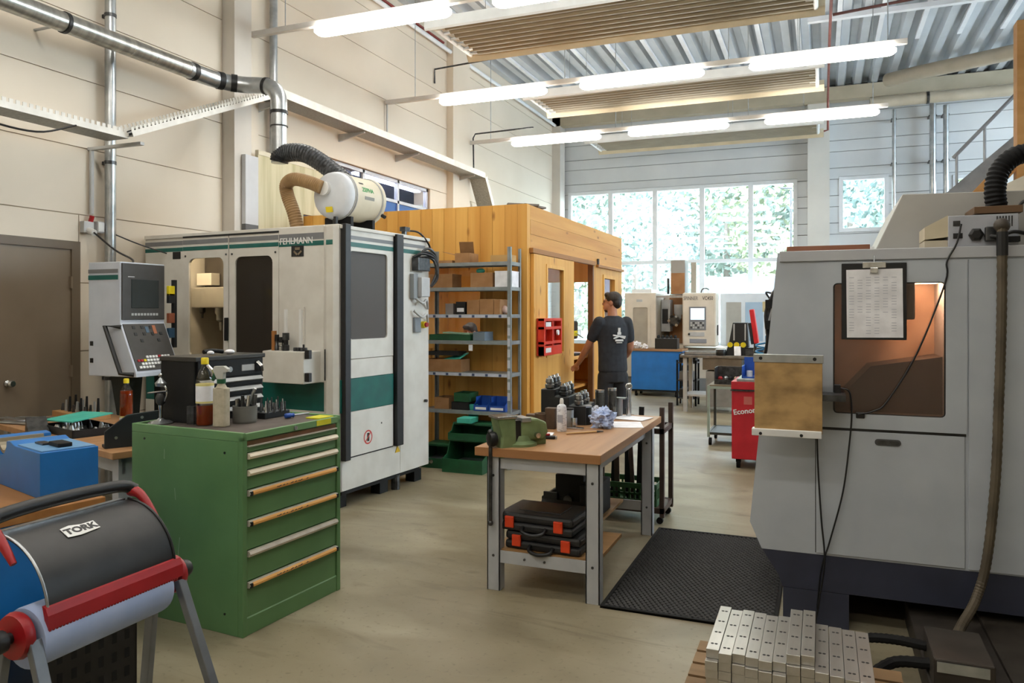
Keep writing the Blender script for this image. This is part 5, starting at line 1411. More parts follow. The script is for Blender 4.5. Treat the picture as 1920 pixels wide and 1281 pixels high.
for k, (x, y, lean) in enumerate(sticks):
    o = MB().bar((0, 0, 0), (lean, .02, .66 + .04 * (k % 3)), .022 + .008 * (k % 3), .02).build('steel_bar', M_BLACKM if k % 2 else m_rk, None)
    o.location = (x, y, .125)
    tag(o, '%s dark steel bar from the left standing upright in the bar rack' % ('first', 'second', 'third', 'fifth', 'sixth', 'seventh', 'eighth', 'fourth')[k], 'bar', 'upright bars in the bar rack')

# rubber mat
t = thing('rubber_mat', 'black studded rubber mat on the floor in front of the grey machine', 'mat', (-1.11, 4.02, 0))
bx('sheet', M_RUBBER, t, 0, 0, 0, .9, 1.62, .008)
mb = MB()
for i in range(29):
    for j in range(60):
        x = .03 + i * .0295 + (.0148 if j % 2 else 0); y = .03 + j * .0262
        mb.add([(x - .011, y - .007, .008), (x + .011, y - .007, .008), (x + .011, y + .007, .008), (x - .011, y + .007, .008), (x - .006, y, .019), (x + .006, y, .019)],
               [(0, 1, 5, 4), (2, 3, 4, 5), (1, 2, 5), (3, 0, 4)])
mb.build('studs', mat('lit_stud_rubber', '242323', 0.45, 0, '302f2e', 30, spec=.4), t, fix=False)['kind'] = 'stuff'  # studs coloured lighter to imitate the shade in the hollows between them
MB().box(0, 0, 0, .9, .02, .014).box(0, 1.6, 0, .9, 1.62, .014).box(0, .02, 0, .02, 1.6, .014).build('border', M_RUBBER, t)

# ------------------------------------------------------------ big grey machine on the right
LM = thing('lathe', 'large grey enclosed lathe with navy base and brown window at the right', 'machine', (0, 4.2, 0))
XE = 2.1
mb = MB()
mb.prism([(-.21, 1.905), (.03, 1.905), (.03, 1.02), (-.297, 1.02)], 'y', 0, 1.7)
mb.prism([(-.297, 1.02), (XE, 1.02), (XE, .365), (-.289, .365), (-.348, .5)], 'y', 0, 1.7)
mb.box(.6, 0, 1.02, XE, 1.7, 1.905).box(.03, 0, 1.77, .6, 1.7, 1.905).box(.03, .8, 1.02, .6, 1.7, 1.77)
mb.build('housing', M_GREY, LM)
navy = mat('navy_base_paint', '35394a', 0.5, 0, '2e3242', 6)
MB().prism([(-.289, .365), (XE, .365), (XE, .18), (-.187, .18), (-.205, .237)], 'y', .004, 1.68).build('base', navy, LM)
bx('plinth', navy, LM, -.184, .004, 0, .129, 1.6, .178)
bx('plinth', navy, LM, 1.3, .2, 0, XE, 1.6, .178)
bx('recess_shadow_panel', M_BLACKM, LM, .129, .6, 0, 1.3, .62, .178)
MB().plate((-.02, 1.018, .644, 1.85), (.055, 1.09, .554, 1.745), .02, 'y', -.01, .002).build('door', M_GREY, LM, .002)
bx('door_lower', M_GREY, LM, -.025, -.008, .375, .635, .002, 1.004, .003)
bx('side_panel', M_GREY, LM, .65, -.008, .372, 1.4, .002, 1.85, .003)
bx('door_gap', M_BLACK, LM, -.024, -.004, 1.004, .64, .001, 1.018)
bx('top_strip', mat('light_grey_paint', 'b6b8bc', 0.42, 0, 'adafb4', 4), LM, -.2, -.012, 1.858, XE, .02, 1.912, .003)
MB().plate((.045, 1.08, .564, 1.755), (.062, 1.095, .548, 1.74), .015, 'y', -.004, .004).build('window_seal', M_BLACK, LM)
m_lw = glass('brown_polycarbonate', 'e3cdbd', 0.14, 0.12, 0.22, '73625a')
bx('window', m_lw, LM, .05, -.002, 1.085, .56, .001, 1.75)
m_inn = mat('brown_interior_steel', 'c4aa93', 0.4, 0.2, '9a7f69', 5)
bx('interior_back', m_inn, LM, .03, .78, 1.02, .6, .8, 1.77)
bx('interior_floor', mat('dark_interior_steel', '3b3634', 0.5, 0.3, '2e2a29', 14), LM, .03, .01, 1.022, .6, .78, 1.05)
MB().prism([(.03, 1.05), (.25, 1.3), (.6, 1.36), (.6, 1.05)], 'y', .45, .78).build('chip_guard', MATS['dark_interior_steel'], LM)
bx('tool_turret', M_BLACKM, LM, .32, .25, 1.56, .45, .6, 1.77, .01)
bx('added_interior_lamp', emit('added_lathe_glow', 'ffe6cc', 60), LM, .47, .3, 1.755, .58, .6, 1.77)  # added lamp, its glow stands in for reflections on the window
MB().prism(rrect(.245, .94, .362, .972, .015, 4), 'y', -.012, -.006).build('recessed_handle', mat('handle_shadow_steel', '4c4d50', 0.5), LM)
MB().prism(rrect(.254, .946, .353, .966, .0098, 4), 'y', -.0135, -.0115).build('handle_lip', M_STEELD, LM)
MB().prism([(.26, 1.912), (.40, 2.225), (XE, 2.19), (XE, 1.912)], 'y', .35, 1.5).build('top_cover', mat('beige_grey_cover', 'a9a7a1', 0.45, 0, 'a09e98', 4), LM, .004)
bx('white_edge', M_WHITEP, LM, .24, .33, 1.912, .262, .36, 1.95)
bx('rear_panel', mat('beige_panel', 'c4b9a3', 0.5, 0, 'b9ae98', 5), LM, 1.02, .3, 1.912, 1.9, .34, 2.09, .004)
bx('window_clip', M_BLACK, LM, .16, -.016, 1.07, .2, -.002, 1.1, .003)
bx('seam_line', M_BLACK, LM, -.029, -.001, .375, -.025, .003, 1.004)
# cables at the left of the machine
bx('cable_duct', M_PGREY, LM, -.215, .3, 1.25, -.2, .5, 1.78)
for k in range(4):
    MB().loft(curve([(-.24, .5 + .06 * k, 1.75), (-.3, .5 + .05 * k, 1.6 - .05 * k), (-.29, .5 + .05 * k, 1.45), (-.31, .52, 1.3), (-.28, .5, 1.15)]), .009, 6).build('side_cable', (M_BLACK, M_STEELD, M_PGREY, M_BLACK)[k], LM, smooth=60)
for z in (1.5, 1.62): bx('side_connector', M_BLACKM, LM, -.3, .45, z, -.235, .55, z + .05)

tag(bx('wooden_lath', wood('reddish_lath', '8f5d45', '7d4e38', 'x'), None, -.17, 4.3, 1.914, .23, 4.42, 1.945, .002), 'reddish wooden lath lying on top of the grey lathe', 'lath')
# clipboard
t = thing('clipboard', 'black clipboard with a printed white sheet hanging on the grey lathe', 'clipboard', (.094, 4.188, 1.462))
bx('board', M_BLACK, t, 0, -.008, 0, .292, -.001, .38, .003)
MB().obox((.149, -.0095, .18), (.252, .001, .338), (0, -.01, 0)).build('sheet', M_PAPER, t)
pr = MB()
for c in range(6):
    for r in range(22):
        if (c * 7 + r * 3) % 5 == 0: continue
        if r < 8 and c not in (0, 2, 3, 5): continue
        pr.box(.035 + c * .038, -.0108, .03 + r * .0132, .035 + c * .038 + .022, -.0102, .0325 + r * .0132)
pr.build('print_lines', mat('pale_print', 'b9bcc9', 0.7), t)
MB().box(.095, -.018, .355, .2, -.0085, .385).box(.13, -.022, .33, .165, -.0085, .356).build('clip', M_CHROME, t, .002)
MB().cyl((.148, -.006, .38), (.148, -.0, .415), .004, n=6).build('hook', M_STEEL, t)
# board on bracket
t = thing('board_bracket', 'stained plywood board in an aluminium bracket at the corner of the grey lathe', 'board', (-.31, 4.0, .985))
m_wb = mat('stained_plywood', 'bd9a66', 0.6, 0, '7b5f3a', 7, (1, 1, 1.6), .05, 9, .4, lo=.4, hi=.78)
bx('board', m_wb, t, 0, .005, .02, .315, .03, .375, .002)
bx('upper_profile', M_STEEL, t, -.005, .0, .365, .32, .04, .405, .002)
bx('lower_profile', M_WHITEP, t, -.012, -.01, .0, .312, .05, .035, .003)
for lx in (.03, .28): MB().cyl((lx, -.003, .385), (lx, .001, .385), .009, n=8).build('bolt', M_BLACK, t)
for lx in (.03, .22): MB().cyl((lx, -.013, .012), (lx, -.009, .012), .008, n=8).build('bolt', M_BLACK, t)
bx('arm', M_STEELD, t, .26, .03, .18, .42, .19, .21); bx('arm', M_STEELD, t, .1, .03, .3, .13, .19, .33)
# box with connectors on top
t = thing('power_supply_box', 'grey electronics box with black round connector on top of the grey lathe', 'electronics box', (.57, 4.23, 1.914))
bx('case', mat('electronics_grey', 'b0b3bb', 0.4, 0.2, 'a5a8b1', 9), t, 0, 0, 0, .29, .25, .15, .003)
MB().prism([(-.1, .04), (0, .05), (0, .155), (-.1, .1)], 'y', .01, .24).build('side_wedge', mat('beige_wedge', 'c9bda2', 0.5, 0, 'beb297', 5), t)
bx('wedge_base', MATS['beige_panel'], t, -.1, .02, 0, 0, .24, .035)
MB().lathe([(.032, 0), (.032, .02), (.02, .025)], 6, (.115, 0, .055), Euler((PI / 2, 0, 0)).to_matrix()).build('round_connector', M_BLACK, t)
bx('display', M_BLACK, t, .02, -.004, .04, .06, .0, .065); bx('port', M_STEELD, t, .02, -.004, .1, .05, .0, .125)
for k in range(6): bx('vent_slot', M_STEELD, t, .2 + k * .012, -.002, .09, .206 + k * .012, .0, .14)
bx('valve', M_STEELD, t, .15, -.03, .02, .22, 0, .09, .006)
MB().loft(curve([(.15, -.01, .05), (.2, -.04, .04), (.26, -.04, .06), (.32, -.02, .05)]), .009, 6).build('lead', M_BLACK, t, smooth=60)
bx('bracket', M_BLACKM, t, .22, -.035, .015, .29, 0, .04)
t = thing('cable_chain', 'black corrugated cable hose arching over the top of the grey lathe', 'hose', (0, 4.4, 0))
P = curve([(.805, 0, 2.1), (.795, 0, 2.2), (.82, .02, 2.3), (.9, .05, 2.375), (1.05, .1, 2.38), (1.2, .15, 2.26), (1.26, .18, 2.1)], 10)
MB().loft(P, [.045 + .005 * (i % 2) for i in range(len(P))], 12).build('hose', M_RUBBER, t, smooth=30)
bx('wood_block', wood('dark_block', '6b5138', '59432d', 'x'), t, .68, -.16, 2.07, .88, .1, 2.105, .003)
MB().loft(curve([(.86, -.1, 2.08), (.9, -.12, 2.13), (.98, -.1, 2.12), (1.1, -.1, 2.06)]), .008, 6).build('loose_wire', M_BLACK, t, smooth=60)
P = curve([(.775, 4.13, 1.99), (.772, 4.13, 1.56), (.762, 4.13, 1.2), (.748, 4.13, .82), (.712, 4.12, .45), (.66, 4.08, .27), (.58, 3.92, .2), (.53, 3.74, .2)], 22)
t = thing('coolant_hose', 'long brown ribbed hose hanging down the front of the grey lathe', 'hose')
MB().loft(P, [.02 + .0022 * (i % 2) for i in range(len(P))], 10).build('hose', mat('dirty_brown_hose', '5c5241', 0.6, 0, '4a4133', 8), t, smooth=30)
MB().ball((.775, 4.14, 2.0), (.035, .035, .035), 12).build('elbow_cap', mat('elbow_brown', '3f372d', 0.6), t, smooth=0)
MB().cyl((.775, 4.13, 1.86), (.775, 4.13, 1.97), .024, n=10).build('sleeve', M_BLACK, t)
wire('thin_cable', 'thin black cable running down from the electronics box across the brown window', curve([(.62, 4.2, 2.02), (.6, 4.19, 1.93), (.557, 4.18, 1.84), (.55, 4.18, 1.74), (.43, 4.18, 1.4), (.3, 4.18, 1.16), (.24, 4.18, 1.11), (.17, 4.175, 1.09)]), .0045, M_BLACK, 'cable')
t = thing('plug', 'black plug with its cable beside the plywood board on the grey lathe', 'plug')
bx('body', M_BLACK, t, .06, 4.165, 1.19, .09, 4.196, 1.235, .003)
MB().loft(curve([(.09, 4.17, 1.22), (.13, 4.165, 1.2), (.14, 4.165, 1.1), (.13, 4.165, .95), (.1, 4.17, .7), (.04, 4.17, .45), (.0, 4.17, .3), (-.02, 4.16, .1)]), .0045, 6).build('cord', M_BLACK, t, smooth=60)
wire('thin_cable', 'thin black cable hanging from the plywood board down to the floor', curve([(-.02, 4.1, .98), (-.015, 4.165, .8), (.0, 4.168, .55), (.015, 4.165, .35), (-.01, 4.16, .15), (-.03, 4.15, .02)]), .0045, M_BLACK, 'cable')

# chip conveyor box under the lathe
t = thing('coolant_tank', 'brown grey coolant tank with pump under the right side of the lathe', 'tank', (.4, 3.35, 0))
m_tank = mat('dirty_tank', '3b352f', 0.6, 0.2, '2c2722', 6)
bx('tank', m_tank, t, 0, .05, 0, 1.4, 1.1, .12, .006)
bx('lid', mat('tank_lid', '443e37', 0.5, 0.3, '363029', 8), t, .3, .04, .12, 1.4, 1.1, .14, .003)
bx('motor_box', m_tank, t, .01, .06, .12, .22, .4, .24, .006)
bx('label_plate', M_STEEL, t, .02, .055, .19, .2, .059, .23)
P = curve([(.02, .2, .16), (-.12, .25, .12), (-.25, .1, .08), (-.3, .05, .08)], 12)
MB().loft(P, [.022 + .002 * (i % 2) for i in range(len(P))], 9).build('hose', M_RUBBER, t, smooth=30)
P = curve([(.02, .3, .19), (-.1, .4, .16), (-.22, .42, .14), (-.3, .4, .1)], 12)
MB().loft(P, [.02 + .002 * (i % 2) for i in range(len(P))], 9).build('hose', M_RUBBER, t, smooth=30)
# pallet with aluminium bars
t = thing('wooden_pallet', 'rough wooden pallet under the stack of aluminium bars', 'pallet', (-.5, 2.78, 0))
m_pal = wood('pallet_wood', '8d7150', '735a3c', 'x', 5, .7)
for k in range(6): bx('deck_board', m_pal, t, 0, k * .12, .115, .8, k * .12 + .1, .137)
for x0 in (0, .36, .7): bx('stringer', m_pal, t, x0, 0, .022, x0 + .1, .7, .115)
for y0 in (0, .3, .6): bx('base_board', m_pal, t, 0, y0, 0, .8, y0 + .1, .022)
m_alu = mat('milled_aluminium', 'c3c0ba', 0.3, 0.75, 'aeaba5', 14, (1, .2, 1), rvar=.08)
m_hole = mat('drilled_hole', '2a2a2a', 0.8)
BWd, BL, BH = .0475, .45, .034
bar_me = MB().box(0, 0, 0, BWd - .0015, BL, BH - .001).build('aluminium_bar', m_alu, None, .0012)
hole_me = MB()
for r in range(4):
    for dxx in (.016, .03): hole_me.cyl((dxx, .055 + r * .113, BH - .0011), (dxx, .055 + r * .113, BH - .0004), .006, n=8)
hole_o = hole_me.build('drilled_holes', m_hole, bar_me)
first = True
names = ['first', 'second', 'third', 'fourth', 'fifth', 'sixth', 'seventh', 'eighth', 'ninth', 'tenth', 'eleventh', 'twelfth']
offs = [.02, .01, 0, -.01, -.02, -.02, .0, 0, -.06, -.07, -.08, -.08]
for c in range(12):
    n = 6 if c not in (8, 9) else 6
    for L_ in range(n + (1 if c in (6, 7) else 0)):
        top = L_ == n - 1 + (1 if c in (6, 7) else 0)
        rnd = random.Random(c * 10 + L_)
        pos = (-.4 + c * BWd + rnd.uniform(-.001, .001), 2.9 + offs[c] * .6 + rnd.uniform(-.012, .012) + (.012 if top else 0), .138 + L_ * BH)
        if first: o = bar_me; o.location = pos; first = False
        else: o = dup(bar_me, None, pos)
        if top:
            if o is not bar_me: dup(hole_o, o)
            tag(o, 'top drilled aluminium bar of the %s column counted from the left on the pallet' % names[c], 'bar', 'aluminium bars on the pallet')
        else:
            tag(o, 'aluminium bar %s from the bottom in the %s column of the stack on the pallet' % (names[L_], names[c]), 'bar', 'aluminium bars on the pallet')
bpy.data.objects.remove(hole_o)
# ------------------------------------------------------------ far end of the hall
t = thing('tool_trolley', 'blue steel tool trolley on casters in front of the cream machining centre', 'trolley', (-3.36, 14.4, 0), 0)
bx('body', M_BLUE, t, 0, 0, .13, .93, .6, .86, .004)
bx('worktop', wood('trolley_top', 'a07a58', '8a6647', 'x'), t, -.02, -.02, .86, .97, .62, .9, .004)
bx('frame', M_BLACKM, t, .01, .01, .1, .92, .59, .13)
for lx in (.08, .84):
    for ly in (.08, .5):
        c = MB().cyl((lx - .02, ly, .05), (lx + .02, ly, .05), .05, n=14).build('caster', M_RUBBER, t, smooth=40)
        MB().box(lx - .03, ly - .02, .05, lx - .022, ly + .02, .1).box(lx + .022, ly - .02, .05, lx + .03, ly + .02, .1).build('fork', M_STEEL, c)
bx('handle', M_BLACK, t, .93, .05, .78, .98, .1, .84, .006); bx('handle', M_BLACK, t, .93, .5, .78, .98, .55, .84, .006)
bx('side_bag', M_BLACKM, t, .94, .1, .2, 1.06, .5, .6, .01)
t = thing('tool_block', 'black block of tool holders on the blue trolley', 'tool block', (-2.93, 14.5, .9))
bx('block', M_BLACK, t, 0, 0, 0, .42, .25, .2, .006)
for k in range(5): MB().lathe([(.028, .2), (.03, .23), (.018, .26)], 10, (.05 + k * .08, .1, 0)).build('tool', M_BLACKM, t)
for x, y, r, m, nm in ((-3.3, 14.6, .1, M_PAPER, 'white crumpled wipe at the left on the blue trolley'), (-3.12, 14.5, .07, M_PAPER, 'small white wipe beside the black tool block')):
    rag(nm, (x, y, .9), r, m, int(r * 100))

# cream machining centre
MC = thing('machining_centre', 'cream machining centre with open work area and screen at the far end', 'machine', (-3.68, 15.2, 0))
m_mc = mat('ivory_machine_paint', 'd4cabb', 0.42, 0, 'c9bfaf', 4)
m_br = mat('rusty_shield', 'a3744a', 0.5, 0.2, '93653d', 5)
mb = MB().box(0, 0, .3, .63, 1.2, 1.98).box(.63, .9, .3, 1.18, 1.2, 1.95).box(.63, 0, .3, 1.18, 1.2, .95).box(1.18, 0, .9, 1.2, 1.2, 1.98)
mb.build('cabinet', m_mc, MC, .01)
bx('base', mat('machine_base_grey', '7d7f80', 0.5, 0, '727475', 5), MC, .02, .05, 0, 2.0, 1.2, .3, .006)
bx('front_skirt', m_mc, MC, 1.18, .1, .3, 1.95, 1.2, .9, .006)
MB().plate((.1, .92, .52, 1.74), (.17, .95, .47, 1.69), .03, 'y', -.02, .0).build('door_frame', m_mc, MC)
bx('door_panel', mat('taupe_panel', 'a79e90', 0.5, 0, '9d9486', 5), MC, .17, -.005, .95, .47, .004, 1.69)
bx('emblem', M_PGREY, MC, .24, -.004, 1.8, .36, .0, 1.85)
bx('work_shield', m_br, MC, .75, .8, .96, 1.1, .9, 1.95)
bx('inner_wall', M_PGREY, MC, .64, .5, 1.2, .82, .88, 1.85); bx('inner_window', M_BLACK, MC, .66, .495, 1.36, .78, .502, 1.66)
MB().lathe([(.09, 0), (.09, -.18), (.06, -.22), (.06, -.28), (.025, -.32)], 16, (.98, .55, 1.75)).build('spindle', M_PGREY, MC, smooth=40)
MB().lathe([(.11, -.03), (.11, .03)], 20, (.92, .45, 1.42), Euler((PI / 2, 0, 0)).to_matrix()).build('tool_disc', M_STEELD, MC, smooth=40)
for k in range(6): MB().cyl((.92 + .1 * math.cos(k * 1.05), .36, 1.42 + .1 * math.sin(k * 1.05)), (.92 + .1 * math.cos(k * 1.05), .44, 1.42 + .1 * math.sin(k * 1.05)), .03, n=10).build('tool', M_CHROME if k % 2 else M_BLACKM, MC)
bx('vise_jaw', M_STEELD, MC, .68, .2, .95, .85, .5, 1.1); bx('top_rail', M_STEEL, MC, .63, .02, 1.88, 1.2, .06, 1.92)
CP = bx('control_console', m_mc, MC, 1.18, -.18, .93, 1.82, .25, 1.97, .03)
lettering('SPINNER', .1, mat('grey_lettering', '8b8580', 0.5), CP, (1.2, -.183, 1.83), FRONT, .002, sx=.72, bold=.001)
lettering('VC450', .1, mat('dark_lettering', '57524e', 0.5), CP, (1.56, -.183, 1.83), FRONT, .002, sx=.72, bold=.001)
bx('screen_bezel', mat('bezel_grey', '7a7d82', 0.4), CP, 1.31, -.19, 1.25, 1.63, -.178, 1.7, .004)
bx('screen', emit('lit_screen', 'c9d8ee', .75), CP, 1.34, -.194, 1.45, 1.6, -.189, 1.67)
for r in range(3):
    for c in range(6): bx('key', M_PGREY if (r + c) % 3 else M_STEELD, CP, 1.335 + c * .045, -.194, 1.28 + r * .045, 1.37 + c * .045, -.189, 1.315 + r * .045)
bx('key_panel', mat('keypad_grey', '8d8f96', 0.5), CP, 1.32, -.19, 1.0, 1.64, -.178, 1.08, .003); bx('usb_panel', M_PGREY, CP, 1.3, -.188, 1.13, 1.6, -.178, 1.21)
MB().cyl((1.31, -.2, 1.17), (1.31, -.178, 1.17), .02, n=10).build('stop_button', M_BLACK, CP)
bx('side_handle', M_BLACK, CP, 1.83, -.1, 1.15, 1.85, -.06, 1.35)
MB().loft(curve([(1.5, .05, 1.97), (1.53, .05, 2.04), (1.6, .05, 2.06), (1.66, .05, 2.03)]), .012, 6).build('cable_loop', M_STEELD, CP, smooth=60)
bx('tool_column', mat('grey_brown_column', '97928c', 0.45, 0.2, '8a847d', 3), MC, .87, .3, 1.95, 1.15, .75, 2.64, .006)
bx('column_cover', m_br, MC, .873, .297, 1.96, 1.147, .3, 2.38)
bx('counterweight_post', mat('beige_post', 'b0a898', 0.5), MC, 1.24, .5, 1.95, 1.34, .6, 2.6)
bx('top_tray', M_WHITEP, MC, .1, .2, 1.98, .5, .8, 2.06); MB().cyl((.8, .4, 1.96), (.8, .4, 2.28), .025, n=8).build('signal_rod', M_STEELD, MC)

# white cabinet machine behind
t = thing('white_machine', 'white enclosed machine with grey door right of the cream machining centre', 'machine', (-1.95, 16.42, 0))
m_wm = mat('bluish_white_paint', 'd5dbe2', 0.4, 0, 'cbd2da', 4)
bx('housing', m_wm, t, 0, 0, 0, .95, 1.0, 1.98, .01)
bx('door', mat('warm_grey_door', 'a6a29b', 0.45, 0, '9c9891', 4), t, .12, -.012, .5, .42, 0, 1.8, .004)
bx('window', mat('bluish_window', 'a8bdd2', 0.15, 0, '9db4ca', 4), t, .5, -.01, 1.0, .85, 0, 1.8, .004)
bx('plinth', M_STEELD, t, .02, .02, -.0, .93, .98, .05)

# steel workbench at the far end with clutter
t = thing('far_workbench', 'cluttered steel workbench in front of the white machine', 'workbench', (-2.1, 12.4, 0))
bx('worktop', mat('scuffed_steel_top', '8c857c', 0.4, 0.4, '6e675f', 10), t, 0, 0, .87, 1.3, .7, .91, .004)
for lx in (.04, 1.2):
    for ly in (.04, .6): bx('leg', M_PGREY, t, lx, ly, 0, lx + .06, ly + .06, .87)
bx('drawer_box', mat('brown_drawer_box', '6e6152', 0.5, 0, '5f5345', 7), t, .35, .02, .68, .95, .6, .87, .004)
bx('door_cabinet', mat('grey_under_cabinet', '8d8c8a', 0.5, 0, '7f7e7c', 7), t, .4, .04, .1, .85, .6, .66, .004)
bx('lower_shelf', M_PGREY, t, .05, .05, .25, 1.25, .65, .28)
t = thing('oil_dispenser', 'black tilted dispenser with three yellow discs on the far workbench', 'dispenser', (-1.42, 12.55, .91))
MB().prism([(0, 0), (.32, 0), (.36, .12), (.34, .52), (.12, .52), (.06, .2)], 'y', 0, .22).build('body', M_BLACK, t, .008)
for k in range(3): MB().cyl((.08 + k * .1, -.02, .17), (.08 + k * .1, .0, .17), .042, n=14).build('yellow_disc', M_YELLOW, t)
for lx in (.13, .3): bx('white_edge', M_PGREY, t, lx, -.006, .24, lx + .02, .0, .5)
can('black round cable reel in front of the oil dispenser', (-1.47, 12.47, .91), .08, .1, M_BLACK, 'cable_reel', 'reel', M_STEEL)
tag(MB().obox((-1.22, 12.47, .985), (.1, .02, .15), (-.3, 0, .2)).build('white_card', M_PAPER), 'white card leaning on the oil dispenser', 'card')
t = thing('grey_toolbox', 'dark grey toolbox at the right end of the far workbench', 'toolbox', (-1.1, 12.45, .91))
bx('body', M_STEELD, t, 0, 0, 0, .27, .2, .11, .006); bx('lid', M_BLACKM, t, -.004, -.004, .11, .274, .204, .13, .004); bx('catch', M_CHROME, t, .12, -.008, .08, .15, 0, .12)
t = thing('drip_tray', 'shallow steel drip tray at the left end of the far workbench', 'tray', (-2.05, 12.5, .91))
MB().box(0, 0, 0, .55, .4, .01).box(0, 0, 0, .55, .01, .05).box(0, .39, 0, .55, .4, .05).box(0, 0, 0, .01, .4, .05).box(.54, 0, 0, .55, .4, .05).build('tray', M_STEEL, t)
# swivel chair
t = thing('swivel_chair', 'dark swivel work chair with pale seat back in front of the far machines', 'chair', (-1.6, 13.8, 0), 20)
for k in range(5):
    a = k * 2 * PI / 5
    f_ = MB().bar((0, 0, .09), (.27 * math.cos(a), .27 * math.sin(a), .06), .04, .04).build('base_arm', M_BLACKM, t)
    MB().cyl((.27 * math.cos(a), .27 * math.sin(a) - .015, .03), (.27 * math.cos(a), .27 * math.sin(a) + .015, .03), .03, n=10).build('caster', M_RUBBER, f_)
MB().cyl((0, 0, .08), (0, 0, .48), .03, n=12).build('column', M_BLACKM, t, smooth=40)
MB().prism(rrect(-.21, -.2, .21, .2, .06, 4), 'z', .48, .54).build('seat', M_BLACK, t, .02)
MB().bar((0, .17, .46), (0, .24, .75), .05, .02).build('back_bar', M_BLACKM, t)
MB().obox((0, .24, .72), (.36, .04, .22), (-.1, 0, 0)).build('backrest', mat('taupe_fabric', '8b8178', 0.9, 0, '7f756c', 20), t, .015)
t = thing('machine_stand', 'small dark parts stand with shelves beside the swivel chair', 'stand', (-2.3, 13.2, 0))
for z in (.12, .42, .72): bx('shelf', M_STEELD, t, 0, 0, z, .34, .35, z + .02)
for lx in (0, .31):
    for ly in (0, .32): bx('post', M_BLACKM, t, lx, ly, 0, lx + .03, ly + .03, .78)
for k, (z, m, w) in enumerate(((.14, M_BLACK, .26), (.44, mat('mid_grey_tin', '6d6a66', 0.5), .24), (.74, M_BLACKM, .28))):
    bx('stored_tin', m, t, .04, .03, z, .04 + w, .28, z + .14, .006)

# grey-green wire trolley
t = thing('frame_trolley', 'pale green steel frame trolley left of the red cart', 'trolley', (-1.27, 9.4, 0))
m_fg = mat('pale_green_steel', '9fb0a4', 0.45, 0.2, '93a498', 8)
m_fd = mat('dark_frame_steel', '45463f', 0.5, 0.3, '3a3b35', 8)
for lx in (0, .46):
    for ly in (0, .6): bx('post', m_fg if ly == 0 else m_fd, t, lx, ly, .1, lx + .03, ly + .03, .72, .002)
for z, m in ((.13, m_fd), (.68, m_fg)):
    mb = MB().box(.03, 0, z, .46, .025, z + .03).box(.03, .605, z, .46, .63, z + .03).box(0, .03, z, .025, .6, z + .03).box(.465, .03, z, .49, .6, z + .03)
    mb.build('frame_ring', m, t)
bx('deck', mat('trolley_board', '7a6d57', 0.6, 0, '6a5e4a', 8), t, .01, .01, .71, .48, .62, .725)
bx('deck', m_fd, t, .02, .02, .14, .47, .61, .155)
for lx in (.03, .45):
    for ly in (.05, .57): MB().cyl((lx - .015, ly, .045), (lx + .015, ly, .045), .045, n=14).build('caster', M_RUBBER, t, smooth=40)
t = thing('open_parts_box', 'grey open box of machine parts on the pale green trolley', 'box', (-1.2, 9.5, .726))
MB().box(0, 0, 0, .36, .01, .06).box(0, .3, 0, .36, .31, .2).box(0, .01, 0, .01, .3, .2).box(.35, .01, 0, .36, .3, .2).box(.01, .01, 0, .35, .3, .01).build('box', M_STEELD, t)
for k in range(5): MB().lathe([(.03, .01), (.03, .07), (.015, .09)], 10, (.06 + .06 * k, .1 + .05 * (k % 2), 0)).build('part', (M_RED, M_STEEL, M_BLACKM, M_CHROME, m_fg)[k], t)

# red cart
t = thing('red_cart', 'red steel tool cart with white lettering beside the grey lathe', 'cart', (-.85, 8.1, 0))
m_rc = mat('red_cart_paint', 'c01f2c', 0.42, 0, 'ae1a26', 5)
bx('body', m_rc, t, 0, 0, .1, .62, .65, .8, .006)
bx('top_drawer', m_rc, t, -.004, -.008, .81, .624, .65, .89, .004)
bx('top_tray', M_STEEL, t, .05, .0, .89, .6, .6, .92, .004)
bx('front_rail', M_STEELD, t, -.01, -.02, .795, .63, .0, .81)
lettering('Economy', .075, M_WHITEP, t, (.02, -.004, .55), (PI / 2, -.16, 0), .0015, bold=.0015)
bx('key_plate', mat('faded_red_plate', 'c4685f', 0.5), t, .12, -.004, .66, .2, 0, .74)
for lx in (.06, .55):
    for ly in (.08, .57):
        c = MB().cyl((lx - .018, ly, .05), (lx + .018, ly, .05), .05, n=14).build('caster', M_RUBBER, t, smooth=40)
        bx('fork', M_BLACKM, c, lx - .025, ly - .02, .06, lx + .025, ly + .02, .1)
MB().loft([(.64, .02, .85), (.68, .02, .87), (.68, .6, .87), (.64, .6, .85)], .012, 8).build('handle', M_BLACK, t)
t = thing('blue_parts_tray', 'blue tray with white parts on top of the red cart', 'tray', (-.76, 8.2, .92))
MB().box(0, 0, 0, .3, .3, .01).box(0, .29, 0, .3, .3, .2).box(0, 0, 0, .01, .3, .12).box(.29, 0, 0, .3, .3, .12).build('tray', M_BLUEP, t)
for k in range(3): MB().cyl((.07 + k * .08, .1, .01), (.07 + k * .08, .1, .07 + .03 * k), .03, n=10).build('part', (M_WHITEP, M_PGREY, M_CHROME)[k], t)
P = [(-.55 + .05 * math.cos(i * .7), 7.9 + .05 * math.sin(i * .7), 1.3 - i * .0065) for i in range(70)]
wire('coiled_air_hose', 'coiled blue air hose hanging between the red cart and the lathe', [(-.46, 7.85, 1.42), (-.5, 7.87, 1.36)] + P, .009, mat('blue_hose', '2f7fb0', 0.4, 0, '2a739f', 9), 'hose', 6)
t = thing('hose_stand', 'post holding the coiled air hose left of the lathe', 'post', (-.43, 7.86, 0))
bx('base', M_BLACKM, t, -.1, -.1, 0, .1, .1, .02); MB().cyl((0, 0, .02), (0, 0, 1.7), .02, n=10).build('post', M_STEELD, t, smooth=40)
bx('valve_box', mat('ivory_valve', 'cfc39a', 0.5, 0, 'c4b88f', 8), t, -.1, -.05, 1.6, .03, .06, 1.7, .005)
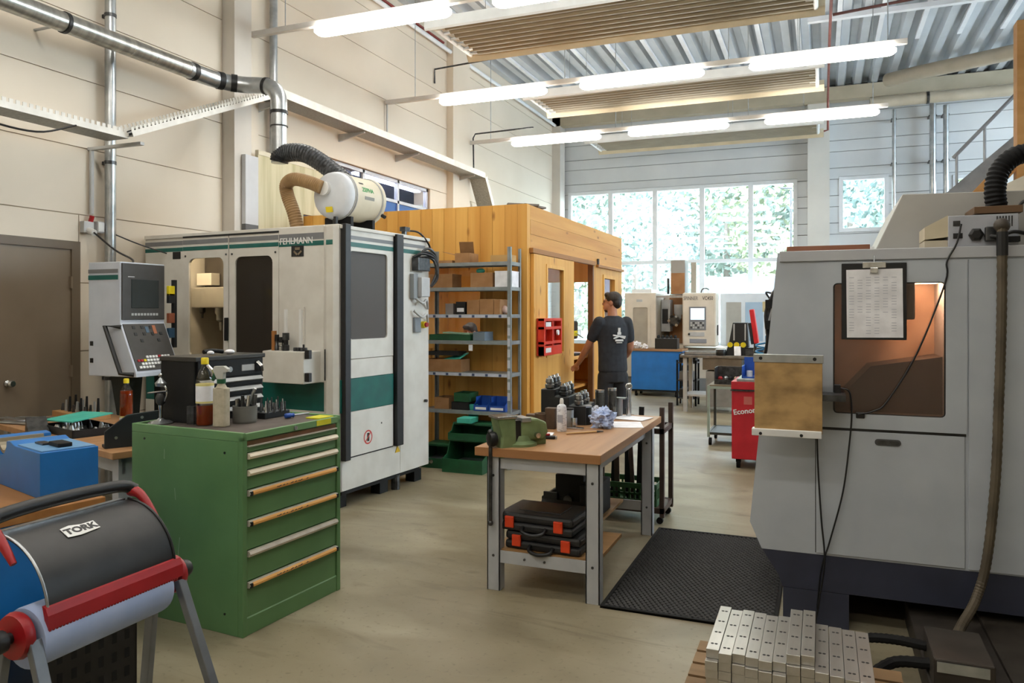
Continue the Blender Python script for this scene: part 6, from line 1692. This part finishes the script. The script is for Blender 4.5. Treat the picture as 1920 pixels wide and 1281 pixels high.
bx('regulator', M_PGREY, t, -.05, -.06, 1.35, .05, .05, 1.5, .006); bx('connector', M_BLACK, t, -.06, -.05, 1.22, .04, .05, 1.32, .005)
for k in range(3): MB().loft(curve([(-.03 + .03 * k, 0, 1.72), (-.07 + .05 * k, 0, 1.79), (.02 + .03 * k, 0, 1.75), (.05, 0, 1.6)]), .01, 6).build('hose', (M_BLACK, M_PGREY, M_STEELD)[k], t, smooth=60)
t = thing('red_guard', 'bright red tilted guard plate left of the lathe', 'guard', (-.72, 8.9, 0))
MB().obox((.03, 0, 1.44), (.05, .12, .38), (0, -.14, 0)).build('guard', mat('signal_red', 'e0242a', 0.4, 0, 'd01f25', 9), t, .01)
MB().obox((-.0, .02, 1.36), (.04, .1, .24), (0, -.14, 0)).build('mount', M_BLACK, t, .006)
MB().cyl((.04, .02, .02), (.04, .02, 1.28), .018, n=8).build('pole', M_STEELD, t); bx('foot', M_BLACKM, t, -.08, -.1, 0, .16, .14, .02)

# ------------------------------------------------------------ left foreground
B2 = thing('left_workbench', 'workbench with brown top and grey legs behind the green cabinet', 'workbench', (-3.72, 3.175, 0), -17)
bx('worktop', m_oak, B2, -2.0, 0, .76, 0, .75, .8, .004)
for lx in (-1.9, -.14):
    for ly in (.06, .62): bx('leg', m_leg, B2, lx, ly, 0, lx + .08, ly + .08, .76, .002)
bx('apron', m_leg, B2, -1.9, .08, .66, -.06, .1, .76); bx('apron', m_leg, B2, -.1, .1, .66, -.08, .66, .76)
bx('stretcher', m_leg, B2, -1.9, .09, .15, -.06, .11, .22)
a17 = math.radians(-17)
def b2(lx, ly, z=.8): return (-3.72 + lx * math.cos(a17) - ly * math.sin(a17), 3.175 + lx * math.sin(a17) + ly * math.cos(a17), z)
t = thing('parts_tray', 'black tray of small steel parts on the left workbench', 'tray', b2(-1.2, .06), -17)
MB().box(0, 0, 0, .5, .3, .008).box(0, 0, 0, .5, .008, .05).box(0, .292, 0, .5, .3, .05).box(0, 0, 0, .008, .3, .05).box(.492, 0, 0, .5, .3, .05).build('tray', M_BLACK, t)
rnd = random.Random(4)
for k in range(26):
    x, y = rnd.uniform(.03, .47), rnd.uniform(.03, .27)
    MB().lathe([(.014, .008), (.016, .03), (.008, .05 + .01 * (k % 3))], 8, (x, y, 0)).build('small_part', (M_CHROME, M_STEELD, M_STEEL)[k % 3], t)
tag(MB().obox(b2(-1.03, .22, .895), (.46, .26, .008), (.12, -.06, -.28)).build('turquoise_sheet', M_TURQ), 'turquoise sheet lying across the tray of steel parts', 'sheet')
bottle(b2(-.98, .52), 'clear bottle of amber oil with yellow cap on the left workbench', 1.0, .25, (.02, .07))
t = thing('angle_bracket', 'large dark angled steel plate standing at the corner of the left workbench', 'bracket', b2(-.17, .03), 58)
m_br2 = mat('dark_slate_plate', '22282c', 0.5, 0.1, '1b2124', 8)
MB().prism([(0, 0), (.34, 0), (.42, .12), (.62, .15), (.62, .22), (.3, .205), (.12, .19), (.0, .1)], 'y', 0, .02).build('plate', m_br2, t, .003)
bx('foot_plate', m_br2, t, 0, .02, 0, .33, .1, .015)
for lx, z in ((.06, .06), (.2, .17), (.25, .04), (.4, .17), (.55, .185)): MB().cyl((lx, -.004, z), (lx, 0, z), .009, n=8).build('bolt', M_STEEL, t)
t = thing('tool_board', 'wooden block with upright cutters on the rear of the left workbench', 'tool board', b2(-1.95, .4), -17)
bx('board', wood('pale_block', 'b88d5c', 'a57a4a', 'x'), t, 0, 0, 0, .5, .22, .045, .003)
for k in range(14):
    MB().cyl((.04 + .033 * k, .06 + .08 * (k % 2), .04), (.04 + .033 * k + .006, .06 + .08 * (k % 2), .1 + .03 * ((k * 5) % 3)), .013, .008, n=8).build('cutter', (M_STEELD, M_BLACKM, M_STEEL)[k % 3], t)
for k, (lx, ly) in enumerate(((-1.9, .12), (-1.7, .08), (-1.85, .26))):
    tag(MB().obox(b2(lx, ly, .812), (.3, .06, .012), (0, 0, -.2 + k * .25)).build('steel_rule', M_STEEL), ('front', 'right', 'rear')[k] + ' grey steel rule lying on the left end of the left workbench', 'ruler')
t = thing('steel_wedge', 'ribbed grey steel wedge beside the blue fixture on the left workbench', 'wedge', b2(-1.25, -.02, .8), -30)
MB().prism([(0, 0), (.22, 0), (.16, .03), (.02, .1)], 'y', 0, .12).build('wedge', M_STEELD, t, .003)

# blue cart with fixture
BC = thing('blue_cart', 'blue cart with wooden top behind the paper roll stand', 'cart', (-2.93, 2.44, 0), -10)
bx('body', M_BLUE, BC, -1.0, -.75, .08, 0, 0, .75, .006)
bx('worktop', wood('cart_top', 'a5733f', '8f6032', 'x'), BC, -1.0, -.77, .75, .015, .015, .79, .004)
for lx in (-.92, -.08):
    for ly in (-.67, -.08): MB().cyl((lx - .02, ly, .04), (lx + .02, ly, .04), .04, n=12).build('caster', M_RUBBER, BC, smooth=40)
t = thing('perforated_box', 'black perforated bin standing against the side of the blue cart', 'bin', (-2.87, 1.98, 0), -10)
MB().box(0, 0, 0, .2, .4, .02).box(.19, 0, 0, .2, .4, .36).box(0, 0, 0, .01, .4, .36).box(0, 0, 0, .2, .01, .36).box(0, .39, 0, .2, .4, .36).build('bin', M_BLACK, t)
for r in range(4):
    for c in range(7): bx('slot', mat('slot_shadow', '060606', 0.9), t, .2, .03 + c * .053, .05 + r * .075, .2012, .05 + c * .053, .09 + r * .075)
t = thing('blue_fixture', 'blue steel saddle fixture with round notch on the blue cart', 'fixture', (-3.12, 2.3, .79), -17)
n_ = 9
arc = [(-.47 + .07 * math.cos(PI * k / n_), .21 - .07 * math.sin(PI * k / n_)) for k in range(n_ + 1)]
MB().prism([(0, 0), (0, .2), (-.3, .2), (-.36, .215)] + arc + [(-.6, .215), (-.6, 0)], 'y', 0, .24).build('saddle', M_BLUE, t, .003)
MB().prism([(-.42 + .03 * 0, .2)] and [(-.47 + .066 * math.cos(PI * k / n_), .21 - .066 * math.sin(PI * k / n_)) for k in range(n_ + 1)] + [(-.47 + .05 * math.cos(PI * (n_ - k) / n_), .21 - .05 * math.sin(PI * (n_ - k) / n_)) for k in range(n_ + 1)], 'y', .01, .2).build('liner', mat('brass_grey_liner', '9a907a', 0.45, 0.3, '877d68', 9), t)
bx('top_plate', mat('scuffed_blue_top', '5c8fbd', 0.45, 0, '6e98be', 7), t, -.29, .01, .2, -.01, .23, .206)
bx('clamp', M_BLACKM, t, -.16, .09, .206, -.05, .15, .225, .004); bx('strip', M_STEELD, t, -.26, .07, .206, -.17, .11, .214)
t = thing('black_box', 'black box at the left edge on the blue cart', 'box', (-3.34, 1.84, .79), -10)
bx('body', M_BLACK, t, -.3, 0, 0, 0, .3, .13, .01); bx('lid', M_BLACKM, t, -.304, -.004, .13, .004, .304, .15, .005)

# paper roll floor stand
TS = thing('paper_roll_stand', 'black and red floor stand with a blue paper roll in the left foreground', 'paper stand', (-2.05, 1.7, 0))
Y0, Y1 = -.21, .24
m_cov = mat('scuffed_black_cover', '0e0e0e', 0.45, 0, '272524', 7, (1, 1, 1), .03, 8, rvar=.12)
mb = MB(); n = 14
for k in range(n + 1):
    a = PI / 2 * (1 - k / n) - .02
    for r in (.21, .204): mb.v += [Vector((-.15 + r * math.cos(a), Y0, .75 + r * math.sin(a))), Vector((-.15 + r * math.cos(a), Y1, .75 + r * math.sin(a)))]
for k in range(n):
    a = 4 * k
    mb.f += [[a, a + 1, a + 5, a + 4], [a + 2, a + 6, a + 7, a + 3], [a, a + 4, a + 6, a + 2], [a + 1, a + 3, a + 7, a + 5]]
mb.f += [[0, 2, 3, 1], [4 * n, 4 * n + 1, 4 * n + 3, 4 * n + 2]]
mb.build('cover', m_cov, TS, smooth=40)
for yy in (Y0, Y1):
    MB().loft([(-.15 + .212 * math.cos(PI / 2 * (1 - k / 14)), yy, .75 + .212 * math.sin(PI / 2 * (1 - k / 14))) for k in range(15)], .004, 6).build('cover_rim', M_STEEL if yy < 0 else M_BLACK, TS, smooth=60)
MB().bar((-.15, Y0 + .01, .962), (-.15, Y1 - .02, .962), .02, .012).build('chrome_strip', M_CHROME, TS)
# red tear bar with teeth
m_rb = mat('stand_red', 'a3161d', 0.4, 0, '92121a', 9)
MB().prism([(.05, .785), (.064, .78), (.074, .76), (.078, .722), (.066, .719), (.058, .755)], 'y', Y0 - .01, Y1 + .02).build('tear_bar', m_rb, TS)
mb = MB(); nT = 44
for k in range(nT):
    y = Y0 - .01 + (Y1 - Y0 + .01) * k / nT; w = (Y1 - Y0) / nT
    mb.add([(.066, y, .72), (.078, y, .724), (.078, y + w, .724), (.066, y + w, .72), (.074, y + w / 2, .709)], [(0, 1, 4), (1, 2, 4), (2, 3, 4), (3, 0, 4)])
mb.build('teeth', m_rb, TS)['kind'] = 'stuff'
MB().lathe([(.02, Y0 - .02), (.084, Y0 - .02), (.086, Y0 - .01), (.086, Y1 - .03), (.084, Y1 - .02), (.02, Y1 - .02)], 28, (-.005, 0, .69), Euler((-PI / 2, 0, 0)).to_matrix()).build('paper_roll', mat('light_blue_paper', '9fb0d6', 0.9, 0, 'aab9db', 9), TS, smooth=50)
MB().cyl((0, -.3, .71), (0, .335, .71), .012, n=12).build('axle', M_BLACK, TS, smooth=40)
for yy, s in ((Y0 - .035, -1), (Y1 + .03, 1)):
    MB().lathe([(.0, 0), (.062, 0), (.066, .012), (.06, .028), (.02, .03)], 22, (.0, yy, .71), Euler((-PI / 2 * s, 0, 0)).to_matrix()).build('end_disc', m_rb, TS, smooth=40)
    MB().lathe([(.016, .02), (.016, .045), (.03, .05), (.032, .07), (.026, .085), (.012, .088)], 16, (.0, yy, .71), Euler((-PI / 2 * s, 0, 0)).to_matrix()).build('knob', M_BLACK, TS, smooth=40)
    MB().loft(curve([(-.16, yy * .97, .985), (-.12, yy * .97, .975), (-.075, yy * .97, .935), (-.04, yy * .97, .895)]), [.02 - .0006 * i for i in range(19)], 10).build('side_arm', m_rb, TS, smooth=60)
    MB().bar((.05, yy, .7), (.31, yy * 1.1, 0.02), .035, .025).build('leg', mat('stand_leg_grey', '7d8187', 0.4, 0.5, '6e7278', 9), TS, .003)
    MB().bar((-.06, yy, .7), (-.16, yy * 1.1, 0.02), .035, .025).build('leg', mat('stand_leg_grey', '7d8187', 0.4, 0.5, '6e7278', 9), TS, .003)
    MB().box(-.19, yy * 1.1 - .025, 0, .34, yy * 1.1 + .025, .03).build('floor_runner', M_BLACK, TS, .004)
MB().loft(curve([(-.15, Y1 + .03, .985), (-.17, Y1 - .02, 1.005), (-.175, .0, 1.012), (-.17, Y0 + .02, 1.005), (-.15, Y0 - .035, .985)]), .021, 12).build('handle', M_BLACK, TS, smooth=60)
# white logo plate on the curved cover
ph = math.radians(62)
def cov(y, d=0.0012, a=ph): return (-.15 + (.21 + d) * math.cos(a), y, .75 + (.21 + d) * math.sin(a))
Rm = Matrix(((0, -math.sin(ph), math.cos(ph), 0), (1, 0, 0, 0), (0, math.cos(ph), math.sin(ph), 0), (0, 0, 0, 1)))
pl = MB().prism([(-.056, -.021), (-.015, -.025), (.056, -.018), (.056, .019), (.012, .018), (-.024, .026), (-.056, .021)], 'z', 0, .0015).build('logo_plate', M_WHITEP, TS)
pl.matrix_local = Matrix.Translation(cov(-.02)) @ Rm
lt = lettering('TORK', .034, M_BLACK, TS, (0, 0, 0), (0, 0, 0), .0006, sx=1.15, align='CENTER', bold=.0012)
lt.matrix_local = Matrix.Translation(cov(-.02, .0035)) @ Rm @ Matrix.Translation((0, -.011, 0)) @ Matrix.Diagonal((1.15, 1, 1, 1))

# ------------------------------------------------------------ outside the windows
gr = mat('outdoor_gravel', '8f8e8a', 0.9, 0, '82817d', .4)
struct(MB().box(-60, YB + .3, -.3, 60, 120, -.1).build('floor_outside', gr), 'pale yard outside the windows')
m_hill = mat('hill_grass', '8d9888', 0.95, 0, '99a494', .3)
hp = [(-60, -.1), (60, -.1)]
mb = MB()
nx, ny = 24, 8
for j in range(ny + 1):
    for i in range(nx + 1):
        x = -60 + 120 * i / nx; y = 42 + 50 * j / ny
        mb.v.append(Vector((x, y, -.1 + 26 * (j / ny) ** 1.1 + 1.2 * math.sin(x * .2 + j))))
for j in range(ny):
    for i in range(nx):
        a = j * (nx + 1) + i
        mb.f.append([a, a + 1, a + nx + 2, a + nx + 1])
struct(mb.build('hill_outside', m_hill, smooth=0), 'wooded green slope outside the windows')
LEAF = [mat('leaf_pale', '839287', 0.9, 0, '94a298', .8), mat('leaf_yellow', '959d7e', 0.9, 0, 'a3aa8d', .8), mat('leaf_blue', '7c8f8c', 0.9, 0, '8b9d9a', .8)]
rn = random.Random(11)
spots = [(-22, 46, 9, 3.4, 0), (-17.5, 44, 8, 3, 1), (-13, 47, 10, 3.6, 0), (-9, 44, 8, 3, 2), (-5.2, 47, 10, 3.4, 0), (-2, 45, 9, 3, 1), (1.5, 47, 10, 3.4, 2), (5.5, 45, 9, 3.2, 0), (9.5, 48, 10, 3.6, 1), (-20, 55, 12, 4, 2), (-14, 56, 12, 4.2, 0), (-8, 55, 12, 4, 1), (-2.5, 56, 12, 4.2, 0), (3.5, 55, 12, 4, 2), (9.5, 57, 12, 4.2, 0), (-17, 65, 13, 4.5, 0), (-10, 66, 13, 4.6, 2), (-3, 65, 13, 4.5, 1), (4, 66, 13, 4.6, 0), (11, 66, 13, 4.6, 2), (-10.2, 33, 5.2, 2.2, 1), (-8.2, 36, 7, 2.6, 0), (-13, 35, 6.5, 2.6, 2)]
crowns = [MB(), MB(), MB()]; trunks = MB()
for x, y, h, r, mi in spots:
    z = -.1 if y < 42 else -.1 + 26 * ((y - 42) / 50) ** 1.1
    trunks.loft([(x, y, z - .5), (x, y, z + h * .5)], [.25, .14], 7)
    for k in range(2000):
        a = rn.uniform(0, 6.283); e = rn.uniform(-1, 1); q = rn.uniform(.55, 1) ** .5
        c = Vector((x + r * q * math.cos(a) * math.sqrt(1 - e * e), y + r * q * math.sin(a) * math.sqrt(1 - e * e), z + h * .58 + h * .42 * e * q))
        s = rn.uniform(.18, .42) * r * .2
        u = Vector((rn.uniform(-1, 1), rn.uniform(-1, 1), rn.uniform(-1, 1))).normalized(); w = u.orthogonal().normalized()
        crowns[mi].add([c + u * s, c + w * s * .7, c - u * s, c - w * s * .7], [(0, 1, 2, 3)])
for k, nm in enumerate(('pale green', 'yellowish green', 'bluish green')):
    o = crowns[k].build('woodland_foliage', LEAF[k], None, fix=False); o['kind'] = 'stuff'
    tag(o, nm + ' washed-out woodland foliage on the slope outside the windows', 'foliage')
o = trunks.build('woodland_trunks', mat('bark', '8a8178', 0.9), None); o['kind'] = 'stuff'
tag(o, 'pale tree trunks of the woodland on the slope outside', 'trunks')
t = thing('street_lamp', 'thin grey street lamp outside the right side of the window wall', 'street lamp', (-.9, 26, -.1))
MB().cyl((0, 0, 0), (0, 0, 5.6), .05, .035, n=10).build('pole', M_STEELD, t, smooth=40)
MB().obox((-.14, 0, 5.66), (.36, .09, .05), (0, .1, 0)).build('lamp_head', M_STEELD, t, .01)
t = thing('flat_building', 'low white building with grey roof band outside the right window panes', 'building', (-4.3, 34, -.1))
bx('wall', mat('white_render', 'e3e5e8', 0.8, 0, 'dadce0', 1), t, 0, 0, 0, 9, 6, 2.2)
bx('roof_band', mat('grey_roof_band', '656b75', 0.7, 0, '5d636d', 1), t, -.2, -.2, 2.2, 9.2, 6.2, 3.2)
for k in range(4): bx('window', mat('bluish_far_window', '8fa3b8', 0.2), t, .8 + k * 2.1, -.02, .6, 2.2 + k * 2.1, 0, 1.7)
